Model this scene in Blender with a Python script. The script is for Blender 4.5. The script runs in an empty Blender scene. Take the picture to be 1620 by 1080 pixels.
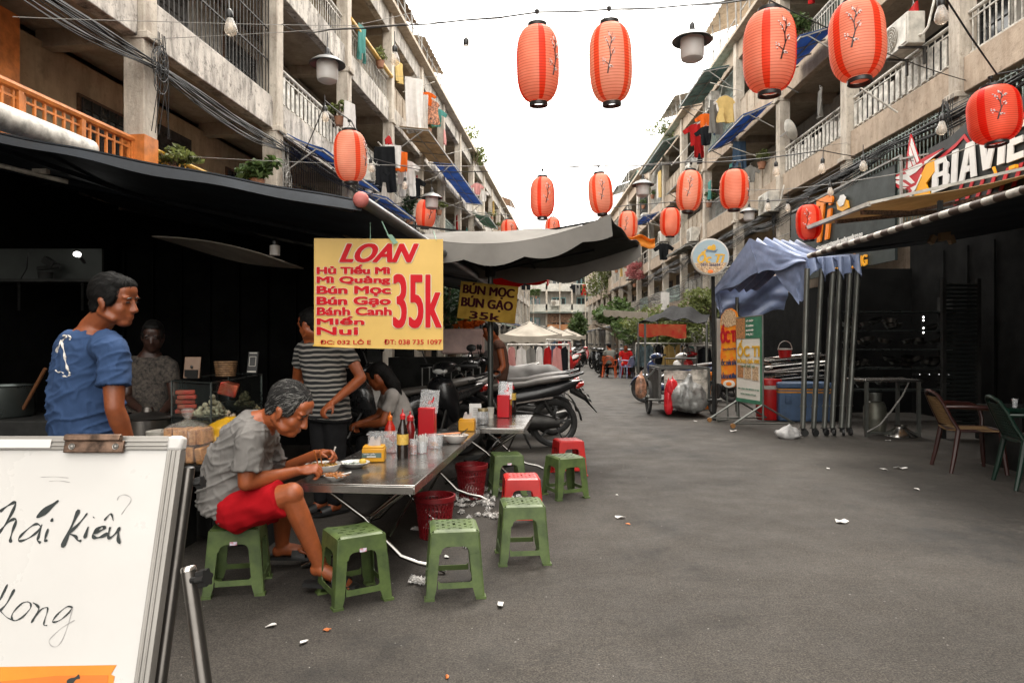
import bpy, bmesh, math, random
from mathutils import Vector, Matrix, noise, Euler
PI = math.pi; R = math.radians
rnd = random.Random(7)
scn = bpy.context.scene
C = scn.collection
# ---------------------------------------------------------------- camera
H = 1.25
cam = bpy.data.objects.new('camera', bpy.data.cameras.new('camera'))
C.objects.link(cam); scn.camera = cam
cam.location = (0, 0, H); cam.rotation_euler = (R(90), 0, 0)
cam.data.lens = 24; cam.data.sensor_width = 36; cam.data.shift_y = 3 / 1620
cam.data.clip_start = 0.05; cam.data.clip_end = 2000
# ---------------------------------------------------------------- light
SUN_EL, SUN_AZ = 62, 20
w = bpy.data.worlds.new("World"); scn.world = w; w.use_nodes = True
nt = w.node_tree; nt.nodes.clear()
wo = nt.nodes.new('ShaderNodeOutputWorld'); bg = nt.nodes.new('ShaderNodeBackground')
sky = nt.nodes.new('ShaderNodeTexSky'); sky.sky_type = 'NISHITA'; sky.sun_disc = False
sky.sun_elevation = R(SUN_EL); sky.sun_rotation = R(SUN_AZ); sky.dust_density = 4
mx = nt.nodes.new('ShaderNodeMix'); mx.data_type = 'RGBA'
tc = nt.nodes.new('ShaderNodeTexCoord'); nz = nt.nodes.new('ShaderNodeTexNoise')
nz.inputs['Scale'].default_value = 2.2; nz.inputs['Detail'].default_value = 5
rp = nt.nodes.new('ShaderNodeMapRange')
rp.inputs['From Min'].default_value = .3; rp.inputs['From Max'].default_value = .7
rp.inputs['To Min'].default_value = .86; rp.inputs['To Max'].default_value = .97
nt.links.new(tc.outputs['Generated'], nz.inputs['Vector'])
nt.links.new(nz.outputs['Fac'], rp.inputs['Value']); nt.links.new(rp.outputs['Result'], mx.inputs['Factor'])
nt.links.new(sky.outputs['Color'], mx.inputs['A'])
mx.inputs['B'].default_value = (15.5, 14.9, 13.9, 1)          # bright overcast cloud layer
nt.links.new(mx.outputs['Result'], bg.inputs['Color'])
bg.inputs['Strength'].default_value = 0.13
nt.links.new(bg.outputs['Background'], wo.inputs['Surface'])
sun = bpy.data.objects.new('sun', bpy.data.lights.new('sun', 'SUN')); C.objects.link(sun)
sun.data.energy = 1.3; sun.data.angle = R(18); sun.data.color = (1, .93, .84)
sun.rotation_euler = (R(90 - SUN_EL), 0, R(-SUN_AZ + 180) )
vs = scn.view_settings
vs.view_transform = 'Standard'; vs.look = 'None'; vs.exposure = 1.3; vs.gamma = 1
scn.cycles.max_bounces = 6; scn.cycles.diffuse_bounces = 3; scn.cycles.glossy_bounces = 3
scn.cycles.transmission_bounces = 4; scn.cycles.transparent_max_bounces = 12
scn.cycles.use_denoising = True
scn.cycles.sample_clamp_indirect = 6; scn.cycles.caustics_reflective = False; scn.cycles.caustics_refractive = False
# ---------------------------------------------------------------- helpers
F = 1080.0
def P(px, py, D): return Vector(((px - 810) / F * D, D, H + (543 - py) / F * D))
def G(px, py, z=0.0):
    D = (H - z) * F / (py - 543); return Vector(((px - 810) / F * D, D, z))

class MB:
    def __init__(s, M=None): s.v = []; s.f = []; s.M = M or Matrix()
    def add(s, vs_, fs, M=None):
        T = s.M @ M if M else s.M; o = len(s.v)
        s.v += [T @ Vector(p) for p in vs_]; s.f += [[i + o for i in f] for f in fs]; return s
    def box(s, c, d, rot=None):
        x, y, z = d[0] / 2, d[1] / 2, d[2] / 2
        vs_ = [(i * x, j * y, k * z) for i in (-1, 1) for j in (-1, 1) for k in (-1, 1)]
        fs = [(0, 1, 3, 2), (4, 6, 7, 5), (0, 4, 5, 1), (2, 3, 7, 6), (0, 2, 6, 4), (1, 5, 7, 3)]
        M = Matrix.Translation(c)
        if rot is not None: M = M @ (rot.to_matrix().to_4x4() if hasattr(rot, 'to_matrix') else (Euler(rot).to_matrix().to_4x4() if not isinstance(rot, Matrix) else rot))
        return s.add(vs_, fs, M)
    def bar(s, a, b, w_, h_=None):                       # rectangular bar between two points
        a = Vector(a); b = Vector(b); d = b - a; L = d.length
        q = d.to_track_quat('Z', 'Y' if abs(d.normalized().z) < .9 else 'X')
        return s.box((a + b) / 2, (w_, h_ or w_, L), q)
    def tube(s, pts, r, seg=8, cap=True, closed=False):
        pts = [Vector(p) for p in pts]; n = len(pts); rs = r if isinstance(r, (list, tuple)) else [r] * n
        vs_ = []; fs = []; up = None
        for i, p in enumerate(pts):
            if closed: d = pts[(i + 1) % n] - pts[i - 1]
            else: d = pts[min(i + 1, n - 1)] - pts[max(i - 1, 0)]
            if d.length < 1e-9: d = Vector((0, 0, 1))
            d.normalize()
            if up is None: up = d.orthogonal().normalized()
            else:
                up = up - d * up.dot(d)
                up = up.normalized() if up.length > 1e-6 else d.orthogonal().normalized()
            e = d.cross(up)
            for k in range(seg):
                a = 2 * PI * k / seg; vs_.append(p + (up * math.cos(a) + e * math.sin(a)) * rs[i])
        m = n if closed else n - 1
        for i in range(m):
            for k in range(seg):
                j = (i + 1) % n
                fs.append((i * seg + k, i * seg + (k + 1) % seg, j * seg + (k + 1) % seg, j * seg + k))
        if cap and not closed:
            fs.append(tuple(range(seg - 1, -1, -1))); fs.append(tuple((n - 1) * seg + k for k in range(seg)))
        return s.add(vs_, fs)
    def lathe(s, prof, seg=20, M=None, cap=True):
        vs_ = []; fs = []; n = len(prof)
        for r_, z in prof:
            for k in range(seg):
                a = 2 * PI * k / seg; vs_.append((r_ * math.cos(a), r_ * math.sin(a), z))
        for i in range(n - 1):
            for k in range(seg):
                fs.append((i * seg + k, i * seg + (k + 1) % seg, (i + 1) * seg + (k + 1) % seg, (i + 1) * seg + k))
        if cap:
            if prof[0][0] > 1e-5: fs.append(tuple(range(seg - 1, -1, -1)))
            if prof[-1][0] > 1e-5: fs.append(tuple((n - 1) * seg + k for k in range(seg)))
        return s.add(vs_, fs, M)
    def ell(s, c, r, rot=None, nu=16, nv=10):
        if not isinstance(r, (list, tuple)): r = (r, r, r)
        M = Matrix.Translation(c) @ ((rot if isinstance(rot, Matrix) else Euler(rot).to_matrix().to_4x4()) if rot is not None else Matrix()) @ Matrix.Diagonal((r[0], r[1], r[2], 1))
        vs_ = [(0, 0, 1)]; fs = []
        for i in range(1, nv):
            t = PI * i / nv
            for k in range(nu):
                a = 2 * PI * k / nu; vs_.append((math.sin(t) * math.cos(a), math.sin(t) * math.sin(a), math.cos(t)))
        vs_.append((0, 0, -1)); l = len(vs_) - 1
        for k in range(nu):
            fs.append((0, 1 + k, 1 + (k + 1) % nu)); b = 1 + (nv - 2) * nu; fs.append((l, b + (k + 1) % nu, b + k))
        for i in range(nv - 2):
            for k in range(nu):
                a = 1 + i * nu; fs.append((a + k, a + nu + k, a + nu + (k + 1) % nu, a + (k + 1) % nu))
        return s.add(vs_, fs, M)
    def cone(s, a, b, ra, rb, seg=14):                   # round-ended tapered limb
        a = Vector(a); b = Vector(b)
        s.tube([a, b], [ra, rb], seg); s.ell(a, ra, None, 14, 8); s.ell(b, rb, None, 14, 8); return s
    def chain(s, pts, rs):
        for i in range(len(pts) - 1): s.cone(pts[i], pts[i + 1], rs[i], rs[i + 1])
        return s
    def grid(s, fn, nu, nv, closed_u=False):
        vs_ = [fn(i / nu, j / nv) for i in range(nu + 1) for j in range(nv + 1)]
        fs = [(i * (nv + 1) + j, (i + 1) * (nv + 1) + j, (i + 1) * (nv + 1) + j + 1, i * (nv + 1) + j + 1) for i in range(nu) for j in range(nv)]
        return s.add(vs_, fs)
    def sheet(s, fn, nu, nv, t):                          # a grid with real thickness t
        g = [[Vector(fn(i / nu, j / nv)) for j in range(nv + 1)] for i in range(nu + 1)]
        def nrm(i, j):
            a = g[min(i + 1, nu)][j] - g[max(i - 1, 0)][j]; b = g[i][min(j + 1, nv)] - g[i][max(j - 1, 0)]
            n = a.cross(b); return n.normalized() if n.length > 1e-9 else Vector((0, 0, 1))
        W = nv + 1; N = (nu + 1) * W
        top = [g[i][j] + nrm(i, j) * t / 2 for i in range(nu + 1) for j in range(W)]
        bot = [g[i][j] - nrm(i, j) * t / 2 for i in range(nu + 1) for j in range(W)]
        fs = []
        for i in range(nu):
            for j in range(nv):
                a = i * W + j; fs.append((a, a + W, a + W + 1, a + 1)); fs.append((N + a, N + a + 1, N + a + W + 1, N + a + W))
        for i in range(nu):
            a = i * W; fs.append((a, N + a, N + a + W, a + W)); a += nv; fs.append((a, a + W, N + a + W, N + a))
        for j in range(nv):
            a = j; fs.append((a, a + 1, N + a + 1, N + a)); a = nu * W + j; fs.append((a, N + a, N + a + 1, a + 1))
        return s.add(top + bot, fs)
    def loft(s, secs, seg=16, pw=2.6):                     # rings across x: (x, zc, hz, hw[, y])
        vs_ = []; fs = []; n = len(secs)
        for q in secs:
            x, zc, hz, hw = q[:4]; y0 = q[4] if len(q) > 4 else 0
            for k in range(seg):
                a = 2 * PI * k / seg; c, d = math.cos(a), math.sin(a); e = 2 / pw
                vs_.append((x, y0 + hw * math.copysign(abs(c) ** e, c), zc + hz * math.copysign(abs(d) ** e, d)))
        for i in range(n - 1):
            for k in range(seg): fs.append((i * seg + k, i * seg + (k + 1) % seg, (i + 1) * seg + (k + 1) % seg, (i + 1) * seg + k))
        fs.append(tuple(range(seg - 1, -1, -1))); fs.append(tuple((n - 1) * seg + k for k in range(seg)))
        return s.add(vs_, fs)
    def prism(s, pts, fn, t0, t1):                        # 2-D outline (may be concave) -> solid; fn(u,v,t)->point
        n = len(pts)
        vs_ = [fn(u, v, t0) for u, v in pts] + [fn(u, v, t1) for u, v in pts]
        from mathutils.geometry import tessellate_polygon
        tri = tessellate_polygon([[Vector((u, v, 0)) for u, v in pts]])
        fs = [tuple(t) for t in tri] + [tuple(n + i for i in reversed(t)) for t in tri]
        fs += [(i, (i + 1) % n, n + (i + 1) % n, n + i) for i in range(n)]
        return s.add(vs_, fs)

def frame_of(o):
    return Matrix.Translation(o.location) @ o.rotation_euler.to_matrix().to_4x4() if o else Matrix()
def mesh_from(mb, name, smooth=True, ang=40):
    me = bpy.data.meshes.new(name); me.from_pydata([tuple(v) for v in mb.v], [], mb.f); me.update()
    bm = bmesh.new(); bm.from_mesh(me); bmesh.ops.recalc_face_normals(bm, faces=bm.faces); bm.to_mesh(me); bm.free()
    if smooth:
        me.shade_smooth(); me.set_sharp_from_angle(angle=R(ang))
    return me
def wmat(o):
    M = frame_of(o)
    while o is not None and o.parent is not None: o = o.parent; M = frame_of(o) @ M
    return M
def obj(name, mb, m, parent=None, world=False, bevel=0, smooth=True, ang=40, remesh=0, sm=0, disp=None, loc=None):
    """link a mesh; world=True: vertices are world points and are moved into the parent's frame"""
    if parent is not None and world:
        I = wmat(parent).inverted(); mb.v = [I @ v for v in mb.v]
    org = None
    if parent is None:
        xs = [v.x for v in mb.v]; ys = [v.y for v in mb.v]; zs = [v.z for v in mb.v]
        org = Vector(loc) if loc is not None else Vector(((min(xs) + max(xs)) / 2, (min(ys) + max(ys)) / 2, min(zs)))
        mb.v = [v - org for v in mb.v]
    me = mesh_from(mb, name, smooth, ang)
    o = bpy.data.objects.new(name, me); C.objects.link(o)
    if remesh:
        md = o.modifiers.new('r', 'REMESH'); md.mode = 'VOXEL'; md.voxel_size = remesh; md.use_smooth_shade = True
        if sm:
            s_ = o.modifiers.new('s', 'SMOOTH'); s_.iterations = sm; s_.factor = .5
        dg = bpy.context.evaluated_depsgraph_get(); dg.update()
        me2 = bpy.data.meshes.new_from_object(o.evaluated_get(dg)); o.modifiers.clear(); o.data = me2; me2.name = name
        if disp:
            M = wmat(parent) if parent is not None else Matrix.Translation(org)
            nn = [v.normal.copy() for v in me2.vertices]
            for v, n in zip(me2.vertices, nn): v.co += n * disp(M @ v.co, n)
        me2.shade_smooth()
    if bevel:
        b = o.modifiers.new('b', 'BEVEL'); b.width = bevel; b.segments = 2; b.limit_method = 'ANGLE'; b.angle_limit = R(35)
        b.harden_normals = False
    if m is not None:
        for mm in (m if isinstance(m, (list, tuple)) else [m]): o.data.materials.append(mm)
    if parent is not None: o.parent = parent
    if org is not None: o.location = org
    return o
def tag(o, label, cat, group=None, kind=None):
    if label: o['label'] = label
    if cat: o['category'] = cat
    if group: o['group'] = group
    if kind: o['kind'] = kind
    return o
def thing(name, label, cat, loc=(0, 0, 0), rz=0, group=None, kind=None):
    o = bpy.data.objects.new(name, None); C.objects.link(o); o.location = loc; o.rotation_euler = (0, 0, rz)
    o.empty_display_size = .1
    return tag(o, label, cat, group, kind)
KIDS = {}
def copy_tree(o, parent=None):
    c = o.copy(); C.objects.link(c)
    if parent is not None: c.parent = parent
    for ch in list(o.children): copy_tree(ch, c)
    return c
def dup(o, loc, rz=None, label=None, group=None, scale=None):
    c = copy_tree(o); c.location = loc
    if rz is not None: c.rotation_euler = (0, 0, rz)
    if label: c['label'] = label
    if group: c['group'] = group
    if scale: c.scale = (scale,) * 3 if not isinstance(scale, (list, tuple)) else scale
    return c
def recolor(o, old, new):
    for x in [o] + list(o.children_recursive):
        if x.type == 'MESH':
            for s_ in x.material_slots:
                if s_.material == old: s_.link = 'OBJECT'; s_.material = new
# ---------------------------------------------------------------- materials
def _n(nt_, t, **kw):
    n = nt_.nodes.new(t)
    for k, v in kw.items():
        if k in n.inputs: n.inputs[k].default_value = v
        else: setattr(n, k, v)
    return n
def mat(name, col, rough=.6, metal=0, var=.18, vscale=3.0, bump=0, bscale=40, spec=.5, coord='Object', trans=0, alpha=1, emit=None, estr=0, stretch=None, col2=None, coat=0, sub=0, translucent=0, rvar=.1):
    m = bpy.data.materials.new(name); m.use_nodes = True; t = m.node_tree; b = t.nodes['Principled BSDF']; L = t.links
    tc_ = _n(t, 'ShaderNodeTexCoord'); src = tc_.outputs[coord]
    if stretch:
        mp = _n(t, 'ShaderNodeMapping'); mp.inputs['Scale'].default_value = stretch; L.new(src, mp.inputs['Vector']); src = mp.outputs['Vector']
    n1 = _n(t, 'ShaderNodeTexNoise', Scale=vscale, Detail=8.0, Roughness=.65); L.new(src, n1.inputs['Vector'])
    cr = _n(t, 'ShaderNodeValToRGB'); L.new(n1.outputs['Fac'], cr.inputs['Fac'])
    c2 = col2 or tuple(max(0, c * (1 - 1.6 * var)) for c in col)
    cr.color_ramp.elements[0].position = .34; cr.color_ramp.elements[1].position = .62
    cr.color_ramp.elements[0].color = (*c2, 1); cr.color_ramp.elements[1].color = (*[min(1, c * (1 + .25 * var)) for c in col], 1)
    L.new(cr.outputs['Color'], b.inputs['Base Color'])
    mr = _n(t, 'ShaderNodeMapRange'); L.new(n1.outputs['Fac'], mr.inputs['Value'])
    mr.inputs['From Min'].default_value = .3; mr.inputs['From Max'].default_value = .7
    mr.inputs['To Min'].default_value = min(1, rough + rvar); mr.inputs['To Max'].default_value = max(.02, rough - rvar); L.new(mr.outputs['Result'], b.inputs['Roughness'])
    b.inputs['Metallic'].default_value = metal; b.inputs['Specular IOR Level'].default_value = spec
    b.inputs['Transmission Weight'].default_value = trans; b.inputs['Alpha'].default_value = alpha
    b.inputs['Coat Weight'].default_value = coat; b.inputs['Coat Roughness'].default_value = .12
    if sub: b.inputs['Subsurface Weight'].default_value = sub; b.inputs['Subsurface Radius'].default_value = (.012, .005, .003)
    if emit: b.inputs['Emission Color'].default_value = (*emit, 1); b.inputs['Emission Strength'].default_value = estr
    if bump:
        n2 = _n(t, 'ShaderNodeTexNoise', Scale=bscale, Detail=6.0); L.new(src, n2.inputs['Vector'])
        bp = _n(t, 'ShaderNodeBump', Strength=bump, Distance=.01); L.new(n2.outputs['Fac'], bp.inputs['Height']); L.new(bp.outputs['Normal'], b.inputs['Normal'])
    if translucent:
        tr = _n(t, 'ShaderNodeBsdfTranslucent'); L.new(cr.outputs['Color'], tr.inputs['Color'])
        ms = _n(t, 'ShaderNodeMixShader', Fac=translucent); out = t.nodes['Material Output']
        L.new(b.outputs['BSDF'], ms.inputs[1]); L.new(tr.outputs['BSDF'], ms.inputs[2]); L.new(ms.outputs['Shader'], out.inputs['Surface'])
    return m
def concrete(name, col, stain, streak=.55, amount=.5, col3=None):
    """aged plaster: blotches, vertical run-off streaks, dark mould; grain bump (object space = metres)"""
    m = bpy.data.materials.new(name); m.use_nodes = True; t = m.node_tree; b = t.nodes['Principled BSDF']; L = t.links
    tc_ = _n(t, 'ShaderNodeTexCoord')
    n1 = _n(t, 'ShaderNodeTexNoise', Scale=1.3, Detail=10.0, Roughness=.7); L.new(tc_.outputs['Object'], n1.inputs['Vector'])
    mp = _n(t, 'ShaderNodeMapping'); mp.inputs['Scale'].default_value = (2.6, 2.6, .55); L.new(tc_.outputs['Object'], mp.inputs['Vector'])
    n2 = _n(t, 'ShaderNodeTexNoise', Scale=1.6, Detail=8.0, Roughness=.7); L.new(mp.outputs['Vector'], n2.inputs['Vector'])
    n3 = _n(t, 'ShaderNodeTexNoise', Scale=9.0, Detail=8.0, Roughness=.75); L.new(tc_.outputs['Object'], n3.inputs['Vector'])
    def ramp(src, p0, p1, c0, c1):
        r_ = _n(t, 'ShaderNodeValToRGB'); r_.color_ramp.elements[0].position = p0; r_.color_ramp.elements[1].position = p1
        r_.color_ramp.elements[0].color = (*c0, 1); r_.color_ramp.elements[1].color = (*c1, 1); L.new(src, r_.inputs['Fac']); return r_.outputs['Color']
    base = ramp(n1.outputs['Fac'], .35, .65, col3 or tuple(c * .72 for c in col), col)
    def mixc(f, a, bcol, mode='MIX'):
        x = _n(t, 'ShaderNodeMix'); x.data_type = 'RGBA'; x.blend_type = mode
        L.new(f, x.inputs['Factor']); L.new(a, x.inputs['A'])
        if isinstance(bcol, tuple): x.inputs['B'].default_value = (*bcol, 1)
        else: L.new(bcol, x.inputs['B'])
        return x.outputs['Result']
    def rng(src, a, b_, lo, hi):
        x = _n(t, 'ShaderNodeMapRange'); x.inputs['From Min'].default_value = a; x.inputs['From Max'].default_value = b_
        x.inputs['To Min'].default_value = lo; x.inputs['To Max'].default_value = hi; L.new(src, x.inputs['Value']); return x.outputs['Result']
    c1 = mixc(rng(n2.outputs['Fac'], .45, .66, 0, streak), base, stain)
    c2 = mixc(rng(n3.outputs['Fac'], .53, .68, 0, amount), c1, tuple(s * .5 for s in stain))
    L.new(c2, b.inputs['Base Color']); b.inputs['Roughness'].default_value = .9; b.inputs['Specular IOR Level'].default_value = .25
    n4 = _n(t, 'ShaderNodeTexNoise', Scale=35.0, Detail=6.0); L.new(tc_.outputs['Object'], n4.inputs['Vector'])
    bp = _n(t, 'ShaderNodeBump', Strength=.35, Distance=.02); L.new(n4.outputs['Fac'], bp.inputs['Height']); L.new(bp.outputs['Normal'], b.inputs['Normal'])
    return m
def glass(name, tint=(.9, .95, .93), rough=.03, alpha=.16):
    m = bpy.data.materials.new(name); m.use_nodes = True; t = m.node_tree; L = t.links; t.nodes.clear()
    o = _n(t, 'ShaderNodeOutputMaterial'); tr = _n(t, 'ShaderNodeBsdfTransparent'); tr.inputs['Color'].default_value = (*tint, 1)
    gl = _n(t, 'ShaderNodeBsdfGlossy', Roughness=rough); lw = _n(t, 'ShaderNodeLayerWeight', Blend=.5); pw_ = _n(t, 'ShaderNodeMath'); pw_.operation = 'POWER'; pw_.inputs[1].default_value = 4; L.new(lw.outputs['Facing'], pw_.inputs[0]); fr = _n(t, 'ShaderNodeMath'); fr.operation = 'MULTIPLY_ADD'; fr.inputs[1].default_value = .7; fr.inputs[2].default_value = .035; L.new(pw_.outputs[0], fr.inputs[0])
    di = _n(t, 'ShaderNodeBsdfDiffuse'); di.inputs['Color'].default_value = (*tint, 1)
    m1 = _n(t, 'ShaderNodeMixShader', Fac=alpha); m2 = _n(t, 'ShaderNodeMixShader')
    nz_ = _n(t, 'ShaderNodeTexNoise', Scale=6.0, Detail=4.0); mr = _n(t, 'ShaderNodeMapRange')
    mr.inputs['To Min'].default_value = alpha * .4; mr.inputs['To Max'].default_value = alpha * 1.6
    L.new(nz_.outputs['Fac'], mr.inputs['Value']); L.new(mr.outputs['Result'], m1.inputs['Fac'])
    L.new(tr.outputs[0], m1.inputs[1]); L.new(di.outputs[0], m1.inputs[2])
    L.new(fr.outputs[0], m2.inputs['Fac']); L.new(m1.outputs[0], m2.inputs[1]); L.new(gl.outputs[0], m2.inputs[2]); L.new(m2.outputs[0], o.inputs['Surface'])
    return m
# ---------------------------------------------------------------- lettering (Blender's own font, turned into mesh)
def text_mb(body, M, w_, h_, bold=0.0, shear=0.0, extr=.004, spacing=1.0, align_base=False):
    """lettering fitted into a w_ x h_ rectangle whose lower-left corner is M's origin, in M's XZ plane"""
    cu = bpy.data.curves.new('t', 'FONT'); cu.body = body; cu.size = 1; cu.shear = shear; cu.extrude = .01; cu.space_character = spacing
    cu.resolution_u = 4
    o = bpy.data.objects.new('t', cu); C.objects.link(o); dg = bpy.context.evaluated_depsgraph_get(); dg.update()
    me = bpy.data.meshes.new_from_object(o.evaluated_get(dg)); bpy.data.objects.remove(o); bpy.data.curves.remove(cu)
    vs_ = [v.co.copy() for v in me.vertices]; fs = [list(p.vertices) for p in me.polygons]; bpy.data.meshes.remove(me)
    x0 = min(v.x for v in vs_); x1 = max(v.x for v in vs_); y0 = min(v.y for v in vs_); y1 = max(v.y for v in vs_)
    vv = [M @ Vector(((v.x - x0) / (x1 - x0) * w_, -(v.z + .01) / .02 * extr, (v.y - y0) / (y1 - y0) * h_)) for v in vs_]
    mb = MB(); mb.add(vv, fs)
    if bold:                                            # heavier strokes: shifted copies, each a hair prouder
        xa = (M.to_3x3() @ Vector((1, 0, 0))) * bold * h_; za = (M.to_3x3() @ Vector((0, 0, 1))) * bold * h_; ya = (M.to_3x3() @ Vector((0, -1, 0))) * .0004
        for i, (a, b_) in enumerate(((1, 0), (-1, 0), (.7, .7), (-.7, .7), (.7, -.7), (-.7, -.7))):
            mb.add([v + xa * a + za * b_ * .6 + ya * (i + 1) for v in vv], fs)
    return mb
def plane_M(o, xdir, zdir):
    x = Vector(xdir).normalized(); z = Vector(zdir); z = (z - x * z.dot(x)).normalized(); y = z.cross(x)
    M = Matrix((x, y, z)).transposed().to_4x4(); M.translation = Vector(o); return M
def merge(*mbs):
    r = MB()
    for m_ in mbs: r.add(m_.v, m_.f)
    return r
# ================================================================ ground
def asphalt():
    m = bpy.data.materials.new('asphalt'); m.use_nodes = True; t = m.node_tree; b = t.nodes['Principled BSDF']; L = t.links
    tc_ = _n(t, 'ShaderNodeTexCoord'); O = tc_.outputs['Object']
    def N(sc, det=6, ro=.6):
        n = _n(t, 'ShaderNodeTexNoise', Scale=sc, Detail=float(det), Roughness=ro); L.new(O, n.inputs['Vector']); return n.outputs['Fac']
    def ramp(src, p0, p1, c0, c1):
        r_ = _n(t, 'ShaderNodeValToRGB'); r_.color_ramp.elements[0].position = p0; r_.color_ramp.elements[1].position = p1
        r_.color_ramp.elements[0].color = (*c0, 1); r_.color_ramp.elements[1].color = (*c1, 1); L.new(src, r_.inputs['Fac']); return r_.outputs['Color']
    def mix(f, a, c, mode='MIX'):
        x = _n(t, 'ShaderNodeMix'); x.data_type = 'RGBA'; x.blend_type = mode
        (L.new(f, x.inputs['Factor']) if not isinstance(f, float) else setattr(x.inputs['Factor'], 'default_value', f)); L.new(a, x.inputs['A'])
        (L.new(c, x.inputs['B']) if not isinstance(c, tuple) else setattr(x.inputs['B'], 'default_value', (*c, 1))); return x.outputs['Result']
    base = ramp(N(.30, 9, .68), .36, .64, (.026, .0232, .0205), (.058, .052, .046))
    spk = ramp(N(120, 4, .8), .40, .60, (.30, .30, .30), (1.75, 1.72, 1.66))
    mid = ramp(N(34, 6, .75), .34, .66, (.62, .62, .63), (1.32, 1.31, 1.28)); base = mix(.9, base, mid, 'MULTIPLY')
    c = mix(.9, base, spk, 'MULTIPLY')
    vo = _n(t, 'ShaderNodeTexVoronoi', Scale=75.0); L.new(O, vo.inputs['Vector'])
    peb = ramp(vo.outputs['Distance'], .12, .22, (1, 1, 1), (0, 0, 0))
    gate = ramp(N(28, 3), .60, .66, (0, 0, 0), (.55, .55, .55))
    pg = mix(1.0, peb, gate, 'MULTIPLY'); c = mix(pg, c, (.13, .125, .115))
    dust = ramp(N(2.1, 12, .78), .57, .74, (0, 0, 0), (.55, .55, .55)); c = mix(dust, c, (.105, .096, .086))
    oil = ramp(N(.8, 10, .74), .34, .46, (.75, .75, .75), (0, 0, 0)); c = mix(oil, c, (.014, .0135, .013))
    L.new(c, b.inputs['Base Color'])
    rr = ramp(N(3, 5), .3, .7, (.66,) * 3, (.86,) * 3); L.new(rr, b.inputs['Roughness']); b.inputs['Specular IOR Level'].default_value = .28
    bp = _n(t, 'ShaderNodeBump', Strength=.5, Distance=.006); L.new(N(160, 4, .7), bp.inputs['Height']); L.new(bp.outputs['Normal'], b.inputs['Normal'])
    return m
M_asph = asphalt()
g = MB(); g.grid(lambda u, v: (-400 + 800 * u, -400 + 800 * v, 0), 8, 8)
tag(obj('road', g, M_asph, loc=(0, 0, 0)), None, None, kind='structure')

# ================================================================ materials of the two blocks
M_conc = concrete('aged_concrete', (.54, .46, .37), (.2, .16, .12), .55, .5)
M_conc2 = concrete('stained_beam_plaster', (.64, .59, .53), (.07, .062, .055), .85, .8)
M_concR = concrete('brown_stained_plaster', (.50, .40, .31), (.22, .155, .105), .5, .5)
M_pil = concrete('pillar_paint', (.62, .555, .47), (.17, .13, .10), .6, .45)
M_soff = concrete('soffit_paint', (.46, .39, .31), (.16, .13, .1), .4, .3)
M_wallc = concrete('cream_wall', (.55, .43, .29), (.2, .15, .1), .5, .3)
M_wallt = concrete('turquoise_wall', (.22, .31, .29), (.1, .1, .09), .5, .35)
M_wallp = concrete('pale_wall', (.42, .40, .36), (.18, .15, .12), .5, .35)
M_dark = mat('dark_opening', (.012, .014, .015), .5)
M_dkshade = mat('shade_dark_wall', (.005, .005, .0048), .92, var=.4, spec=.1)  # deep interior shade put into the wall colour
M_darkpart = mat('dark_interior_shelf', (.02, .02, .019), .8, var=.4, spec=.15)  # interior dimness put into the colour; also serves plain dark parts
M_iron = mat('dark_iron', (.045, .04, .036), .6, var=.4, vscale=9)
M_wht = mat('chipped_white_paint', (.62, .59, .53), .6, var=.35, vscale=7, bump=.1)
M_greenp = mat('pale_green_paint', (.36, .44, .40), .55, var=.3, vscale=7)
M_orange = mat('orange_paint', (.62, .20, .045), .45, var=.25, vscale=6, bump=.15)
M_yellow = mat('yellow_paint', (.62, .36, .05), .45, var=.25, vscale=6)
M_greypipe = mat('grey_pipe', (.30, .29, .27), .5, var=.3)
M_blackw = mat('black_cable', (.012, .012, .013), .5, var=.3)
M_wirepale = mat('pale_wire', (.28, .27, .25), .5)
M_glassd = mat('dark_window_glass', (.03, .035, .036), .12, spec=.7)
M_wood = mat('brown_door', (.13, .065, .035), .5, var=.35, stretch=(1, 1, 9))
M_rust = mat('rusty_sheet', (.26, .15, .09), .75, var=.5, vscale=5, bump=.2)
M_corr = mat('grey_roof_sheet', (.34, .32, .29), .6, var=.35, vscale=2)
M_fl2 = (3.25, 6.0, 8.75)
Z_BEAM = {2: 3.25, 3: 6.0, 4: 8.75, 5: 11.5}
SL = thing('apartment_block', 'long four storey block with stained white balcony beams and orange railing, behind the noodle stall', 'building', (-6, 0, 0), math.atan2(1, .1019))
SR = thing('apartment_block', 'long four storey block with brown stained balconies above the black beer shop signs', 'building', (7.4, 0, 0), math.atan2(1, .0139))
FL, FR_ = frame_of(SL), frame_of(SR)
def Lp(a, b, z): return FL @ Vector((a, -b, z))
def Rp(a, b, z): return FR_ @ Vector((a, b, z))

def corrugated(mb, p00, p10, p01, p11, n=14, amp=.02, t=.006):
    p00, p10, p01, p11 = map(Vector, (p00, p10, p01, p11)); nn = (p10 - p00).cross(p01 - p00).normalized()
    mb.sheet(lambda u, v: p00.lerp(p10, u).lerp(p01.lerp(p11, u), v) + nn * amp * math.sin(u * n * 2 * PI), n * 6, 1, t)

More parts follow.
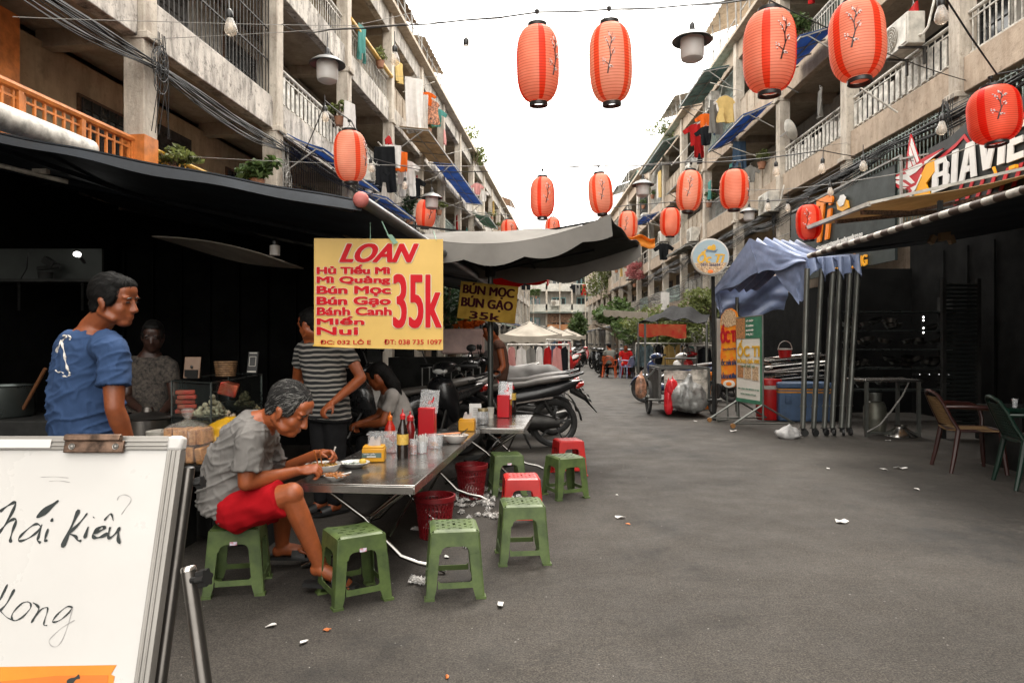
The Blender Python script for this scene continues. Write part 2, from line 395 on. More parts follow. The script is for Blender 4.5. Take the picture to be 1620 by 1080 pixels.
def build_block(root, s, pillars, a0, a1, near):
    """root frame: x along the street, y = s*outward"""
    rg = random.Random(11 if s < 0 else 23)
    Y = lambda b: s * b
    beam_m = M_conc2 if s < 0 else M_concR
    L_ = a1 - a0; ac = (a0 + a1) / 2
    # back walls, slabs, beams, roof
    for fl in (2, 3, 4):
        z0 = Z_BEAM[fl] - .3; z1 = Z_BEAM[fl + 1] - .6
        m = {2: M_wallc, 3: M_wallp, 4: M_wallt if s > 0 else M_wallc}[fl]
        obj('wall', MB().box((ac, Y(-1.5), (z0 + z1) / 2), (L_, .2, z1 - z0 - .01)), m, root)
    for fl in (2, 3, 4, 5):
        zb = Z_BEAM[fl]
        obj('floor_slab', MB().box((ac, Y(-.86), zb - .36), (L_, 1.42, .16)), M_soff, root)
        mb = MB(); ks = sorted(pillars)
        # beam between pillars, each length a little different so the edge is not a ruler line
        prev = a0
        for k in ks + [a1]:
            e = k
            if e - prev > .5:
                mb.box(((prev + e) / 2, Y(-.06 + rg.uniform(-.012, .012)), zb - .3 + rg.uniform(-.01, .01)), (e - prev - .30, .2, .6 + rg.uniform(-.02, .02)))
            prev = e
        obj('balcony_beam', mb, beam_m, root, bevel=.015)
    for a in pillars:
        mb = MB()
        mb.box((a, Y(-.03), 5.75), (.29, .30, 11.5)); mb.box((a, Y(.0), 8.15), (.33, .37, .12)); mb.box((a, Y(.0), 5.4), (.33, .37, .1))
        obj('pillar', mb, M_pil, root, bevel=.012)
        # cross beam under each slab, running back to the wall
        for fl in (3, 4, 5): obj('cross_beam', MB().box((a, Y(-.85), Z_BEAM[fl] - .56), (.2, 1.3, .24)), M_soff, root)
    # bays
    ks = sorted(pillars)
    for i in range(len(ks) - 1):
        x0, x1 = ks[i] + .16, ks[i + 1] - .16; far = x0 > 46
        for fl in (2, 3, 4):
            zb = Z_BEAM[fl]; key = (i, fl)
            st = near.get(key) or rg.choice(['bars', 'planks', 'panel', 'cage', 'bars', 'panel', 'open'])
            colm = near.get((i, fl, 'c')) or rg.choice([M_wht, M_wht, M_greenp, M_greypipe])
            mb = MB(); top = zb + .74
            if st in ('bars', 'planks', 'orange'):
                mb.tube([(x0, Y(-.05), top), (x1, Y(-.05), top)], .035 if st != 'orange' else .05, 8)
                mb.bar((x0, Y(-.05), top - .12), (x1, Y(-.05), top - .12), .025); mb.bar((x0, Y(-.05), zb + .07), (x1, Y(-.05), zb + .07), .025)
                n = 16 if far else (26 if st != 'planks' else 17)
                for k in range(n):
                    x = x0 + (x1 - x0) * (k + .5) / n + rg.uniform(-.008, .008)
                    if st == 'planks':
                        h = rg.choice([.5, .55, .42]) ; mb.box((x, Y(-.03), zb + .07 + h / 2), (.12, .02, h)); mb.bar((x + .1, Y(-.05), zb), (x + .1, Y(-.05), top), .016)
                    else: mb.bar((x, Y(-.05), zb), (x, Y(-.05), top - .02), .018 if st != 'orange' else .028)
                if st == 'orange':
                    for k in range(5): mb.bar((x0 + (x1 - x0) * k / 4, Y(-.05), zb), (x0 + (x1 - x0) * k / 4, Y(-.05), top), .07)
            elif st == 'panel':
                mb.box(((x0 + x1) / 2, Y(-.06), zb + .36), (x1 - x0, .05, .7)); mb.tube([(x0, Y(-.05), top), (x1, Y(-.05), top)], .03, 8)
                n = 5
                for k in range(n): mb.box((x0 + (x1 - x0) * k / n + .02, Y(-.02), zb + .36), (.05, .05, .7))
                colm = near.get((i, fl, 'c')) or rg.choice([M_pil, M_wallp, M_conc])
            elif st == 'cage':
                zt = Z_BEAM[fl + 1] - .62; n = 14 if far else 30
                for k in range(n + 1): x = x0 + (x1 - x0) * k / n; mb.bar((x, Y(-.04), zb), (x, Y(-.04), zt), .016)
                for z in (zb + .05, zb + .7, zb + 1.3, zt - .05): mb.bar((x0, Y(-.04), z), (x1, Y(-.04), z), .025)
                colm = near.get((i, fl, 'c')) or rg.choice([M_iron, M_wht, M_greenp])
            else:
                mb.tube([(x0, Y(-.05), top), (x1, Y(-.05), top)], .03, 8)
                for k in range(4): mb.bar((x0 + (x1 - x0) * k / 3, Y(-.05), zb), (x0 + (x1 - x0) * k / 3, Y(-.05), top), .04)
                mb.bar((x0, Y(-.05), zb + .35), (x1, Y(-.05), zb + .35), .025)
            obj('railing', mb, colm, root)
            # window and door in the back wall
            zf = zb - .28; wx = x0 + (x1 - x0) * rg.uniform(.25, .35); ww = 1.3; wz = zf + 1.35
            w_ = obj('window', MB().box((wx, Y(-1.385), wz), (ww + .1, .05, 1.2)), M_wht if rg.random() < .5 else M_wood, root)
            mb = MB().box((wx, Y(-1.355), wz), (ww, .02, 1.1)); obj('pane', mb, M_glassd, w_)
            mb = MB()
            for k in range(8): mb.bar((wx - ww / 2 + ww * k / 7, Y(-1.33), wz - .55), (wx - ww / 2 + ww * k / 7, Y(-1.33), wz + .55), .014)
            for z in (wz - .3, wz + .1, wz + .4): mb.bar((wx - ww / 2, Y(-1.33), z), (wx + ww / 2, Y(-1.33), z), .014)
            obj('window_bars', mb, M_iron, w_)
            dx = x0 + (x1 - x0) * rg.uniform(.68, .8)
            d_ = obj('door', MB().box((dx, Y(-1.375), zf + 1.05), (.95, .06, 2.1)), rg.choice([M_wood, M_dark, M_iron, M_wallt]), root)
            mb = MB()
            for k in range(9): mb.box((dx, Y(-1.335), zf + .2 + k * .22), (.8, .02, .05))
            obj('louvre', mb, M_iron, d_)
    # ground floor: dark shop bays behind roller-shutter posts
    mb = MB().box((ac, Y(-3.6), 1.3), (L_, .2, 2.6)); obj('shop_back_wall', mb, M_dkshade, root)
    mb = MB().box((ac, Y(-1.8), 2.63), (L_, 3.4, .1)); obj('shop_ceiling', mb, M_dkshade, root)
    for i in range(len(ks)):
        obj('party_wall', MB().box((ks[i], Y(-1.85), 1.28), (.12, 3.2, 2.55)), M_darkpart if ks[i] < 30 else M_wallp, root)
    # roof edge and a patchwork of roof shelters
    mb = MB(); mb.box((ac, Y(-3.2), 11.52), (L_, 6.4, .1)); mb.box((ac, Y(.1), 11.55), (L_, .5, .12)); obj('roof', mb, M_conc, root)
    mb = MB().box((ac, Y(-6.4), 5.9), (L_, .2, 11.2)); obj('rear_wall', mb, M_wallp, root)
    mb = MB()
    for e in (a0, a1): mb.box((e, Y(-3.95), 5.9), (.2, 4.7, 11.2))
    obj('end_wall', mb, M_pil, root)
    for i in range(len(ks) - 1):
        if rg.random() < (.45 if ks[i] > 18 else .3) or near.get((i, 'roof')):
            x0, x1 = ks[i] - .2, ks[i + 1] + rg.uniform(-1, .3); h = rg.uniform(1.2, 2.3); o_ = rg.uniform(.0, .45)
            mb = MB(); corrugated(mb, (x0, Y(o_), 11.6 + h * .75), (x1, Y(o_), 11.6 + h * .75), (x0, Y(-2.4), 11.6 + h + .4), (x1, Y(-2.4), 11.6 + h + .4), 10)
            rs = obj('roof_shelter', mb, rg.choice([M_corr, M_rust, M_corr, M_conc]), root)
            mb = MB()
            for k in range(5): x = x0 + (x1 - x0) * k / 4; mb.bar((x, Y(.1), 11.58), (x, Y(o_ * .5), 11.6 + h * .8), .04)
            for z in (11.9, 12.3): mb.bar((x0, Y(.1), z), (x1, Y(.1), z), .03)
            obj('shelter_frame', mb, M_greypipe, rs)
            if rg.random() < .6:
                mb = MB().box(((x0 + x1) / 2, Y(-.6), 11.6 + h * .4), (x1 - x0 - .3, .1, h * .8)); obj('shelter_wall', mb, rg.choice([M_wallp, M_wallt, M_rust]), rs)
pL = [1.38 + 4.02 * j + 8.0 for j in range(-4, 18)]
pR = [11.5 + 3.95 * j for j in range(-5, 17)]
nL = {}; nR = {}
iL = lambda j: j + 4; iR = lambda j: j + 5
nL[(iL(-1), 2)] = 'orange'; nL[(iL(-1), 2, 'c')] = M_orange; nL[(iL(-2), 2)] = 'orange'; nL[(iL(-2), 2, 'c')] = M_orange
nL[(iL(0), 2)] = 'bars'; nL[(iL(0), 2, 'c')] = M_yellow
nL[(iL(0), 3)] = 'cage'; nL[(iL(0), 3, 'c')] = M_iron; nL[(iL(-1), 3)] = 'panel'
nL[(iL(1), 3)] = 'planks'; nL[(iL(1), 3, 'c')] = M_wht; nL[(iL(1), 4)] = 'bars'; nL[(iL(1), 4, 'c')] = M_wht
nL[(iL(2), 4)] = 'bars'; nL[(iL(2), 4, 'c')] = M_wht; nL[(iL(2), 3)] = 'panel'; nL[(iL(3), 4)] = 'panel'; nL[(iL(4), 3)] = 'bars'
nL[(iL(1), 'roof')] = 1; nL[(iL(3), 'roof')] = 1; nL[(iL(4), 'roof')] = 1
nR[(iR(-1), 3)] = 'bars'; nR[(iR(-1), 3, 'c')] = M_wht; nR[(iR(0), 3)] = 'planks'; nR[(iR(0), 3, 'c')] = M_wht
nR[(iR(1), 3)] = 'planks'; nR[(iR(1), 3, 'c')] = M_wht; nR[(iR(0), 4)] = 'bars'; nR[(iR(1), 4)] = 'bars'; nR[(iR(1), 4, 'c')] = M_wht
nR[(iR(2), 3)] = 'panel'; nR[(iR(2), 3, 'c')] = M_conc; nR[(iR(2), 4)] = 'panel'; nR[(iR(3), 3)] = 'bars'; nR[(iR(0), 2)] = 'cage'; nR[(iR(-1), 2)] = 'cage'
for j in (0, 1, 2, 3, 5): nR[(iR(j), 'roof')] = 1
build_block(SL, -1, pL, -9, 78, nL)
build_block(SR, 1, pR, -9.5, 78, nR)
# yellow handrail and orange plinths on near left pillars
for j in (-2, -1, 0): obj('painted_pillar_base', MB().box((pL[iL(j)], .03, 3.7), (.305, .315, .72)), M_orange, SL)
mb = MB(); a = pL[iL(2)]; mb.tube([(a + .1, -.1, 9.52), (a + 3.9, -.1, 9.52)], .06, 10); obj('handrail', mb, M_yellow, SL)
obj('painted_column', MB().box((pL[iL(-1)] + 2.9, 1.2, 4.15), (.5, .3, 2.4)), M_orange, SL)
# the block that closes the street
EB = thing('apartment_block', 'pale four storey block with turquoise windows closing the far end of the street', 'building', (5.6, 84, 0))
obj('wall', MB().box((0, 4, 5.1), (16, 8, 10.2)), M_wallp, EB)
mb = MB()
for z in (2.6, 5.2, 7.7): mb.box((0, -.5, z), (16, 1.1, .22)); mb.box((0, -1.02, z + .45), (16, .08, .7))
obj('balcony', mb, mat('pale_balcony', (.52, .50, .45), .8), EB)
mb = MB()
for x in (-7.8, -4.6, -1.4, 1.7, 4.8, 7.8): mb.box((x, -.95, 5.1), (.22, .22, 10.2))
for x in (-3, .2, 3.3): mb.tube([(x, -1.15, 0), (x, -1.15, 10)], .07, 6)
obj('column', mb, M_pil, EB)
obj('roof_parapet', MB().box((0, 0, 10.6), (16.2, 2.4, .9)), concrete('brick_parapet', (.42, .22, .13), (.2, .12, .08)), EB)
rg = random.Random(4)
M_turq = mat('turquoise_shutter', (.16, .32, .33), .5); M_orn = mat('orange_screen', (.5, .22, .09), .6)
for z in (3.7, 6.2, 8.7):
    for x in (-6.2, -3, .15, 3.2, 6.2):
        f = obj('window', MB().box((x, -.03, z), (1.7, .06, 1.4)), rg.choice([M_turq, M_wht, M_turq, M_wood]), EB)
        mb = MB()
        for k in (-.55, 0, .55): mb.box((x + k, -.075, z), (.42, .02, 1.15))
        obj('pane', mb, M_glassd, f)
mb = MB()
for x in (-6.2, -3, .15, 3.2, 6.2): mb.box((x, -.04, 1.2), (2.5, .06, 2.3))
obj('shop_shutter', mb, M_dark, EB)
obj('screen', MB().box((.2, -1.1, 3.2), (3.0, .05, .75)), M_orn, EB)
obj('screen', MB().box((.2, -1.08, 4.3), (3.0, .05, 1.1)), M_rust, EB)
mb = MB(); mb.bar((-3.5, -1.5, 4.95), (3.0, -1.5, 4.95), .9, .05); obj('canopy', mb, M_greenp, EB)
# ================================================================ lanterns, lamps, wires
def lantern_mat(name, pale, deep):
    m = bpy.data.materials.new(name); m.use_nodes = True; t = m.node_tree; b = t.nodes['Principled BSDF']; L = t.links
    tc_ = _n(t, 'ShaderNodeTexCoord'); sp = _n(t, 'ShaderNodeSeparateXYZ'); L.new(tc_.outputs['Object'], sp.inputs[0])
    def ma(op, a, b_=None):
        n = _n(t, 'ShaderNodeMath'); n.operation = op
        (L.new(a, n.inputs[0]) if not isinstance(a, float) else setattr(n.inputs[0], 'default_value', a))
        if b_ is not None: (L.new(b_, n.inputs[1]) if not isinstance(b_, float) else setattr(n.inputs[1], 'default_value', b_))
        return n.outputs[0]
    ang = ma('ARCTAN2', sp.outputs['Y'], sp.outputs['X']); cs = ma('COSINE', ma('MULTIPLY', ang, 4.0)); st = ma('GREATER_THAN', cs, .8); rib = ma('GREATER_THAN', ma('COSINE', ma('MULTIPLY', ma('SUBTRACT', sp.outputs['Z'], .03), 2 * PI * 27 / .66)), .72)
    nz_ = _n(t, 'ShaderNodeTexNoise', Scale=14.0, Detail=5.0); L.new(tc_.outputs['Object'], nz_.inputs['Vector'])
    x = _n(t, 'ShaderNodeMix'); x.data_type = 'RGBA'; L.new(st, x.inputs['Factor']); x.inputs['A'].default_value = (*pale, 1); x.inputs['B'].default_value = (*deep, 1)
    y = _n(t, 'ShaderNodeMix'); y.data_type = 'RGBA'; y.blend_type = 'MULTIPLY'; L.new(nz_.outputs['Fac'], y.inputs['Factor']); L.new(x.outputs['Result'], y.inputs['A']); y.inputs['B'].default_value = (.9, .72, .66, 1)
    z_ = _n(t, 'ShaderNodeMix'); z_.data_type = 'RGBA'; z_.blend_type = 'MULTIPLY'; L.new(ma('MULTIPLY', rib, .55), z_.inputs['Factor']); L.new(y.outputs['Result'], z_.inputs['A']); z_.inputs['B'].default_value = (.55, .22, .15, 1)
    L.new(z_.outputs['Result'], b.inputs['Base Color']); b.inputs['Roughness'].default_value = .45; b.inputs['Specular IOR Level'].default_value = .35
    tr = _n(t, 'ShaderNodeBsdfTranslucent'); L.new(z_.outputs['Result'], tr.inputs['Color']); ms = _n(t, 'ShaderNodeMixShader', Fac=.58)
    L.new(b.outputs['BSDF'], ms.inputs[1]); L.new(tr.outputs['BSDF'], ms.inputs[2]); L.new(ms.outputs['Shader'], t.nodes['Material Output'].inputs['Surface'])
    return m
M_lant = lantern_mat('lantern_paper', (1.0, .47, .32), (.93, .09, .03))
M_lant2 = lantern_mat('red_lantern_paper', (.96, .20, .11), (.88, .03, .01))
M_lant3 = lantern_mat('faded_lantern_paper', (1.0, .58, .42), (.95, .15, .06))
M_blk = mat('black_plastic', (.012, .012, .012), .4)
M_blossom = mat('white_blossom', (.85, .72, .68), .6)
LR, LH = .18, .72
def lantern_r(z):                                        # 0..1 -> radius
    u = abs(2 * z - 1); return LR * (.42 + .58 * (1 - u ** 3.2) ** .62)
def make_lantern(mt):
    root = thing('paper_lantern', '', 'lantern', group='paper lanterns strung over the street')
    prof = []; nr = 27
    for i in range(nr * 2 + 1):
        z = i / (nr * 2); prof.append((lantern_r(z) + (.0032 if i % 2 == 0 else -.0012), .03 + z * (LH - .06)))
    mb = MB().lathe(prof, 48, cap=False); obj('shade', mb, mt, root, ang=80)
    r0 = LR * .42
    ring = [(r0 + .004, -.012), (r0 + .006, .0), (r0 + .004, .022), (r0 - .006, .022), (r0 - .006, -.012), (r0 + .004, -.012)]
    obj('bottom_ring', MB().lathe(ring, 28, cap=False), M_blk, root)
    obj('top_ring', MB().lathe([(r, z + LH - .02) for r, z in ring], 28, cap=False), M_blk, root)
    mb = MB(); mb.tube([(-r0, 0, LH), (-r0 * .5, 0, LH + .035), (0, 0, LH + .05), (r0 * .5, 0, LH + .035), (r0, 0, LH)], .003, 6); mb.tube([(0, 0, LH + .05), (0, 0, LH + .11)], .004, 6); mb.lathe([(0, 0), (.016, .0), (.02, .03), (0, .04)], 10, Matrix.Translation((0, 0, LH + .09)))
    obj('hanger', mb, M_blk, root)
    # plum branch print on two opposite pale panels
    rg = random.Random(3)
    for a0 in (PI / 4, PI / 4 + PI):
        br = MB(); bl = MB()
        def S(u, z, e=.004):
            a = a0 + u; r_ = lantern_r((z - .03) / (LH - .06)) + e; return Vector((r_ * math.cos(a), r_ * math.sin(a), z))
        trunk = [(-.22, .22), (-.14, .29), (-.06, .35), (-.08, .42), (.0, .50), (.06, .56)]
        br.tube([S(u, z) for u, z in trunk], [.006, .0055, .0045, .004, .003, .0015], 5)
        for (u, z, du, dz) in ((-.14, .29, -.26, .04), (-.06, .35, .22, .08), (-.08, .42, -.2, .1), (0, .5, -.16, .08), (-.03, .46, .2, .06), (-.18, .26, .2, .02)):
            br.tube([S(u, z), S(u + du * .5, z + dz * .6), S(u + du, z + dz)], [.004, .003, .0015], 5)
            for k in range(5):
                f = rg.uniform(.3, 1.1); p = S(u + du * f + rg.uniform(-.05, .05), z + dz * f + rg.uniform(-.02, .02), .005); bl.ell(p, .0065, None, 6, 4)
        obj('branch_print', br, M_blk, root); obj('blossom_print', bl, M_blossom, root)
    return root
LANT = [  # px, ytop, ybot, width, turn, kind, label
 (852, 36, 166, 66, 100, 0, 'large paper lantern with thin dark stripe, left of the big pair against sky'),
 (968, 32, 166, 66, 40, 0, 'large paper lantern with plum branch at its right, right of the big pair'),
 (1217, 10, 150, 79, 62, 0, 'large orange lantern with black plum branch in its middle, in front of blue awnings'),
 (1360, -10, 130, 82, 18, 0, 'large lantern cut by the top edge of the picture, left of the air conditioner'),
 (1577, 130, 228, 73, 28, 1, 'wide red lantern hanging over the white beer shop lettering'),
 (556, 203, 290, 51, 130, 0, 'orange lantern hanging above the dark stall awning, near the blue tarpaulin'),
 (858, 275, 346, 38, 72, 0, 'mid distance lantern, left one of the pair hanging above grey umbrella'),
 (953, 270, 340, 38, 50, 0, 'mid distance lantern, right one of the pair hanging above grey umbrella'),
 (1088, 265, 336, 40, 36, 0, 'mid distance lantern with red left side, beside the red laundry'),
 (1161, 264, 333, 44, 110, 0, 'mid distance lantern with branch at its left, right neighbour of the red sided one'),
 (672, 313, 362, 31, 85, 0, 'small lantern half hidden behind the rim of grey umbrella, below a pendant lamp'),
 (993, 331, 381, 30, 30, 0, 'small lantern just past the right corner of grey umbrella'),
 (1060, 326, 375, 32, 128, 0, 'small lantern hanging left of the round snail shop sign'),
 (1280, 320, 381, 38, 200, 1, 'deep red lantern in front of the black snail shop panel'),
 (806, 345, 385, 25, 70, 0, 'tiny far lantern peeping over umbrella rim, left of the mid distance pair'),
 (874, 342, 380, 24, 55, 0, 'tiny far lantern peeping over umbrella rim, under the mid distance pair'),
]
proto = {0: make_lantern(M_lant), 1: make_lantern(M_lant2)}; used = set(); LPOS = []
for px, yt, yb, wd, rot, kd, lab in LANT:
    D = 2 * LR * F / wd; loc = P(px, yb, D)
    sc = ((yb - yt) / F * D) / (LH + .03)
    o = proto[kd] if kd not in used else dup(proto[kd], loc)
    used.add(kd); o.location = loc; o.rotation_euler = (R(rnd.uniform(-5, 5)), R(rnd.uniform(-5, 5)), R(rot)); o.scale = (1, 1, sc); o['label'] = lab
    if px in (968, 556, 1088, 953, 993): recolor(o, M_lant, M_lant3)
    LPOS.append(loc + Vector((0, 0, (LH + .125) * sc)))
# a small half folded red lantern under the awning roller, balcony lanterns
def wire(name, pts, r, label, m=None, sag=.0, cat='wire', group=None):
    q = []; pts = [Vector(p) for p in pts]
    for i in range(len(pts) - 1):
        n = max(2, int((pts[i + 1] - pts[i]).length / .35))
        for k in range(n):
            f = k / n; p = pts[i].lerp(pts[i + 1], f); p.z -= sag * (pts[i + 1] - pts[i]).length * 4 * f * (1 - f); q.append(p)
    q.append(pts[-1]); mb = MB().tube(q, r, 6)
    o = obj(name, mb, m or M_blackw); return tag(o, label, cat, group)
def fL(px, py, b): return P(px, py, (6 - b) / (.1019 - (px - 810) / F))
def fR(px, py, b): return P(px, py, (7.4 - b) / ((px - 810) / F - .0139))
LG = 'wires strung across the street'
lampA, lampB = P(523, 47, 7.3), P(1095, 8, 6.4)
wire('light_string', [fL(446, 38, .1), lampA, P(625, 41, 6.9), P(737, 32, 6.4), LPOS[0], LPOS[1], lampB, P(1200, -8, 7.2), Rp(11.3, .05, 5.6)], .007, 'black cable carrying the big lantern pair and bare bulbs across the sky', sag=.012, group=LG)
wire('light_string', [lampB, LPOS[2], LPOS[3], P(1490, -12, 4.9), LPOS[4], Rp(4.2, .1, 3.9)], .007, 'black cable carrying the large lanterns towards the beer shop', sag=.012, group=LG)
wire('light_string', [fL(470, 262, .3), P(515, 160, 8.4), LPOS[5], P(588, 250, 10), P(683, 272, 11.6), LPOS[6], LPOS[7], P(1017, 262, 11), LPOS[8], LPOS[9], P(1300, 238, 8.8), Rp(12.5, .1, 4.6)], .007, 'dark cable carrying the mid distance lanterns over the grey umbrella', sag=.01, group=LG)
wire('light_string', [fL(610, 322, .3), LPOS[10], P(740, 334, 14), LPOS[14], LPOS[15], LPOS[11], LPOS[12], P(1185, 318, 12), LPOS[13], Rp(15.6, .1, 4.5)], .007, 'dark cable carrying the row of small lanterns behind the grey umbrella', sag=.01, group=LG)
def bare(px0, y0, D0, px1, y1, D1, lab, r=.004): wire('overhead_wire', [P(px0, y0, D0), P(px1, y1, D1)], r, lab, M_wirepale, .006, group=LG)
wire('overhead_wire', [fL(20, 27, .2), P(240, 34, 8), P(560, 41, 9), P(760, -5, 10)], .004, 'pale thin wire running low across the upper left balconies', M_wirepale, .004, group=LG)
wire('overhead_wire', [fL(240, 62, .2), P(640, 38, 9.5), P(1200, 0, 11), Rp(18, .1, 8.8)], .004, 'pale thin wire crossing the sky behind the big lantern pair', M_wirepale, .004, group=LG)
wire('overhead_wire', [fL(300, 248, .4), P(640, 262, 9), P(1000, 262, 9.5), fR(1340, 226, .3)], .004, 'pale thin wire crossing above the umbrella from blue awning to block', M_wirepale, .004, group=LG)
wire('overhead_wire', [fL(600, 120, .1), P(860, 124, 20), fR(1150, 100, .1)], .004, 'pale far wire crossing the sky below the big lantern pair', M_wirepale, .004, group=LG)
wire('overhead_wire', [P(1090, 300, 13), P(1237, 300, 13), P(1420, 275, 10), Rp(9, .3, 4.3)], .006, 'pale sagging wire in front of the right block beside deep red lantern', M_wirepale, .006, group=LG)
# bulbs
M_bulb = glass('bulb_glass', (.96, .9, .82), .02, .30)
M_fil = mat('filament', (.7, .5, .25), .4, .6)
def make_bulb():
    r_ = thing('bare_bulb', '', 'light bulb', group='bare bulbs hung over the street')
    obj('glass', MB().lathe([(0, 0), (.022, .004), (.042, .022), (.048, .045), (.042, .075), (.028, .115), (.02, .135)], 18), M_bulb, r_)
    obj('socket', MB().lathe([(.021, .13), (.026, .14), (.026, .185), (.014, .2), (.006, .21), (.004, .34)], 14), M_blk, r_)
    mb = MB()
    for k in range(5): a = k * 2 * PI / 5; mb.tube([(.01 * math.cos(a), .01 * math.sin(a), .1), (.014 * math.cos(a), .014 * math.sin(a), .045)], .0012, 4)
    obj('filament', mb, M_fil, r_); return r_
BULB = [(366, 57, 5.2, 'clear bulb hanging in front of the black railing at upper left'), (515, 193, 8.4, 'clear bulb hanging over the white plank railing, below pendant lamp'),
 (625, 104, 6.9, 'clear bulb hanging in front of the yellow handrail'), (737, 94, 6.4, 'clear bulb alone against the white sky, left of the big lantern pair'),
 (1490, 39, 4.9, 'clear bulb hanging right above the air conditioner'), (1489, 214, 6.6, 'clear bulb hanging above the beer shop emblem'),
 (1366, 271, 8.6, 'clear bulb hanging left of the beer shop emblem near cable bundle'), (1300, 275, 8.8, 'clear bulb hanging over the black snail shop panel'),
 (1228, 279, 9.5, 'clear bulb beside the wall air conditioner on the right block'), (588, 273, 10, 'clear bulb hanging right of the lantern above stall awning'),
 (640, 300, 11, 'clear bulb in front of the hanging black and white laundry'), (1314, 310, 10.5, 'small clear bulb right beside the deep red lantern'),
 (1215, 333, 11.5, 'small clear bulb above the blue folding tent, left one of two'), (1246, 335, 11.5, 'small clear bulb above the blue folding tent, right one of two')]
pb = make_bulb()
for i, (px, yb, D, lab) in enumerate(BULB):
    o = pb if i == 0 else dup(pb, (0, 0, 0)); o.location = P(px, yb, D); o['label'] = lab; o.rotation_euler = (R(rnd.uniform(-5, 5)), R(rnd.uniform(-5, 5)), 0)
# pendant lamps
M_shade = mat('grey_green_shade', (.10, .105, .10), .4, var=.3); M_frost = mat('frosted_glass', (.72, .69, .66), .35, var=.06, translucent=.4)
def make_lamp():
    r_ = thing('pendant_lamp', '', 'pendant lamp', group='pendant street lamps on the cables')
    obj('frosted_glass', MB().lathe([(0, 0), (.07, .002), (.1, .02), (.108, .05), (.11, .2), (.106, .21)], 24), M_frost, r_)
    obj('shade', MB().lathe([(.185, .185), (.187, .192), (.12, .245), (.045, .275), (.04, .27), (.115, .236), (.18, .186)], 32, cap=False), M_shade, r_)
    mb = MB().lathe([(.045, .27), (.04, .29), (.026, .3), (.024, .345), (.012, .36), (.005, .37), (.005, .52)], 14); obj('neck', mb, M_blk, r_); return r_
LAMP = [(518, 131, 7.1, 'grey shaded pendant lamp hanging before the upper left balconies'), (1095, 97, 6.4, 'grey shaded pendant lamp against sky, right of the big lantern pair'),
 (683, 331, 11.6, 'small pendant lamp above the half hidden lantern at grey umbrella'), (1017, 311, 11.3, 'small pale pendant lamp near the right corner of grey umbrella'), (1185, 350, 14, 'small white pendant lamp above the blue folding tent')]
pl = make_lamp()
for i, (px, yb, D, lab) in enumerate(LAMP):
    o = pl if i == 0 else dup(pl, (0, 0, 0)); o.location = P(px, yb, D); o['label'] = lab
# cable bundles on the facades
def bundle(fn, a0, a1, z, b, n, lab, spread=.12, seed=1, r=.011):
    rg = random.Random(seed); mb = MB()
    for k in range(n):
        dz = rg.uniform(-spread, spread); db = rg.uniform(-.05, .09); sg = rg.uniform(.02, .16); pts = []
        x0 = a0 + rg.uniform(-.5, .5); x1 = a1 + rg.uniform(-.5, .5); m_ = 44
        for i in range(m_ + 1):
            a = x0 + (x1 - x0) * i / m_; ph = ((a - 1.4) % 4) / 4
            pts.append(fn(a, b + db + .02 * math.sin(a * 3 + k), z + dz * (.4 + .8 * ph * (1 - ph) * 2.2) - sg * 4 * ph * (1 - ph)))
        mb.tube(pts, r * rg.uniform(.5, 1.25), 5)
    return tag(obj('cable_bundle', mb, M_blackw), lab, 'cables', 'cable bundles along the balconies')
bundle(Lp, 4, 14.2, 5.05, .16, 13, 'thick black cable bundle slung along the left block below black railing', .13, 1)
bundle(Lp, 13.5, 40, 5.2, .14, 9, 'loose cable bundle running on along the left block behind lanterns', .2, 2, .009)
bundle(Rp, 4, 17, 5.1, .16, 17, 'thick cable bundle slung under the right block beam above beer shop', .2, 3)
bundle(Rp, 14, 40, 4.9, .2, 22, 'tangled cable bundle along the right block above the blue tent', .34, 4, .009)
bundle(Rp, 8, 30, 4.0, .25, 9, 'lower loose cable bundle on the right block beside snail shop panel', .3, 5, .008)
bundle(Rp, 30, 70, 3.6, .25, 14, 'far tangled cable bundle low on the right block', .5, 6, .012)
for fn, a, z, lab in ((Lp, 9.4, 5.0, 'coiled wires tied to the near pillar with orange base'), (Lp, 13.4, 4.6, 'coiled wires hanging at the pillar beside the blue awning'), (Rp, 11.5, 4.9, 'coiled wires tied to the pillar under the air conditioner'), (Rp, 19.4, 5.0, 'grey wire tangle hanging on the pillar beside the red laundry')):
    rg = random.Random(int(a * 10)); mb = MB()
    for k in range(9):
        rr = rg.uniform(.08, .22); cz = z + rg.uniform(-.25, .25); db = rg.uniform(.2, .3)
        mb.tube([fn(a + rr * math.cos(t * PI / 6) * .7 + rg.uniform(-.01, .01), db, cz + rr * math.sin(t * PI / 6)) for t in range(12)], .006, 5, closed=True)
    for k in range(5):
        x = a + rg.uniform(-.15, .15); mb.tube([fn(x, .22, z + .5), fn(x + rg.uniform(-.08, .08), .25, z - .2), fn(x + rg.uniform(-.15, .15), .22, z - .9)], .006, 5)
    tag(obj('wire_coil', mb, M_blackw if z > 4.7 else M_wirepale), lab, 'cables', 'wire coils on the pillars')
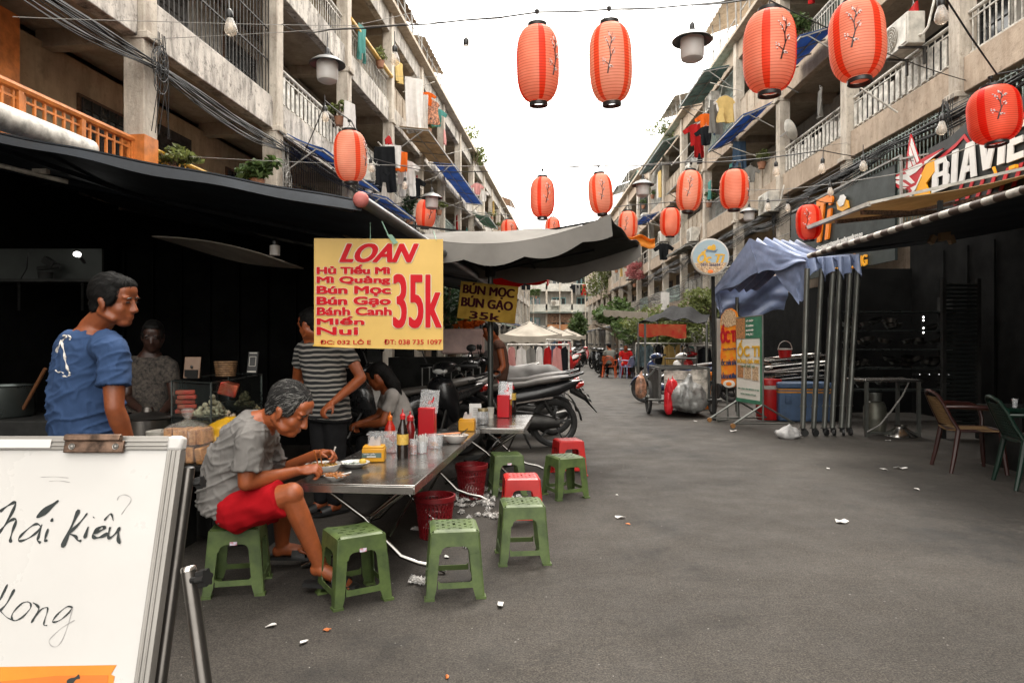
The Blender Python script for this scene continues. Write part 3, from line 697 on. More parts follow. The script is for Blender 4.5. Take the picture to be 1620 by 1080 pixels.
# ================================================================ facade awnings
M_blue = mat('blue_tarpaulin', (.10, .19, .40), .5, var=.2, vscale=2, translucent=.6)
M_navy = mat('dark_blue_canvas', (.025, .04, .075), .6, var=.25, translucent=.2)
M_tan = mat('tan_board', (.52, .39, .25), .7, var=.25, translucent=.25)
M_teal = mat('teal_sheet', (.17, .31, .31), .5, var=.3, vscale=3)
M_grnet = mat('green_net', (.20, .30, .24), .8, translucent=.4)
def awning(fn, a0, a1, zt, zb, out, mt, lab, corr=False, sagg=.05, grp='awnings on the balconies'):
    root = thing('balcony_awning', lab, 'awning', fn((a0 + a1) / 2, .1, zb), 0, grp)
    mb = MB()
    def q(u, v):
        w_ = math.sin(u * PI * 5) * .012 + (.02 * math.sin(u * 40) if corr else 0)
        return fn(a0 + (a1 - a0) * u, .12 + out * v, zt + (zb - zt) * v - sagg * math.sin(v * PI) * (.6 + .4 * math.sin(u * 7)) + w_)
    mb.sheet(q, 60 if corr else 24, 8, .012); obj('sheet', mb, mt, root, world=True)
    mb = MB()
    for k in range(4):
        a = a0 + (a1 - a0) * k / 3; mb.bar(fn(a, .1, zt - .06), fn(a, .1 + out, zb - .06), .03)
        if k in (0, 3): mb.bar(fn(a, .1, zt - .75), fn(a, .1 + out * .85, zb + (zt - zb) * .12 - .05), .025)
    mb.bar(fn(a0, .1 + out, zb - .045), fn(a1, .1 + out, zb - .045), .035); mb.bar(fn(a0, .12 + out * .5, (zt + zb) / 2 - .1), fn(a1, .12 + out * .5, (zt + zb) / 2 - .1), .025)
    obj('frame', mb, M_greypipe, root, world=True); return root
awning(Lp, 13.7, 17.5, 5.43, 5.12, .75, M_blue, 'blue tarpaulin awning at left behind the lantern over stall roof')
awning(Lp, 17.9, 21.2, 5.3, 5.05, .8, M_blue, 'blue tarpaulin awning partly hidden by the stall roller pole')
awning(Lp, 22.1, 26.4, 8.24, 8.12, .98, M_tan, 'tan board awning under white hanging sheets on left block', sagg=.01)
awning(Lp, 27.2, 35, 8.42, 8.32, .85, M_blue, 'long blue awning beyond the tan one on left block', sagg=.02)
awning(Lp, 37, 41, 8.3, 8.1, .9, M_grnet, 'faded green netting awning far along the left block')
awning(Lp, 41, 45, 5.3, 5.1, .9, M_blue, 'far blue awning low on the left block near grey umbrella rim')
awning(Lp, 28.0, 33.0, 5.3, 5.1, .9, M_corr, 'grey sheet awning low on left block beside small pendant lamp')
awning(Rp, 23.8, 27.6, 10.95, 10.78, .92, M_teal, 'teal sheet awning high on the right block', True, 0)
awning(Rp, 19.75, 23.5, 8.25, 7.88, .86, M_blue, 'dark blue tarpaulin awning on the right block beside red laundry')
awning(Rp, 15.6, 18.0, 8.6, 8.3, .9, M_blue, 'navy canvas awning between the two large right lanterns')
awning(Rp, 31.6, 38, 10.9, 10.65, .72, M_teal, 'faded teal awning beyond the nearer teal sheet awning')
awning(Rp, 27.5, 30.5, 8.2, 7.95, .8, M_tan, 'tan awning above far lanterns on right block')
awning(Rp, 36, 39, 8.2, 8.0, .9, M_blue, 'small blue awning far along the right block behind lantern')
awning(Rp, 46, 50, 5.3, 5.05, .9, M_wallp, 'pale sheet awning low on the far right block')
awning(Rp, 26.5, 30, 5.3, 5.1, .9, M_corr, 'grey sheet awning on right block above round snail sign')
# ================================================================ air conditioners
M_acw = mat('aged_white_metal', (.56, .53, .47), .5, var=.25, vscale=5); M_grille = mat('grille_grey', (.20, .17, .13), .6)
def make_ac():
    r_ = thing('air_conditioner', '', 'air conditioner', group='air conditioner units on the balconies')
    # local x along the street, -y faces the street
    obj('casing', MB().box((0, 0, .3), (.84, .32, .58)), M_acw, r_, bevel=.02)
    mb = MB()
    for rr in (.05, .1, .15, .2, .235): mb.tube([(-.14 + rr * math.cos(t * PI / 14), -.175, .3 + rr * math.sin(t * PI / 14)) for t in range(28)], .0045, 5, closed=True)
    for k in range(12): a = k * PI / 6; mb.bar((-.14 + .04 * math.cos(a), -.176, .3 + .04 * math.sin(a)), (-.14 + .23 * math.cos(a), -.176, .3 + .23 * math.sin(a)), .005)
    obj('grille', mb, M_acw, r_)
    obj('fan_opening', MB().lathe([(0, 0), (.228, 0), (.228, .006), (0, .006)], 30, Matrix.Translation((-.14, -.165, .3)) @ Matrix.Rotation(PI / 2, 4, 'X')), M_grille, r_)
    obj('service_panel', MB().box((.31, -.166, .3), (.17, .022, .5)), M_acw, r_, bevel=.006)
    mb = MB().box((-.28, 0, -.01), (.04, .5, .035)); mb.box((.28, 0, -.01), (.04, .5, .035)); mb.box((-.28, .22, -.16), (.04, .04, .3)); mb.box((.28, .22, -.16), (.04, .04, .3)); obj('bracket', mb, M_iron, r_)
    mb = MB().tube([(.42, .05, .15), (.52, .05, .12), (.6, .1, .22), (.62, .2, .7)], .022, 8); obj('pipe', mb, M_wht, r_); return r_
pa = make_ac(); uR = math.atan2(1, .0139); uL_ = math.atan2(1, .1019)
AC = [(Rp(12.65, .32, 6.62), 'R', 'large boxy air conditioner jutting out beside the near right pillar'), (Rp(19.6, .3, 4.95), 'R', 'air conditioner hung at the foot of pillar with satellite dish'),
 (Rp(25.4, .3, 9.9), 'R', 'air conditioner high up under the steep teal awning'), (Lp(12.7, .25, 3.35), 'L', 'air conditioner behind white bars above plants, left block'), (Lp(18.4, .3, 5.5), 'L', 'white air conditioner just right of the lantern above stall awning'),
 (Lp(24.2, .3, 5.6), 'L', 'air conditioner behind hanging laundry on left block'), (Rp(34.3, .3, 6.3), 'R', 'small far air conditioner on the right block above round sign'), (Rp(42.5, .3, 6.2), 'R', 'tiny air conditioner far down the right block'), (Lp(33, .3, 5.4), 'L', 'far air conditioner low on left block near small pendant lamp')]
for i, (loc, sd, lab) in enumerate(AC):
    o = pa if i == 0 else dup(pa, loc); o.location = loc; o.rotation_euler = (0, 0, uR + PI if sd == 'R' else uL_); o['label'] = lab
for x, y, z, lab in ((-.4, 82.6, 5.75, 'left'), (3.1, 82.6, 5.75, 'middle'), (8.8, 82.6, 5.75, 'right')):
    dup(pa, (5.6 + x - 3.5, y, z), 0, f'tiny air conditioner on the far end block, {lab} one of three', scale=1.2)
# ================================================================ laundry
GARM = {'shirt': [(-.16, 0), (-.2, .42), (-.36, .34), (-.42, .46), (-.2, .62), (-.07, .66), (.07, .66), (.2, .62), (.42, .46), (.36, .34), (.2, .42), (.17, 0)],
 'trousers': [(-.2, 0), (-.05, 0), (0, .45), (.05, 0), (.2, 0), (.19, .85), (-.19, .85)],
 'dress': [(-.28, 0), (.28, 0), (.18, .5), (.3, .6), (.2, .72), (.06, .78), (-.06, .78), (-.2, .72), (-.3, .6), (-.18, .5)],
 'sheet': [(-.17, 0), (.18, .05), (.2, 1.2), (-.2, 1.22)], 'towel': [(-.2, 0), (.2, .02), (.2, .6), (-.2, .6)]}
def cloth(name, col): return mat(name, col, .9, var=.08, vscale=6, translucent=.25, spec=.1)
M_cw = cloth('white_cotton', (.74, .71, .68)); M_cb = cloth('black_cotton', (.015, .016, .018)); M_cr = cloth('red_cotton', (.42, .02, .02)); M_co = cloth('orange_cotton', (.7, .14, .02))
M_cy = cloth('yellow_cotton', (.68, .5, .2)); M_cg = cloth('grey_cotton', (.24, .23, .21)); M_cj = cloth('blue_denim', (.08, .13, .2)); M_cp = cloth('pink_cotton', (.62, .3, .28)); M_ct = cloth('teal_cotton', (.1, .3, .27))
M_flo = mat('floral_cloth', (.6, .28, .16), .9, var=.9, vscale=14, col2=(.03, .04, .05), translucent=.2); M_hang = mat('pale_hanger', (.6, .58, .55), .5)
def garment(kind, loc, mt, lab, rz=0, sc=1.0, grp='laundry drying on the balconies'):
    rg = random.Random(hash(lab) % 1000 if False else len(lab) * 7 + int(abs(loc[0]) * 100))
    nm = {'shirt': 'hanging_shirt', 'trousers': 'hanging_trousers', 'dress': 'hanging_dress', 'sheet': 'hanging_sheet', 'towel': 'hanging_towel'}[kind]
    root = thing(nm, lab, {'shirt': 'shirt', 'trousers': 'trousers', 'dress': 'dress', 'sheet': 'sheet', 'towel': 'towel'}[kind], loc, rz, grp)
    ol = GARM[kind]; top = max(v for u, v in ol); pts = []
    for i in range(len(ol)):
        a, b = ol[i], ol[(i + 1) % len(ol)]; n = 5
        for k in range(n): pts.append((a[0] + (b[0] - a[0]) * k / n, a[1] + (b[1] - a[1]) * k / n))
    # fill on a grid clipped by the outline so that folds can ripple
    bm = bmesh.new(); vs_ = [bm.verts.new((u, 0, v)) for u, v in pts]; f = bm.faces.new(vs_); bmesh.ops.triangulate(bm, faces=[f]); bmesh.ops.subdivide_edges(bm, edges=bm.edges, cuts=2, use_grid_fill=True)
    ph = rg.uniform(0, 6)
    for v in bm.verts:
        d = 1 - v.co.z / top; v.co.y += (.05 * math.sin(v.co.x * 22 + ph) + .025 * math.sin(v.co.x * 47 + ph * 2 + v.co.z * 4)) * d; v.co.x *= 1 - .12 * d * math.sin(ph)
    bm.normal_update(); mb = MB(); bm.verts.index_update()
    A = [v.co * sc + v.normal * .012 for v in bm.verts]; B = [v.co * sc - v.normal * .012 for v in bm.verts]; n = len(A)
    fs = [[v.index for v in f.verts] for f in bm.faces] + [[n + v.index for v in reversed(f.verts)] for f in bm.faces]
    fs += [[e.verts[0].index, e.verts[1].index, n + e.verts[1].index, n + e.verts[0].index] for e in bm.edges if e.is_boundary]
    bm.free(); mb.add([p - Vector((0, 0, top * sc)) for p in A + B], fs); obj('cloth', mb, mt, root)
    h = MB().tube([(-.17 * sc, 0, -.05), (0, 0, .05), (.17 * sc, 0, -.05)], .006, 5); h.tube([(0, 0, .05), (0, 0, .1), (.02, 0, .12)], .004, 5); obj('hanger', h, M_hang, root); return root
for kind, px, py, b, mt, sc, lab in (
 ('sheet', 655, 123, .55, M_cw, 1.5, 'long white sheet hanging down from the top balcony, left block'), ('sheet', 668, 150, .65, M_cw, 1.0, 'shorter white cloth beside the long white sheet'),
 ('dress', 681, 158, .7, M_flo, 1.1, 'dark floral dress hanging below roof edge'), ('shirt', 690, 172, .7, M_ct, 1.0, 'teal shirt hanging behind the floral dress'), ('shirt', 676, 146, .7, M_co, .7, 'orange printed top above the floral dress'),
 ('trousers', 608, 232, .5, M_cb, 1.5, 'large black trousers hanging left of the white shirts'), ('shirt', 596, 262, .5, M_cb, .8, 'small black top next to large black trousers'),
 ('towel', 634, 240, .6, M_co, 1.0, 'narrow orange towel among white laundry'), ('shirt', 640, 254, .6, M_cw, 1.1, 'white shirt hanging in front of tan awning shade'), ('trousers', 645, 262, .65, M_cw, 1.1, 'white trousers next to the white shirt'), ('shirt', 656, 282, .65, M_cb, 1.0, 'black shirt at the lower end of the laundry pole'), ('towel', 622, 230, .6, M_cw, 1.1, 'white towel close to the pillar, left block'),
 ('dress', 1148, 152, .8, M_cy, 1.1, 'yellow dress hanging under the steep teal awning'), ('trousers', 1132, 160, .85, M_cg, 1.3, 'grey trousers left of the yellow dress'), ('shirt', 1138, 158, .85, M_cw, .6, 'white small top between grey trousers and yellow dress'), ('shirt', 1116, 180, .95, M_co, .9, 'bright orange top above the red outfit'),
 ('shirt', 1103, 196, .95, M_cr, 1.2, 'red top of the hanging red outfit, right block'), ('trousers', 1106, 216, .95, M_cr, .9, 'red trousers below the red top'), ('shirt', 1117, 200, 1.0, M_cb, 1.0, 'black shirt right of the red top'), ('trousers', 1170, 224, .5, M_cj, 1.0, 'blue jeans hanging below the dark blue awning'),
 ('shirt', 1187, 264, .5, M_cg, .7, 'grey cloth hanging over the solid panel balcony'), ('shirt', 1050, 385, .6, M_cb, 1.2, 'black top far along right block below small lantern'), ('sheet', 1052, 462, 1.2, M_cw, .9, 'white sheet drying low at the far right block'),
 ('shirt', 755, 290, .6, M_cp, .9, 'pink top far along the left block'), ('shirt', 764, 302, .6, M_cw, .9, 'white top far along the left block beside blue awning'), ('trousers', 832, 428, .6, M_cb, 2.2, 'black clothes hanging on the far left block beside the closing block')):
    loc = (fL if px < 900 else fR)(px, py, b); garment(kind, loc, mt, lab, rnd.uniform(-.5, .5), sc)
for k, (px, mt, lab) in enumerate(((909, M_cb, 'black'), (914, M_cg, 'grey'), (919, M_cb, 'dark short'), (923, M_cr, 'red'))): garment('trousers' if k % 2 else 'shirt', P(px, 450, 82.2), mt, lab + ' garment hanging on the far end block', 0, 1.5)
# laundry poles
for lab, pts in (('laundry pole with black and white clothes, left block', [fL(598, 225, .1), fL(668, 300, .8)]), ('laundry pole carrying red and black clothes, right block', [fR(1165, 150, .2), fR(1092, 205, 1.1)]), ('white pole sticking out above the wide red lantern, right block', [fR(1420, 178, .1), fR(1350, 132, .9)]), ('white poles angled from balcony beyond the red outfit', [fR(1098, 220, .1), fR(1062, 262, 1.2)])):
    tag(obj('laundry_pole', MB().tube(pts, .02, 8), M_wht), lab, 'pole', 'poles on the balconies')
# satellite dish
sd = thing('satellite_dish', 'white satellite dish on a pillar of the right block', 'satellite dish', fR(1246, 208, .25))
obj('dish', MB().lathe([(0, 0), (.12, .01), (.22, .04), (.3, .09), (.3, .1), (.21, .055), (.1, .025), (0, .015)], 24, Matrix.Rotation(R(65), 4, 'Y')), M_acw, sd); obj('arm', MB().tube([(-.02, 0, 0), (-.2, 0, -.15)], .02, 6), M_greypipe, sd)
# ================================================================ plants
def leaf_mat(name, c): return mat(name, c, .55, var=.7, vscale=5, col2=tuple(x * .35 for x in c), translucent=.35)
M_leaf = leaf_mat('leaf_green', (.095, .15, .045)); M_leaf2 = leaf_mat('leaf_yellow_green', (.17, .20, .06)); M_leaf3 = leaf_mat('leaf_dark', (.035, .07, .03)); M_bark = mat('bark', (.14, .10, .07), .9, bump=.4)
M_pot = mat('clay_pot', (.3, .14, .08), .8)
def leaves(c, rad, n, sz, seed, clumps=7, flat=.8):
    rg = random.Random(seed); mb = MB(); cl = []
    for k in range(clumps):
        v = Vector((rg.gauss(0, 1), rg.gauss(0, 1), rg.gauss(0, 1) * flat)); v = v.normalized() * rg.uniform(.35, .85)
        cl.append((Vector((v.x * rad[0], v.y * rad[1], v.z * rad[2])), rg.uniform(.3, .55)))
    for i in range(n):
        cc, cr_ = rg.choice(cl); d = Vector((rg.gauss(0, 1), rg.gauss(0, 1), rg.gauss(0, 1))).normalized() * (rg.random() ** .4) * cr_
        p = Vector(c) + cc + Vector((d.x * rad[0], d.y * rad[1], d.z * rad[2])); e = Euler((rg.uniform(-1.2, 1.2), rg.uniform(-1.2, 1.2), rg.uniform(0, 6.3))); s_ = sz * rg.uniform(.6, 1.4)
        q = [Vector((0, -.5, 0)), Vector((.28, 0, .08)), Vector((0, .55, -.06)), Vector((-.28, 0, .08))]; mt_ = e.to_matrix(); mb.add([p + mt_ @ (x * s_) for x in q], [(0, 1, 2), (0, 2, 3)])
    return mb
def plant(c, rad, n, sz, lab, mt, seed, pot=True, name='potted_plant', cat='plant', grp='plants on the balconies'):
    c = Vector(c); root = thing(name, lab, cat, c - Vector((0, 0, rad[2])), 0, grp)
    obj('leaves', leaves(c, rad, n, sz, seed), mt, root, world=True)
    mb = MB(); rg = random.Random(seed)
    for k in range(5): mb.tube([c - Vector((0, 0, rad[2])), c + Vector((rg.uniform(-.4, .4) * rad[0], rg.uniform(-.4, .4) * rad[1], rad[2] * .3))], .012, 5)
    obj('stems', mb, M_bark, root, world=True)
    if pot: obj('pot', MB().lathe([(.09, -.2), (.13, 0), (.14, .0), (.12, .01), (0, 0)], 14), M_pot, root)
    return root
plant(fL(275, 249, .1), (.45, .3, .16), 420, .09, 'leafy plant on balcony ledge left of air conditioner, above dark awning', M_leaf2, 1)
plant(fL(407, 262, .25), (.38, .35, .25), 420, .14, 'broad leaved plant below the caged air conditioner', M_leaf, 2)
plant(fL(648, 320, .3), (.3, .3, .6), 300, .12, 'trailing dark plant below hanging laundry on left block', M_leaf3, 3)
plant(fL(752, 230, .3), (1.2, .8, 1.1), 900, .16, 'thin climbing plant on roof cage of the left block', M_leaf2, 4, False)
plant(fR(1062, 205, .1), (1.0, .8, .6), 700, .14, 'wispy shrub growing on the right roof beyond teal awning', M_leaf2, 5, False)
plant(fR(1268, 40, .2), (.4, .3, .4), 300, .12, 'small green plant on upper railing between two large right lanterns', M_leaf, 6)
plant(fR(1004, 428, .5), (.9, .9, .8), 900, .14, 'pink flowering bush on balcony of far right block', leaf_mat('pink_bloom', (.5, .16, .16)), 7)
plant(fR(975, 408, .4), (.9, .8, .9), 700, .16, 'green climber on far right balcony left of pink bush', M_leaf2, 8)
plant(fR(1130, 466, .4), (.45, .3, .3), 300, .12, 'flower pots on low balcony behind blue tent', M_leaf, 9)
plant(fR(950, 440, .6), (1.5, 1.0, 2.2), 1200, .2, 'tall climbing greenery on the far right block', M_leaf2, 10, False)
plant(P(848, 463, 82.3), (.9, .4, .5), 400, .25, 'tiny balcony shrub on the far end block', M_leaf, 11)
# ================================================================ noodle stall on the left
def ray_plane(M, px, py):
    """pixel -> (u, v) on the plane of M (its x and z axes)"""
    o = Vector((0, 0, H)); d = Vector(((px - 810) / F, 1, (543 - py) / F)); I = M.inverted(); o2 = I @ o; d2 = I.to_3x3() @ d
    t = -o2.y / d2.y; p = o2 + d2 * t; return p.x, p.z
def strokes(M, lines, conv, w_, t=.0012, off=.0005):
    """pen strokes as thin raised ribbons on plane M; lines of (points, width factor)"""
    mb = MB(); kk = 0
    for pts, f in lines:
        uv = [Vector(ray_plane(M, *conv(x, y))) for x, y in pts]
        # Catmull-Rom
        q = []
        for i in range(len(uv) - 1):
            p0, p1, p2, p3 = uv[max(i - 1, 0)], uv[i], uv[i + 1], uv[min(i + 2, len(uv) - 1)]
            for k in range(5):
                s_ = k / 5; q.append(.5 * ((2 * p1) + (p2 - p0) * s_ + (2 * p0 - 5 * p1 + 4 * p2 - p3) * s_ ** 2 + (3 * p1 - p0 - 3 * p2 + p3) * s_ ** 3))
        q.append(uv[-1]); n = len(q); L_ = []; R_ = []
        for i, p in enumerate(q):
            d = (q[min(i + 1, n - 1)] - q[max(i - 1, 0)]); d = d.normalized() if d.length > 1e-9 else Vector((1, 0)); nn = Vector((-d.y, d.x))
            ww = w_ * f * (.75 + .35 * math.sin(i * .7 + kk)) * (1 if 0 < i < n - 1 else .5); L_.append(p + nn * ww / 2); R_.append(p - nn * ww / 2)
        kk += 1; y = -off - .00012 * kk
        vs_ = [M @ Vector((p.x, y, p.y)) for p in L_ + R_]; mb.add(vs_, [(i, i + 1, n + i + 1, n + i) for i in range(n - 1)])
    return mb
M_steel = mat('brushed_steel', (.52, .50, .475), .2, .95, var=.25, vscale=4, rvar=.12); M_chrome = mat('chrome_tube', (.27, .26, .245), .2, 1.0, var=.1)
M_alu = mat('aluminium_frame', (.27, .255, .235), .42, .5, var=.1); M_board = mat('white_board', (.50, .485, .465), .28, var=.04, vscale=2, spec=.5)
M_ink = mat('marker_ink', (.012, .018, .018), .6); M_ink2 = mat('faded_marker_ink', (.33, .32, .31), .7); M_dsteel = mat('dull_dark_steel', (.13, .12, .11), .34, .9, var=.25); M_brown = mat('rusty_clip', (.16, .10, .07), .42, .75, var=.5, vscale=30)
M_paper = mat('white_paper', (.6, .58, .555), .8, var=.05); M_ora = mat('orange_tape', (.62, .21, .006), .5, var=.15); M_ora2 = mat('deep_orange_tape', (.55, .14, .005), .5, var=.1)
# ---- whiteboard on its easel
tilt = R(16.6); bM = plane_M(P(291, 690, 1.5), (1, 0, 0), (0, math.sin(tilt), math.cos(tilt)))
BW, BH = 1.22, .86
eb = thing('whiteboard_easel', 'white marker board with handwriting on a chrome tube easel, cut by the picture edge', 'whiteboard', (-.8, 1.4, 0))
def bb(u0, u1, v0, v1, y0, y1): 
    return MB(bM).box(((u0 + u1) / 2, (y0 + y1) / 2, (v0 + v1) / 2), (u1 - u0, y1 - y0, v1 - v0))
obj('writing_panel', bb(-BW + .03, -.03, -BH + .03, -.03, 0, .012), M_board, eb, world=True)
def rail(u0, u1, v0, v1, horiz):
    mb = bb(u0, u1, v0, v1, -.006, .02); 
    for f in (.3, .62):
        if horiz: mb.box(((u0 + u1) / 2, -.0075, v0 + (v1 - v0) * f), (u1 - u0, .003, .004))
        else: mb.box((u0 + (u1 - u0) * f, -.0075, (v0 + v1) / 2), (.004, .003, v1 - v0))
    return mb
for a in ((-BW + .03, -.03, -.03, 0, 1), (-BW + .03, -.03, -BH, -BH + .03, 1), (-.03, 0, -BH + .03, -.03, 0), (-BW, -BW + .03, -BH + .03, -.03, 0)): obj('frame_rail', rail(*a), M_alu, eb, world=True, bevel=.002)
for u in (-.016, -BW + .016):
    for v in (-.016, -BH + .016): obj('corner_cap', bb(u - .0175, u + .0175, v - .0175, v + .0175, -.0085, .0215), M_board, eb, world=True, bevel=.008)
u0, v0 = ray_plane(bM, 105, 717); u1, v1 = ray_plane(bM, 203, 692)
cl = obj('paper_clip_plate', merge(bb(u0, u1, v0, v1 - .008, -.014, -.007), bb(u0 + .004, u1 - .004, v1 - .01, v1 + .003, -.026, -.012), MB(bM).tube([((u0 + .004), -.02, v1), (u1 - .004, -.02, v1)], .005, 8)), M_brown, eb, world=True, bevel=.003)
mb = MB(bM)
for f in (.14, .87): mb.ell((u0 + (u1 - u0) * f, -.0145, (v0 + v1) / 2 - .004), (.0045, .003, .0045)); mb.tube([(u0 + (u1 - u0) * f + .006 * math.cos(k * PI / 6), -.015, (v0 + v1) / 2 - .004 + .006 * math.sin(k * PI / 6)) for k in range(12)], .0012, 5, closed=True)
obj('rivets', mb, M_alu, cl, world=True)
u0, v0 = ray_plane(bM, -60, 709); u1, v1 = ray_plane(bM, 86, 695.5); obj('sticker', bb(u0, u1, v0, v1, -.0096, -.0091), M_paper, eb, world=True)
mb = merge(*[text_mb(t_, bM @ Matrix.Translation((ray_plane(bM, 10, 0)[0], -.0098, v0 + .0035 + i * .006)), .1, .0035, 0, 0, .0002) for i, t_ in enumerate(('bảng viết - hàng tốt', 'bảng trắng văn phòng')) ])
obj('sticker_print', mb, M_ink2, eb, world=True)
c1 = lambda x, y: (x / 4.5, 640 + y / 4.5); c2 = lambda x, y: (x / 4.5, 860 + y / 4.5)
top_word = [([(-160, 720), (-60, 700), (0, 690)], 1.3), ([(0, 760), (50, 722), (100, 695), (112, 705), (80, 780), (0, 915)], 1.6), ([(-5, 905), (60, 835), (105, 812), (115, 830), (90, 900), (75, 960), (88, 975)], 1.5), ([(295, 868), (270, 848), (230, 860), (160, 920), (135, 955), (150, 968), (210, 945), (270, 900), (302, 850)], 1.2), ([(300, 850), (275, 940), (270, 965), (292, 982)], 1.3),
 ([(262, 803), (340, 742), (420, 680)], 3.2), ([(345, 880), (325, 945), (322, 964), (342, 965)], 1.3), ([(370, 832), (376, 805)], 1.5), ([(565, 745), (505, 880), (445, 1015)], 2.4), ([(625, 770), (560, 850), (490, 915)], 1.5), ([(490, 915), (540, 935), (555, 962), (582, 968)], 1.4), ([(632, 865), (605, 950)], 1.8), ([(668, 803), (673, 798)], 1.2),
 ([(670, 910), (720, 895), (748, 875), (730, 865), (690, 890), (665, 925), (680, 945), (720, 940), (775, 912)], 1.7), ([(745, 822), (785, 778), (800, 785), (810, 825)], 1.0), ([(788, 868), (775, 930), (790, 945), (840, 900), (856, 868)], 1.6), ([(850, 870), (845, 950), (860, 988)], 1.7)]
obj('handwriting', strokes(bM, top_word, c1, .0042), M_ink, eb, world=True)
obj('handwriting', strokes(bM, [([(835, 680), (850, 650), (890, 640), (930, 660), (930, 690), (900, 730), (865, 780)], .55), ([(290, 515), (390, 512), (490, 520)], .3), ([(350, 545), (420, 540), (500, 552)], .3)], c1, .0042), M_ink2, eb, world=True)
kong = [([(55, 285), (0, 400)], 1.4), ([(105, 320), (50, 420), (0, 475)], 1.6), ([(0, 470), (50, 520), (105, 545)], .7), ([(205, 410), (160, 420), (100, 480), (85, 520), (105, 545), (160, 520), (215, 460), (220, 425), (200, 410)], 1.0), ([(235, 415), (270, 440), (275, 470), (225, 560)], 1.3), ([(225, 555), (290, 470), (335, 450), (340, 475), (320, 540), (315, 575), (338, 578)], .9), ([(520, 450), (480, 445), (420, 490), (380, 540), (385, 555), (430, 540), (490, 490), (520, 445)], .9)]
obj('handwriting', strokes(bM, kong, c2, .0036), M_ink, eb, world=True)
obj('handwriting', strokes(bM, [([(520, 450), (490, 560), (450, 670), (410, 725), (370, 725), (350, 690), (380, 650), (450, 590), (535, 540)], .6)], c2, .0036), M_ink2, eb, world=True)
uvq = [ray_plane(bM, *p) for p in ((-120, 1056), (185, 1051), (176, 1066), (182, 1069), (178, 1088), (-120, 1095))]
obj('orange_tape', MB().prism(uvq, lambda u, v, t: bM @ Vector((u, t, v)), -.0012, -.0004), M_ora, eb, world=True)
uvq = [ray_plane(bM, *p) for p in ((-120, 1086), (0, 1077), (90, 1068), (172, 1067), (170, 1100), (-120, 1110))]
obj('orange_tape', MB().prism(uvq, lambda u, v, t: bM @ Vector((u, t, v)), -.0021, -.0014), M_ora2, eb, world=True)
obj('handwriting', strokes(bM, [([(485, 995), (530, 962), (572, 938)], 3.6)], c2, .0036, off=.0024), M_ink, eb, world=True)
# easel tubes, knobs, legs
def onb(px, py, y): u, v = ray_plane(bM, px, py); return bM @ Vector((u, y, v))
def kn(c, axis, r=.016, h=.018):
    c = Vector(c); a = Vector(axis).normalized(); mb = MB(); q = a.to_track_quat('Z', 'Y').to_matrix().to_4x4(); M = Matrix.Translation(c) @ q
    mb.lathe([(.006, -.02), (.006, 0)], 8, M); prof = []
    pts = [((r * (1 + .16 * math.cos(6 * k * PI / 18))) * math.cos(k * PI / 18), (r * (1 + .16 * math.cos(6 * k * PI / 18))) * math.sin(k * PI / 18)) for k in range(36)]
    mb.prism(pts, lambda u, v, t: M @ Vector((u, v, t)), 0, h); return mb
dn = -(bM.to_3x3() @ Vector((0, 0, 1))); ptop = P(299, 741, 1.52); pbot = ptop + dn * .75
obj('front_tube', MB().tube([ptop, pbot], .0125, 16), M_dsteel, eb, world=True)
obj('tube_cap', MB().ell(ptop, (.0127, .0127, .006)), M_blk, eb, world=True)
l0 = P(298, 899, 1.38); l1 = Vector((-.43, 1.16, .0)); obj('splayed_leg', MB().tube([l0, l1], .0145, 18), M_dsteel, eb, world=True)
obj('tube_cap', MB().lathe([(.0, .004), (.0135, .004), (.0155, .001), (.0155, -.006), (0, -.006)], 18, Matrix.Translation(l0) @ (l0 - l1).to_track_quat('Z', 'Y').to_matrix().to_4x4()), M_steel, eb, world=True)
obj('knob', kn(P(312, 764, 1.52), (1, -.1, .2), .013, .014), M_blk, eb, world=True); obj('knob', kn(P(316, 915, 1.36), (1, -.2, .25)), M_blk, eb, world=True)
obj('rear_leg', MB().tube([P(292, 745, 1.54), Vector((-1.08, 1.9, 0))], .0125, 14), M_dsteel, eb, world=True)
obj('rear_leg', MB().tube([Vector((-1.85, 1.55, 1.0)), Vector((-1.8, 2.2, 0))], .0125, 14), M_chrome, eb, world=True)
obj('front_tube', MB().tube([Vector((-1.93, 1.5, 1.0)), Vector((-1.95, 1.24, 0))], .0125, 14), M_chrome, eb, world=True)
# ---- stall awning (dark tarpaulin, roller tube along the street side)
M_tarp = mat('black_blue_tarpaulin', (.006, .011, .019), .55, var=.4, vscale=2, translucent=.06); M_pinkcap = mat('faded_red_cap', (.5, .14, .12), .6, var=.3)
uLv = Vector((.1014, .9948, 0)); nLv = Vector((.9948, -.1014, 0))
A0 = P(573, 318, 3.9); AL = 8.2
sa = thing('stall_awning', 'large dark tarpaulin roof of the noodle stall with roller tube along its street edge', 'awning', (A0.x - 2.5, A0.y + 3, 0))
Bk = A0 - Vector((4.75, 0, 0)); Bk.z = A0.z + 4.75 * .212
def q(u, v):
    p = A0.lerp(Bk, v) + uLv * AL * u; p.z += -.05 * math.sin(v * PI) + .004 * math.sin(v * 43) * (1 - u) + .03 * math.sin(u * 25) * math.sin(v * PI) - .05 * math.sin(u * PI * 4) ** 2 * v; return p
obj('tarpaulin', MB().sheet(q, 40, 60, .008), M_tarp, sa, world=True)
def q2(u, v): p = q(0, u); return p + Vector((0, -.004 - .02 * v, -.012 - v * (.05 + .008 * math.sin(u * 9) + .006 * math.sin(u * 31))))
obj('edge_flap', MB().sheet(q2, 60, 3, .005), M_tarp, sa, world=True)
obj('roller_tube', MB().tube([A0 + uLv * -.02, A0 + uLv * AL], .036, 16), mat('dark_roller', (.05, .055, .055), .35, .3), sa, world=True)
obj('roller_cap', MB().ell(A0 + Vector((0, -.035, 0)), (.046, .034, .046)), M_pinkcap, sa, world=True)
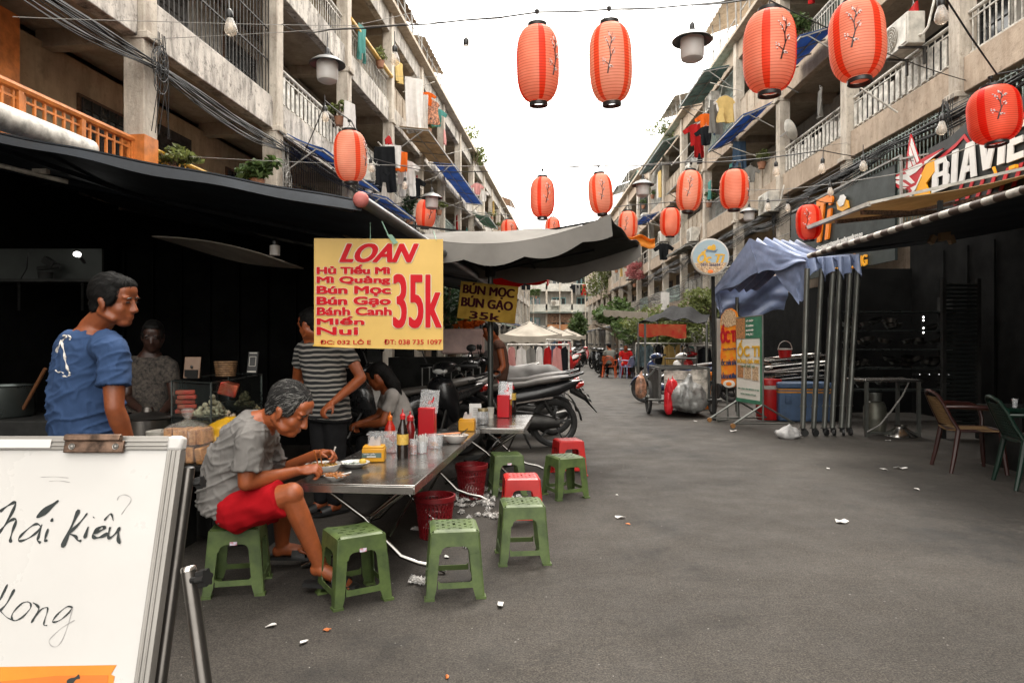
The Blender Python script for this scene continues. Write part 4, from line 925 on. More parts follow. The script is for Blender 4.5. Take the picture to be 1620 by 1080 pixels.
mb = MB()
for k in (0.02, .3, .6, .98): mb.bar(q(k, .02) - Vector((0, 0, .04)), q(k, .98) - Vector((0, 0, .05)), .035)
mb.bar(q(.02, .5) - Vector((0, 0, .07)), q(.98, .5) - Vector((0, 0, .07)), .035)
obj('awning_arm', mb, M_tarp, sa, world=True)
tag(obj('roller_casing', MB().tube([Lp(3.5, .35, 3.45), Lp(7.9, .35, 3.45)], .13, 18), M_wht), 'thick white pipe lying above the dark stall awning at upper left', 'pipe')
tag(obj('tube_light', merge(MB().tube([P(-40, 252, 4.6), P(108, 288, 4.9)], .017, 12), MB().box(P(60, 274, 4.75) + Vector((0, .03, .02)), (.1, .04, .03))), M_wht), 'unlit white tube light hanging under the stall awning at far left', 'lamp')
def q(u, v):
    a = P(240 + 210 * u, 372 + 6 * u + 34 * u ** 2.2, 6.0 - u * .6); return a + Vector((0, .5 * v, -.10 * math.sin(u * PI) * v - .01))
tag(obj('hanging_tarpaulin', MB().sheet(q, 24, 6, .01), mat('grey_tarpaulin', (.36, .32, .27), .7, var=.2)), 'small pale grey tarpaulin sagging under the dark stall roof', 'tarpaulin')
# dark innards of the stall: added dark sheets in place of deep shade, shelf with oddments
tag(obj('stall_shade_backdrop', merge(MB().prism([(-7.4, 0), (-1.8, 0), (-1.8, 2.28), (-5.3, 2.98), (-7.4, 3.0)], lambda u, v, t: Vector((u, 8.4 + t, v)), 0, .06), MB().prism([(2.5, 0), (8.4, 0), (8.4, 2.92), (2.5, 2.92)], lambda u, v, t: Lp(u, .3 + t, v), 0, .05), *[MB().box((-7.2 + .35 * k, 8.35, 1.25), (.03, .03, 2.4)) for k in range(15)]), M_dkshade), 'added shade-dark partition at the back of the noodle stall', 'backdrop')
sh = thing('wall_shelf', 'dim wall shelf with white backing board behind the man in blue', 'shelf', P(75, 440, 6.0))
obj('backing', MB().box(P(80, 420, 6.2), (.95, .03, .3)), mat('dim_backing', (.018, .021, .018), .8), sh, world=True); obj('board', MB().box(P(80, 446, 6.05), (1.2, .35, .025)), M_darkpart, sh, world=True)
obj('bracket', merge(MB().bar(P(30, 448, 5.95), P(30, 490, 6.2), .02), MB().bar(P(130, 448, 5.95), P(130, 490, 6.2), .02)), M_darkpart, sh, world=True)
M_emit = mat('lit_bulb', (1, 1, .95), .4, emit=(1, .98, .92), estr=6)
lb = thing('lit_bulb', 'small lit white bulb on the dim shelf above the man in blue', 'light bulb', P(122, 408, 6.0)); obj('bulb', MB().ell(P(122, 402, 6.0), (.03, .03, .022)), M_emit, lb, world=True); obj('socket', MB().tube([P(126, 406, 6.0), P(134, 416, 6.05)], .014, 8), M_blk, lb, world=True)
tag(obj('hand_tool', merge(MB().box(P(78, 415, 6.0), (.1, .06, .06), (0, .6, 0)), MB().tube([P(60, 425, 6.0), P(95, 421, 6.0)], .02, 8), MB().lathe([(.05, 0), (.06, .08), (0, .09)], 14, Matrix.Translation(P(72, 445, 6.0)))), M_darkpart), 'dark power tool lying on the dim shelf', 'tool')
tag(obj('hung_cord', MB().tube([P(44, 400, 6.0), P(42, 425, 6.0), P(30, 445, 6.0)], .006, 5), M_blk), 'thin dark cord hanging before the shelf backing', 'cord')
cap = thing('ceiling_lamp', 'white cylinder lamp hanging under stall roof left of the yellow menu sign', 'lamp', P(435, 404, 4.9)); obj('diffuser', MB().lathe([(0, 0), (.035, 0), (.036, .07), (0, .075)], 16), M_frost, cap); obj('base', MB().lathe([(.02, .075), (.022, .1), (0, .12)], 12), M_blk, cap)
# ---- yellow menu sign
M_sign = mat('yellow_vinyl', (.62, .395, .09), .5, var=.10, vscale=1.2); M_red = mat('red_vinyl_letter', (.48, .003, .010), .6, var=.05, spec=.2); M_white = mat('white_outline', (.6, .5, .38), .6, var=.03)
SD = 4.2; sg = thing('menu_sign', 'yellow vinyl menu sign with red lettering LOAN and 35k hanging from stall roof', 'sign', P(599, 549, SD))
k_ = SD / F
def q(u, v):
    p = P(497 + 204 * u, 377 + (172 + 3 * u) * v + 1.5 * u, SD); p.y -= (.03 * max(0, v - .975) / .025 * max(0, 1 - u * 3)); p.z += .008 * max(0, v - .97) / .03 * max(0, 1 - u * 4); return p
obj('vinyl_sheet', MB().sheet(q, 30, 40, .004), M_sign, sg, world=True)
def sign_text(txt, x0, x1, y0, y1, bold, m, off, shear=0, sc=4.5, ox=480, oy=370, D=SD, par=None, nm='lettering', grow=0):
    M = plane_M(P(ox + x0 / sc, oy + y1 / sc, D - off), (1, 0, 0), (0, 0, 1)); f = (D - off) / F
    return text_mb(txt, M, (x1 - x0) / sc * f, (y1 - y0) / sc * f, bold, shear, .0012)
rows = [('LOAN', 265, 812, 72, 200, .08, .42), ('Hủ Tiếu Mì', 100, 612, 222, 284, .10, 0), ('Mì Quảng', 100, 615, 300, 362, .10, 0), ('Bún Mọc', 100, 617, 372, 440, .10, 0), ('Bún Gạo', 100, 617, 448, 518, .10, 0), ('Bánh Canh', 100, 625, 522, 577, .10, 0), ('Miến', 100, 430, 588, 645, .10, 0), ('Nui', 100, 385, 663, 717, .11, 0), ('35k', 645, 978, 288, 668, .022, 0)]
reds = []; whites = []
for t_, x0, x1, y0, y1, bo, shr in rows: reds.append(sign_text(t_, x0, x1, y0, y1, bo, None, .0052, shr)); whites.append(sign_text(t_, x0 - 1, x1 + 1, y0 - 1, y1 + 1, bo + (.055 if t_ != '35k' else .014), None, .0032, shr))
for t_, x0, x1, y0, y1 in (('ĐC: 032 LÔ E', 120, 480, 748, 785), ('ĐT: 038 735 1097', 575, 985, 750, 785)): reds.append(sign_text(t_, x0, x1, y0, y1, .02, None, .0052))
obj('lettering', merge(*reds), M_red, sg, world=True); obj('letter_outline', merge(*whites), M_white, sg, world=True)
obj('tie_ribbon', merge(MB().prism([(0, 0), (.03, .0), (.07, -.05), (.04, -.06)], lambda u, v, t: P(612, 371, SD - .03) + Vector((u, t, v)), 0, .003), MB().tube([P(586, 380, SD - .01), P(586, 352, SD)], .003, 5), MB().tube([P(690, 380, SD - .01), P(686, 366, SD + .4)], .003, 5), MB().tube([P(616, 376, SD - .01), P(604, 350, SD)], .004, 5)), mat('green_ribbon', (.2, .34, .25), .7), sg, world=True)
# ---- grey market umbrella and a red one behind it
M_grey = mat('grey_umbrella_cloth', (.19, .18, .165), .85, var=.15, vscale=1.5, spec=.15); M_undr = mat('umbrella_underside_shade', (.055, .058, .054), .9, var=.15, spec=.1)  # M_undr holds the canopy's own shade as a dark colour
def market_umbrella(name, lab, NL, NR, FRc, FLc, pole, hub_z, m_top, m_val, sagv=.28, vh=.2, rise=-.02, skip=(), under_shade=None):
    root = thing(name, lab, 'umbrella', (pole[0], pole[1], 0), 0, 'market umbrellas along the street'); NL, NR, FRc, FLc = map(Vector, (NL, NR, FRc, FLc))
    def s_(u, v, o=0):
        p = NL.lerp(NR, u).lerp(FLc.lerp(FRc, u), v)
        p.z += -sagv * (4 * u * (1 - u) * (2 * v - 1) ** 2 + 4 * v * (1 - v) * (2 * u - 1) ** 2 * (.2 if skip and u > .5 else 1)) + rise * (1 - abs(2 * u - 1)) * (1 - abs(2 * v - 1)) * 2 + .02 * math.sin(u * 17) * math.sin(v * 13) - o; return p
    obj('canopy', MB().sheet(s_, 30, 30, .006), m_top, root, world=True)
    if under_shade: obj('under_shade', MB().sheet(lambda u, v: s_(.005 + .99 * u, .005 + .99 * v, .02), 24, 24, .004), under_shade, root, world=True)  # added under-sheet, coloured dark for the shade below the canopy
    for e in range(4):
        if e in skip: continue
        def vq(t, w_):
            u, v = ((t, 0), (1, t), (1 - t, 1), (0, 1 - t))[e]; c = s_(u, v); d = Vector((c.x - pole[0], c.y - pole[1], 0)).normalized()
            hh = vh * (.72 + .28 * abs(math.sin(t * PI * 4.5))); return c + d * (.006 + .012 * w_) + Vector((0, 0, -hh * w_ - .004)) + d * .010 * math.sin(t * 21) * w_
        obj('valance', MB().sheet(vq, 54, 5, .005), m_val, root, world=True)
    hub = Vector((pole[0], pole[1], hub_z)); mb = MB()
    for u, v in ((0, 0), (1, 0), (1, 1), (0, 1), (.5, 0), (1, .5), (.5, 1), (0, .5)):
        e = s_(.5 + (u - .5) * .62, .5 + (v - .5) * .62, .03); mb.bar(hub, e, .022); mb.bar(s_(.5, .5, .035), s_(.5 + (u - .5) * .98, .5 + (v - .5) * .98, .028), .018)
    obj('rib', mb, M_darkpart, root, world=True)
    obj('pole', MB().tube([(pole[0], pole[1], 0), (pole[0], pole[1], NL.z - .02)], .03, 14), mat('umbrella_pole', (.06, .065, .06), .4, .5), root, world=True)
    obj('hub', MB().lathe([(.045, -.06), (.055, -.05), (.055, .05), (.04, .06)], 16, Matrix.Translation(hub)), M_darkpart, root, world=True)
    obj('base', MB().lathe([(.28, 0), (.28, .05), (.05, .1), (.04, .25), (0, .25)], 20, Matrix.Translation((pole[0], pole[1], 0))), M_darkpart, root, world=True); return root
z_ = 2.43
market_umbrella('market_umbrella', 'large square grey market umbrella shading the steel noodle tables', (-1.5, 6.15, z_), (.905, 6.3, z_ + .01), (1.5, 8.0, z_), (-.95, 8.15, z_), (-.225, 7.12), 2.0, M_grey, M_grey, skip=(1,), under_shade=M_undr)
M_redcl = mat('red_umbrella_cloth', (.5, .012, .012), .8, var=.15, translucent=.3)
market_umbrella('market_umbrella', 'red market umbrella mostly hidden behind the grey one', (-1.3, 9.0, 2.45), (.42, 9.2, 2.45), (.6, 11.2, 2.45), (-1.2, 11, 2.45), (-.45, 10.1), 2.2, M_redcl, M_redcl, .12, .2)
M_oran = mat('orange_umbrella_cloth', (.8, .3, .02), .8, var=.12, translucent=.4)
tag(obj('orange_tarpaulin', MB().sheet(lambda u, v: P(990 + 46 * u, 372 + 4 * u + (24 - 10 * u) * v + 3 * math.sin(u * 9), 11.5 + u * 1.2 + .1 * math.sin(v * 5)), 16, 6, .01), M_oran), 'orange tarpaulin corner showing beyond the right corner of grey umbrella', 'tarpaulin')
# ---- brown price board on the umbrella pole
pc = [P(725.6, 444, 6.95), P(816.7, 451, 6.95), P(813, 512, 6.9), P(722.7, 503, 6.9)]
bM2 = plane_M(pc[3], pc[2] - pc[3], pc[0] - pc[3]); W2 = (pc[2] - pc[3]).length; H2 = (pc[0] - pc[3]).length
pbd = thing('price_board', 'brownish yellow price board reading BÚN MỌC, tied to the umbrella pole', 'sign', tuple(pc[3]))
obj('board', MB(bM2).box((W2 / 2 + .005, .008, H2 / 2), (W2 + .01, .012, H2)), mat('ochre_board', (.30, .18, .024), .8, spec=.2, var=.3, vscale=4), pbd, world=True, bevel=.004)
M_maroon = mat('maroon_letter', (.028, .003, .005), .8, spec=.1); tx = []
for t_, x0, x1, y0, y1 in (('BÚN MỌC', .06, .95, .62, .97), ('BÚN GẠO', .055, .945, .27, .63), ('35k', .22, .74, .03, .22)): tx.append(text_mb(t_, bM2 @ Matrix.Translation((x0 * W2, -.001, y0 * H2)), (x1 - x0) * W2, (y1 - y0) * H2, .05 if t_ != '35k' else .08, 0, .0015))
obj('lettering', merge(*tx), M_maroon, pbd, world=True)
# ---- steel tables
def steel_table(lab, c, w_, l_, h_, ends, seed):
    root = thing('steel_table', lab, 'table', (c[0], c[1], 0), -math.atan(.0995), 'stainless steel folding tables')
    mb = MB().box((0, 0, h_ - .004), (w_, l_, .008)); 
    for sx in (-1, 1): mb.box((sx * (w_ / 2 - .003), 0, h_ - .028), (.006, l_, .039))
    for sy in (-1, 1): mb.box((0, sy * (l_ / 2 - .003), h_ - .028), (w_ - .013, .006, .039))
    obj('tabletop', mb, M_steel, root, bevel=.002)
    for y in ends:
        mb = MB(); x = w_ / 2
        mb.tube([(-x + .06, y - .02, h_ - .05), (-.02, y, .3), (x - .14, y + .02, .09), (x - .04, y + .02, .055), (x + .05, y + .02, .04), (x + .11, y + .02, .013)], .0125, 12)
        mb.tube([(x - .06, y + .03, h_ - .05), (.02, y + .03, .3), (-x + .14, y + .03, .09), (-x, y + .03, .04), (-x - .06, y + .03, .013)], .0125, 12)
        obj('leg', mb, M_chrome, root)
    mb = MB()
    for i in range(len(ends) - 1): mb.tube([(0, ends[i], .3), (0, ends[i + 1], .3)], .009, 8); mb.tube([(.12, ends[i], .2), (w_ / 2 - .1, ends[i + 1] - .3, h_ - .06)], .008, 8)
    obj('brace', mb, M_chrome, root); return root
TZ = .53
steel_table('long stainless steel table where the man in grey eats noodles', (-.70, 4.62), .64, 2.26, TZ, (-.9, -.1, .8), 1)
steel_table('second stainless steel table under the umbrella beside the parked scooters', (-.17, 6.38), .66, 1.12, TZ, (-.4, .4), 2)
# ---- plastic stools
M_green = mat('olive_green_plastic', (.078, .115, .032), .5, var=.3, vscale=8, col2=(.036, .058, .018), bump=.05, bscale=60); M_rstool = mat('red_plastic', (.45, .012, .010), .35, var=.15, vscale=5)
def make_stool(m, kind):
    root = thing('plastic_stool', '', 'stool', group='plastic stools around the steel tables')
    h, a, b = .335, .118, .143
    n = 17; cell = 2 * a / n; holes = set()
    if kind == 0:
        for i in range(2, n - 2, 2):
            for j in range(2, n - 2, 2):
                if ((i + j) // 2) % 2 == 0: holes.add((i, j))
        holes |= {(8, 7), (8, 9), (4, 7), (12, 7)}
    else:
        for i in range(2, n - 3, 4):
            for j in range(3, n - 2, 3):
                o_ = (j // 3) % 2 * 2
                for k in range(2): holes.add((i + o_ + k, j))
    mb = MB(); t = .006
    def zt(x, y): return h - .006 * (1 - (x / a) ** 2) * (1 if kind else .3) - .012 * max(0, (max(abs(x), abs(y)) / a - .86)) / .14
    vid = {}
    def V(i, j, k):
        if (i, j, k) not in vid: x, y = -a + i * cell, -a + j * cell; vid[(i, j, k)] = len(mb.v); mb.v.append(Vector((x, y, zt(x, y) - (t if k else 0))))
        return vid[(i, j, k)]
    ins = lambda i, j: 0 <= i < n and 0 <= j < n and (i, j) not in holes and not (i in (0, n - 1) and j in (0, n - 1))
    for i in range(n):
        for j in range(n):
            if not ins(i, j): continue
            mb.f.append([V(i, j, 0), V(i + 1, j, 0), V(i + 1, j + 1, 0), V(i, j + 1, 0)]); mb.f.append([V(i, j, 1), V(i, j + 1, 1), V(i + 1, j + 1, 1), V(i + 1, j, 1)])
            for di, dj, p0, p1 in ((-1, 0, (i, j), (i, j + 1)), (1, 0, (i + 1, j + 1), (i + 1, j)), (0, -1, (i + 1, j), (i, j)), (0, 1, (i, j + 1), (i + 1, j + 1))):
                if not ins(i + di, j + dj): mb.f.append([V(*p0, 0), V(*p1, 0), V(*p1, 1), V(*p0, 1)])
    obj('seat', mb, m, root, ang=50)
    def side(z): return a + (b - a) * (1 - z / h) + .001
    # each side face: a moulded plate with an arched opening; cut into left leg, right leg, top apron, low rail
    def plate(poly, s_, mb):
        rot = Matrix.Rotation(s_ * PI / 2, 4, 'Z'); mb.prism(poly, lambda u, v, t_: rot @ Vector((u, -(side(v)) + t_, v)), 0, .006)
    def edge(z): return side(z) - .0005
    ap = MB(); rl = MB(); wl = .05; ztop = h - .012; za = h * .76; zr0, zr1 = .055, .082
    for s_ in range(4):
        eo = lambda z: edge(z) - .007
        # apron with arched lower edge
        pts = [(-eo(ztop), ztop), (-eo(za - .035), za - .035)]
        x1 = eo(za) - wl
        arc = [(-x1 - .004, za - .035), (-x1 + .004, za - .012), (-x1 + .016, za - .003), (-x1 + .03, za), (x1 - .03, za), (x1 - .016, za - .003), (x1 - .004, za - .012), (x1 + .004, za - .035)]
        plate(pts + arc + [(eo(za - .035), za - .035), (eo(ztop), ztop)], s_, ap)
        x0 = eo(.07) - wl + .004; plate([(-x0, zr0), (x0, zr0), (x0 - .001, zr1 + .012), (x0 - .012, zr1), (-x0 + .012, zr1), (-x0 + .001, zr1 + .012)], s_, rl)
    obj('apron', ap, m, root); obj('low_rail', rl, m, root)
    for k in range(4):
        lg = MB()
        for s_, sg_ in ((k, -1), ((k - 1) % 4, 1)):
            eo = lambda z: edge(z) - (.0005 if s_ == k else .0068); zt_ = za - .0355
            plate([(sg_ * eo(.008), .008), (sg_ * (eo(.008) - wl + .012), .008), (sg_ * (eo(.06) - wl + .004), .05), (sg_ * (eo(zt_) - wl), zt_), (sg_ * eo(zt_), zt_)][::sg_], s_, lg)
        c = Matrix.Rotation(k * PI / 2, 4, 'Z') @ Vector((-edge(0) + .018, -edge(0) + .018, 0)); lg.box((c.x, c.y, .006), (.05, .05, .012))
        # corner spine up to the seat
        c2 = Matrix.Rotation(k * PI / 2, 4, 'Z') @ Vector((-a + .004, -a + .004, h - .016)); c1 = Matrix.Rotation(k * PI / 2, 4, 'Z') @ Vector((-edge(.01) + .006, -edge(.01) + .006, .01)); lg.tube([c1, c2], .007, 8)
        obj('leg', lg, m, root)
    return root
def foot(px, py): return G(px, py)
ps = {(0, 0): make_stool(M_green, 0), (0, 1): make_stool(M_green, 1), (1, 0): make_stool(M_rstool, 0)}
ST = [((718, 935), 3.47, 0, 0, 8, 'green stool with square seat holes, second from the camera along the table, near white litter'),
 ((560, 935), 3.38, 0, 1, 32, 'green stool with slotted seat and small sticker, in front of the diner\'s sandal'),
 ((826, 880), 3.98, 0, 0, 6, 'pale green stool with seat holes standing before the nearer red stool'),
 ((377, 935), 3.5, 0, 1, 12, 'green stool on which the man in grey shirt sits'),
 ((825, 800), 4.75, 1, 0, 4, 'nearer red stool, behind the pale green stool'),
 ((802, 760), 5.72, 0, 1, 10, 'green stool under the table end beside the red baskets'),
 ((894, 770), 5.6, 0, 0, 24, 'green stool farthest out in the street, in front of far red stool'),
 ((899, 735), 6.55, 1, 0, 12, 'far red stool behind the outermost green stool')]
us = set()
for (px, py), D, c, kd, rz, lab in ST:
    loc = Vector(((px - 810) / F * D, D, 0)); o = ps[(c, kd)] if (c, kd) not in us else dup(ps[(c, kd)], loc); us.add((c, kd)); o.location = loc; o.rotation_euler = (0, 0, R(rz)); o['label'] = lab
    if px == 560:
        st_ = MB().box((0, -.1325, .262), (.034, .002, .017), (R(-4), 0, 0)); obj('sticker', st_, mat('sticker_print', (.5, .5, .6), .5, var=.9, vscale=60, col2=(.5, .05, .05)), o)
# ---- red waste baskets under the table
M_bask = mat('dark_red_plastic', (.20, .008, .012), .35, var=.2)
def basket(lab, loc, first=[]):
    root = thing('waste_basket', lab, 'basket', loc, 0, 'red waste baskets under the table'); mb = MB(); n = 30
    rz_ = lambda z: .095 + .03 * z / .27
    for z in (0.005, .04, .09, .14, .19, .235): mb.tube([(rz_(z) * math.cos(k * PI / 15), rz_(z) * math.sin(k * PI / 15), z) for k in range(30)], .004, 5, closed=True)
    for k in range(n):
        a = 2 * PI * k / n; mb.bar((rz_(0) * math.cos(a), rz_(0) * math.sin(a), 0), (rz_(.25) * math.cos(a), rz_(.25) * math.sin(a), .25), .006)
        for z in (.04, .09, .14, .19): mb.bar((rz_(z) * math.cos(a), rz_(z) * math.sin(a), z), (rz_(z + .04) * math.cos(a + .15), rz_(z + .04) * math.sin(a + .15), z + .04), .006)
    obj('mesh_wall', mb, M_bask, root); obj('rim', MB().lathe([(.124, .235), (.135, .24), (.135, .27), (.124, .272), (.124, .235)], 36, cap=False), M_bask, root); obj('bottom', MB().lathe([(0, .003), (.095, .003), (.095, .008), (0, .008)], 24), M_bask, root)
    obj('crumpled_tissue', leaves((0, 0, .06), (.06, .06, .05), 60, .05, 5), M_paper, root)
basket('dark red waste basket under the table near the second stool', (-.50, 4.42, 0)); basket('dark red waste basket farther under the table beside chrome feet', (-.33, 5.55, 0))
# ================================================================ things on the tables
M_porc = mat('white_porcelain', (.56, .54, .51), .2, var=.04, spec=.6); M_noodle = mat('noodles', (.62, .36, .08), .5, var=.5, vscale=60); M_soy = mat('soy_sauce', (.018, .010, .008), .12, spec=.6); M_chili = mat('chili_sauce', (.50, .02, .008), .25, var=.15); M_ocap = mat('orange_cap', (.75, .17, .01), .4); M_rcap = mat('red_cap', (.48, .012, .014), .4)
M_ybox = mat('yellow_plastic', (.58, .27, .007), .4, var=.1); M_clear = glass('clear_plastic', (.93, .94, .95), .08, .22); M_redpl = mat('red_holder', (.47, .004, .010), .35, var=.08); M_lab = mat('yellow_label', (.66, .42, .08), .6, var=.2, vscale=40); M_tissue = mat('tissue', (.6, .55, .53), .9, var=.08, translucent=.3); M_dkgrn = mat('teal_band', (.09, .14, .12), .5); M_wood2 = mat('orange_chopstick', (.58, .17, .03), .4)
def T(px, py): return G(px, py, TZ) + Vector((0, 0, .0015))
def bowl(name, lab, loc, r, h, fill=None, cat='bowl'):
    root = thing(name, lab, cat, loc, 0); pr = [(0, .004), (r * .45, 0), (r * .5, .004), (r * .82, h * .5), (r, h), (r * .985, h + .001), (r * .8, h * .56), (r * .48, h * .2), (0, h * .16)]
    obj('shell', MB().lathe(pr, 40, cap=False), M_porc, root, ang=60)
    if fill:
        rg = random.Random(int(loc[0] * 1000)); mb = MB()
        for k in range(70):
            a = rg.uniform(0, 6.3); d = r * .7 * rg.random() ** .5; z = h * .72 + rg.uniform(0, .012); L_ = rg.uniform(.02, .05); b = rg.uniform(0, 6.3); p = Vector((d * math.cos(a), d * math.sin(a), z))
            mb.tube([p, p + Vector((L_ * .5 * math.cos(b), L_ * .5 * math.sin(b), .008)), p + Vector((L_ * math.cos(b + .6), L_ * math.sin(b + .6), 0)) * .9], .0028, 5)
        mb.lathe([(0, h * .72), (r * .86, h * .7), (r * .8, h * .6)], 24); obj('noodles', mb, fill, root)
    return root
b1 = bowl('noodle_bowl', 'white bowl of yellow noodles in front of the eating man', T(512, 751), .098, .06, M_noodle)
mb = MB(); rg = random.Random(2)
for k in range(14): a = rg.uniform(0, 6.3); d = rg.uniform(.01, .06); mb.ell((d * math.cos(a), d * math.sin(a), .052), (.009, .007, .005), None, 6, 4)
obj('garnish', mb, M_leaf, b1)
b2 = bowl('sauce_dish', 'small white sauce dish with tiny spoon near the table edge', T(530, 760), .058, .028, mat('fish_sauce', (.35, .13, .03), .2), 'dish')
obj('spoon', MB().tube([(.02, -.01, .028), (.075, .0, .04), (.085, .003, .043)], [.005, .004, .006], 6), M_porc, b2)
b3 = bowl('plate', 'shallow white plate with lime wedge behind the noodle bowl', T(561, 739), .088, .030, None, 'plate'); obj('lime_wedge', MB().ell((.045, .01, .032), (.022, .016, .016)), mat('lime', (.62, .42, .06), .4), b3); obj('herbs', leaves((-.02, 0, .02), (.05, .045, .01), 60, .02, 3), mat('pale_herb', (.5, .56, .5), .7, var=.5, vscale=30), b3)
b4 = bowl('noodle_bowl', 'empty white bowl with chopsticks and spoon laid across it', T(720, 701), .098, .06, mat('broth', (.5, .42, .36), .3)); obj('chopsticks', merge(MB().tube([(-.13, -.02, .066), (.03, .05, .07)], .004, 6), MB().tube([(-.12, -.035, .066), (.04, .03, .07)], .004, 6)), M_wood2, b4); obj('spoon', MB().tube([(.03, .02, .055), (.09, .03, .1)], [.006, .004], 6), M_chrome, b4)
def tissue_box(lab, loc, w_, d_, h_, rz, band):
    root = thing('tissue_box', lab, 'tissue box', loc, rz, 'yellow tissue boxes on the tables'); obj('case', MB().box((0, 0, h_ / 2), (w_, d_, h_)), M_ybox, root, bevel=.006); obj('lid', MB().box((0, 0, h_ + .006), (w_ * .94, d_ * .94, .014)), M_ybox, root, bevel=.005)
    if band:
        bd = obj('label_band', MB().box((-.008, -d_ / 2 - .0015, h_ * .52), (w_ * .86, .002, h_ * .36)), M_dkgrn, root)
        obj('label_print', merge(text_mb('khăn giấy', plane_M((-w_ * .4, -d_ / 2 - .0028, h_ * .56), (1, 0, 0), (0, 0, 1)), w_ * .5, h_ * .12, .06, 0, .0005), MB().box((-.01, -d_ / 2 - .003, h_ * .43), (w_ * .4, .001, h_ * .1))), M_paper, bd)
    def q(u, v): a = u * 2 * PI; r_ = .03 * (1 - v) + .018 * v * (1 + .5 * math.sin(3 * a)); return Vector((r_ * math.cos(a) * 1.3 + .01 * v, r_ * math.sin(a) * .6, h_ + .012 + v * .045 + .012 * v * math.sin(2 * a + 1)))
    obj('tissue', MB().sheet(q, 24, 6, .001), M_tissue, root); return root
tissue_box('yellow tissue box with dark label band near the eating man', T(592, 729), .135, .11, .082, R(4), True)
tissue_box('plain yellow tissue box farther along the table beside the glass jar', T(739, 681), .132, .11, .085, R(-4), False)
def bottle(lab, loc, prof, m, capm, lab_m=None, z0=.1, z1=.17, capz=None, name='sauce_bottle', cat='bottle'):
    root = thing(name, lab, cat, loc, 0, 'sauce bottles on the tables'); obj('body', MB().lathe(prof, 22), m, root); H_ = prof[-1][1]; r_ = prof[-1][0]
    obj('cap', MB().lathe([(r_ + .003, H_ - .004), (r_ + .004, H_ + .022), (r_ * .8, H_ + .03), (r_ * .35, H_ + .036), (r_ * .25, H_ + .06), (0, H_ + .062)], 18), capm, root)
    if lab_m:
        rr = max(r for r, z in prof) + .0008; obj('label', MB().lathe([(rr, z0), (rr, z1)], 24, cap=False), lab_m, root)
    return root
soyp = [(.033, 0), (.036, .006), (.036, .15), (.031, .18), (.018, .215), (.014, .235), (.014, .245)]
sb = bottle('soy sauce bottle with yellow label and red cap, nearest of the bottles', T(637, 724), soyp, M_soy, M_rcap, M_lab, .085, .15)
bottle('squat red chili bottle with orange cap, left of the soy sauce', T(617, 700), [(.033, 0), (.042, .02), (.042, .08), (.034, .12), (.018, .15), (.014, .165)], M_chili, M_ocap)
bottle('dark red sauce bottle with red cap right behind the soy sauce', T(649, 708), [(.03, 0), (.034, .01), (.034, .12), (.028, .15), (.02, .17), (.02, .19)], mat('dark_chili', (.16, .008, .008), .2), M_rcap)
bottle('red sauce bottle in front of the umbrella pole', T(803, 656), [(.04, 0), (.044, .01), (.044, .15), (.03, .21), (.018, .25), (.015, .27)], M_chili, M_rcap, M_lab, .1, .15)
bottle('dark bottle with red cap behind, right of the umbrella pole', T(811, 652), soyp, M_soy, M_rcap, M_lab, .13, .2); bottle('thin dark bottle at the foot of the umbrella pole', T(790, 657), [(r * .7, z * .8) for r, z in soyp], M_soy, M_blk, M_lab, .05, .12)
r_ = thing('chili_jar', 'small glass jar of orange chili oil beside soy sauce bottle', 'jar', T(654, 719)); obj('oil', MB().lathe([(.021, .003), (.022, .06), (0, .061)], 16), mat('chili_oil', (.45, .06, .01), .2), r_); obj('glass', MB().lathe([(.024, 0), (.025, .1), (.022, .1), (.0215, .002)], 18, cap=False), M_clear, r_); obj('spoon', MB().tube([(.0, 0, .05), (.012, .0, .15)], .003, 6), M_porc, r_)
r_ = thing('straw_cup', 'bundle of white straws in a cup on the table edge', 'cup', T(668, 717)); mb = MB(); rg = random.Random(9)
for k in range(34): a = rg.uniform(0, 6.3); d = .03 * rg.random() ** .5; mb.tube([(d * .8 * math.cos(a), d * .8 * math.sin(a), .004), (d * 1.25 * math.cos(a), d * 1.25 * math.sin(a), .105 + rg.uniform(0, .025))], .0035, 6)
obj('straws', mb, M_paper, r_); obj('cup', MB().lathe([(.031, 0), (.035, .08), (.033, .08), (.03, .003)], 20, cap=False), M_clear, r_)
def holder(lab, loc, s_, rzz):
    r_ = thing('chopstick_holder', lab, 'chopstick holder', loc, rzz, 'red chopstick holders'); obj('box', MB().box((0, 0, .115 * s_), (.128 * s_, .09 * s_, .23 * s_)), M_redpl, r_, bevel=.008)
    q = lambda u, v: Vector((-.06 + .145 * u, -.02 + .08 * v, .19 + .17 * v + .004 * math.sin(u * 6))) * s_
    ld = obj('clear_lid', MB().sheet(q, 8, 6, .003), M_clear, r_); obj('lid_clip', MB().box((.02 * s_, .045 * s_, .345 * s_), (.04 * s_, .004, .02)), M_clear, ld)
    obj('lid_emblem', MB().prism([(0, 0), (.02, .015), (.03, .05), (.02, .06), (.012, .03), (-.015, .03), (-.02, .01)], lambda u, v, t: Vector((.02 + u, .008 + t + v * .45, .25 + v)) * s_, 0, .001), M_redpl, r_); return r_
holder('tall red chopstick holder with open clear lid, left on the long table', T(676, 692), 1, R(-6)); holder('red chopstick holder with open clear lid beside the umbrella pole', T(797, 660), .95, R(-8))
r_ = thing('plastic_tub', 'clear plastic tub with tissues next to the yellow tissue box', 'tub', T(608, 714), R(4)); obj('tub', MB().box((0, 0, .06), (.2, .14, .12)), M_clear, r_, bevel=.01); obj('tissue', leaves((0, 0, .06), (.08, .05, .04), 90, .07, 4), M_tissue, r_); obj('rim', MB().box((0, 0, .123), (.215, .155, .006)), M_clear, r_)
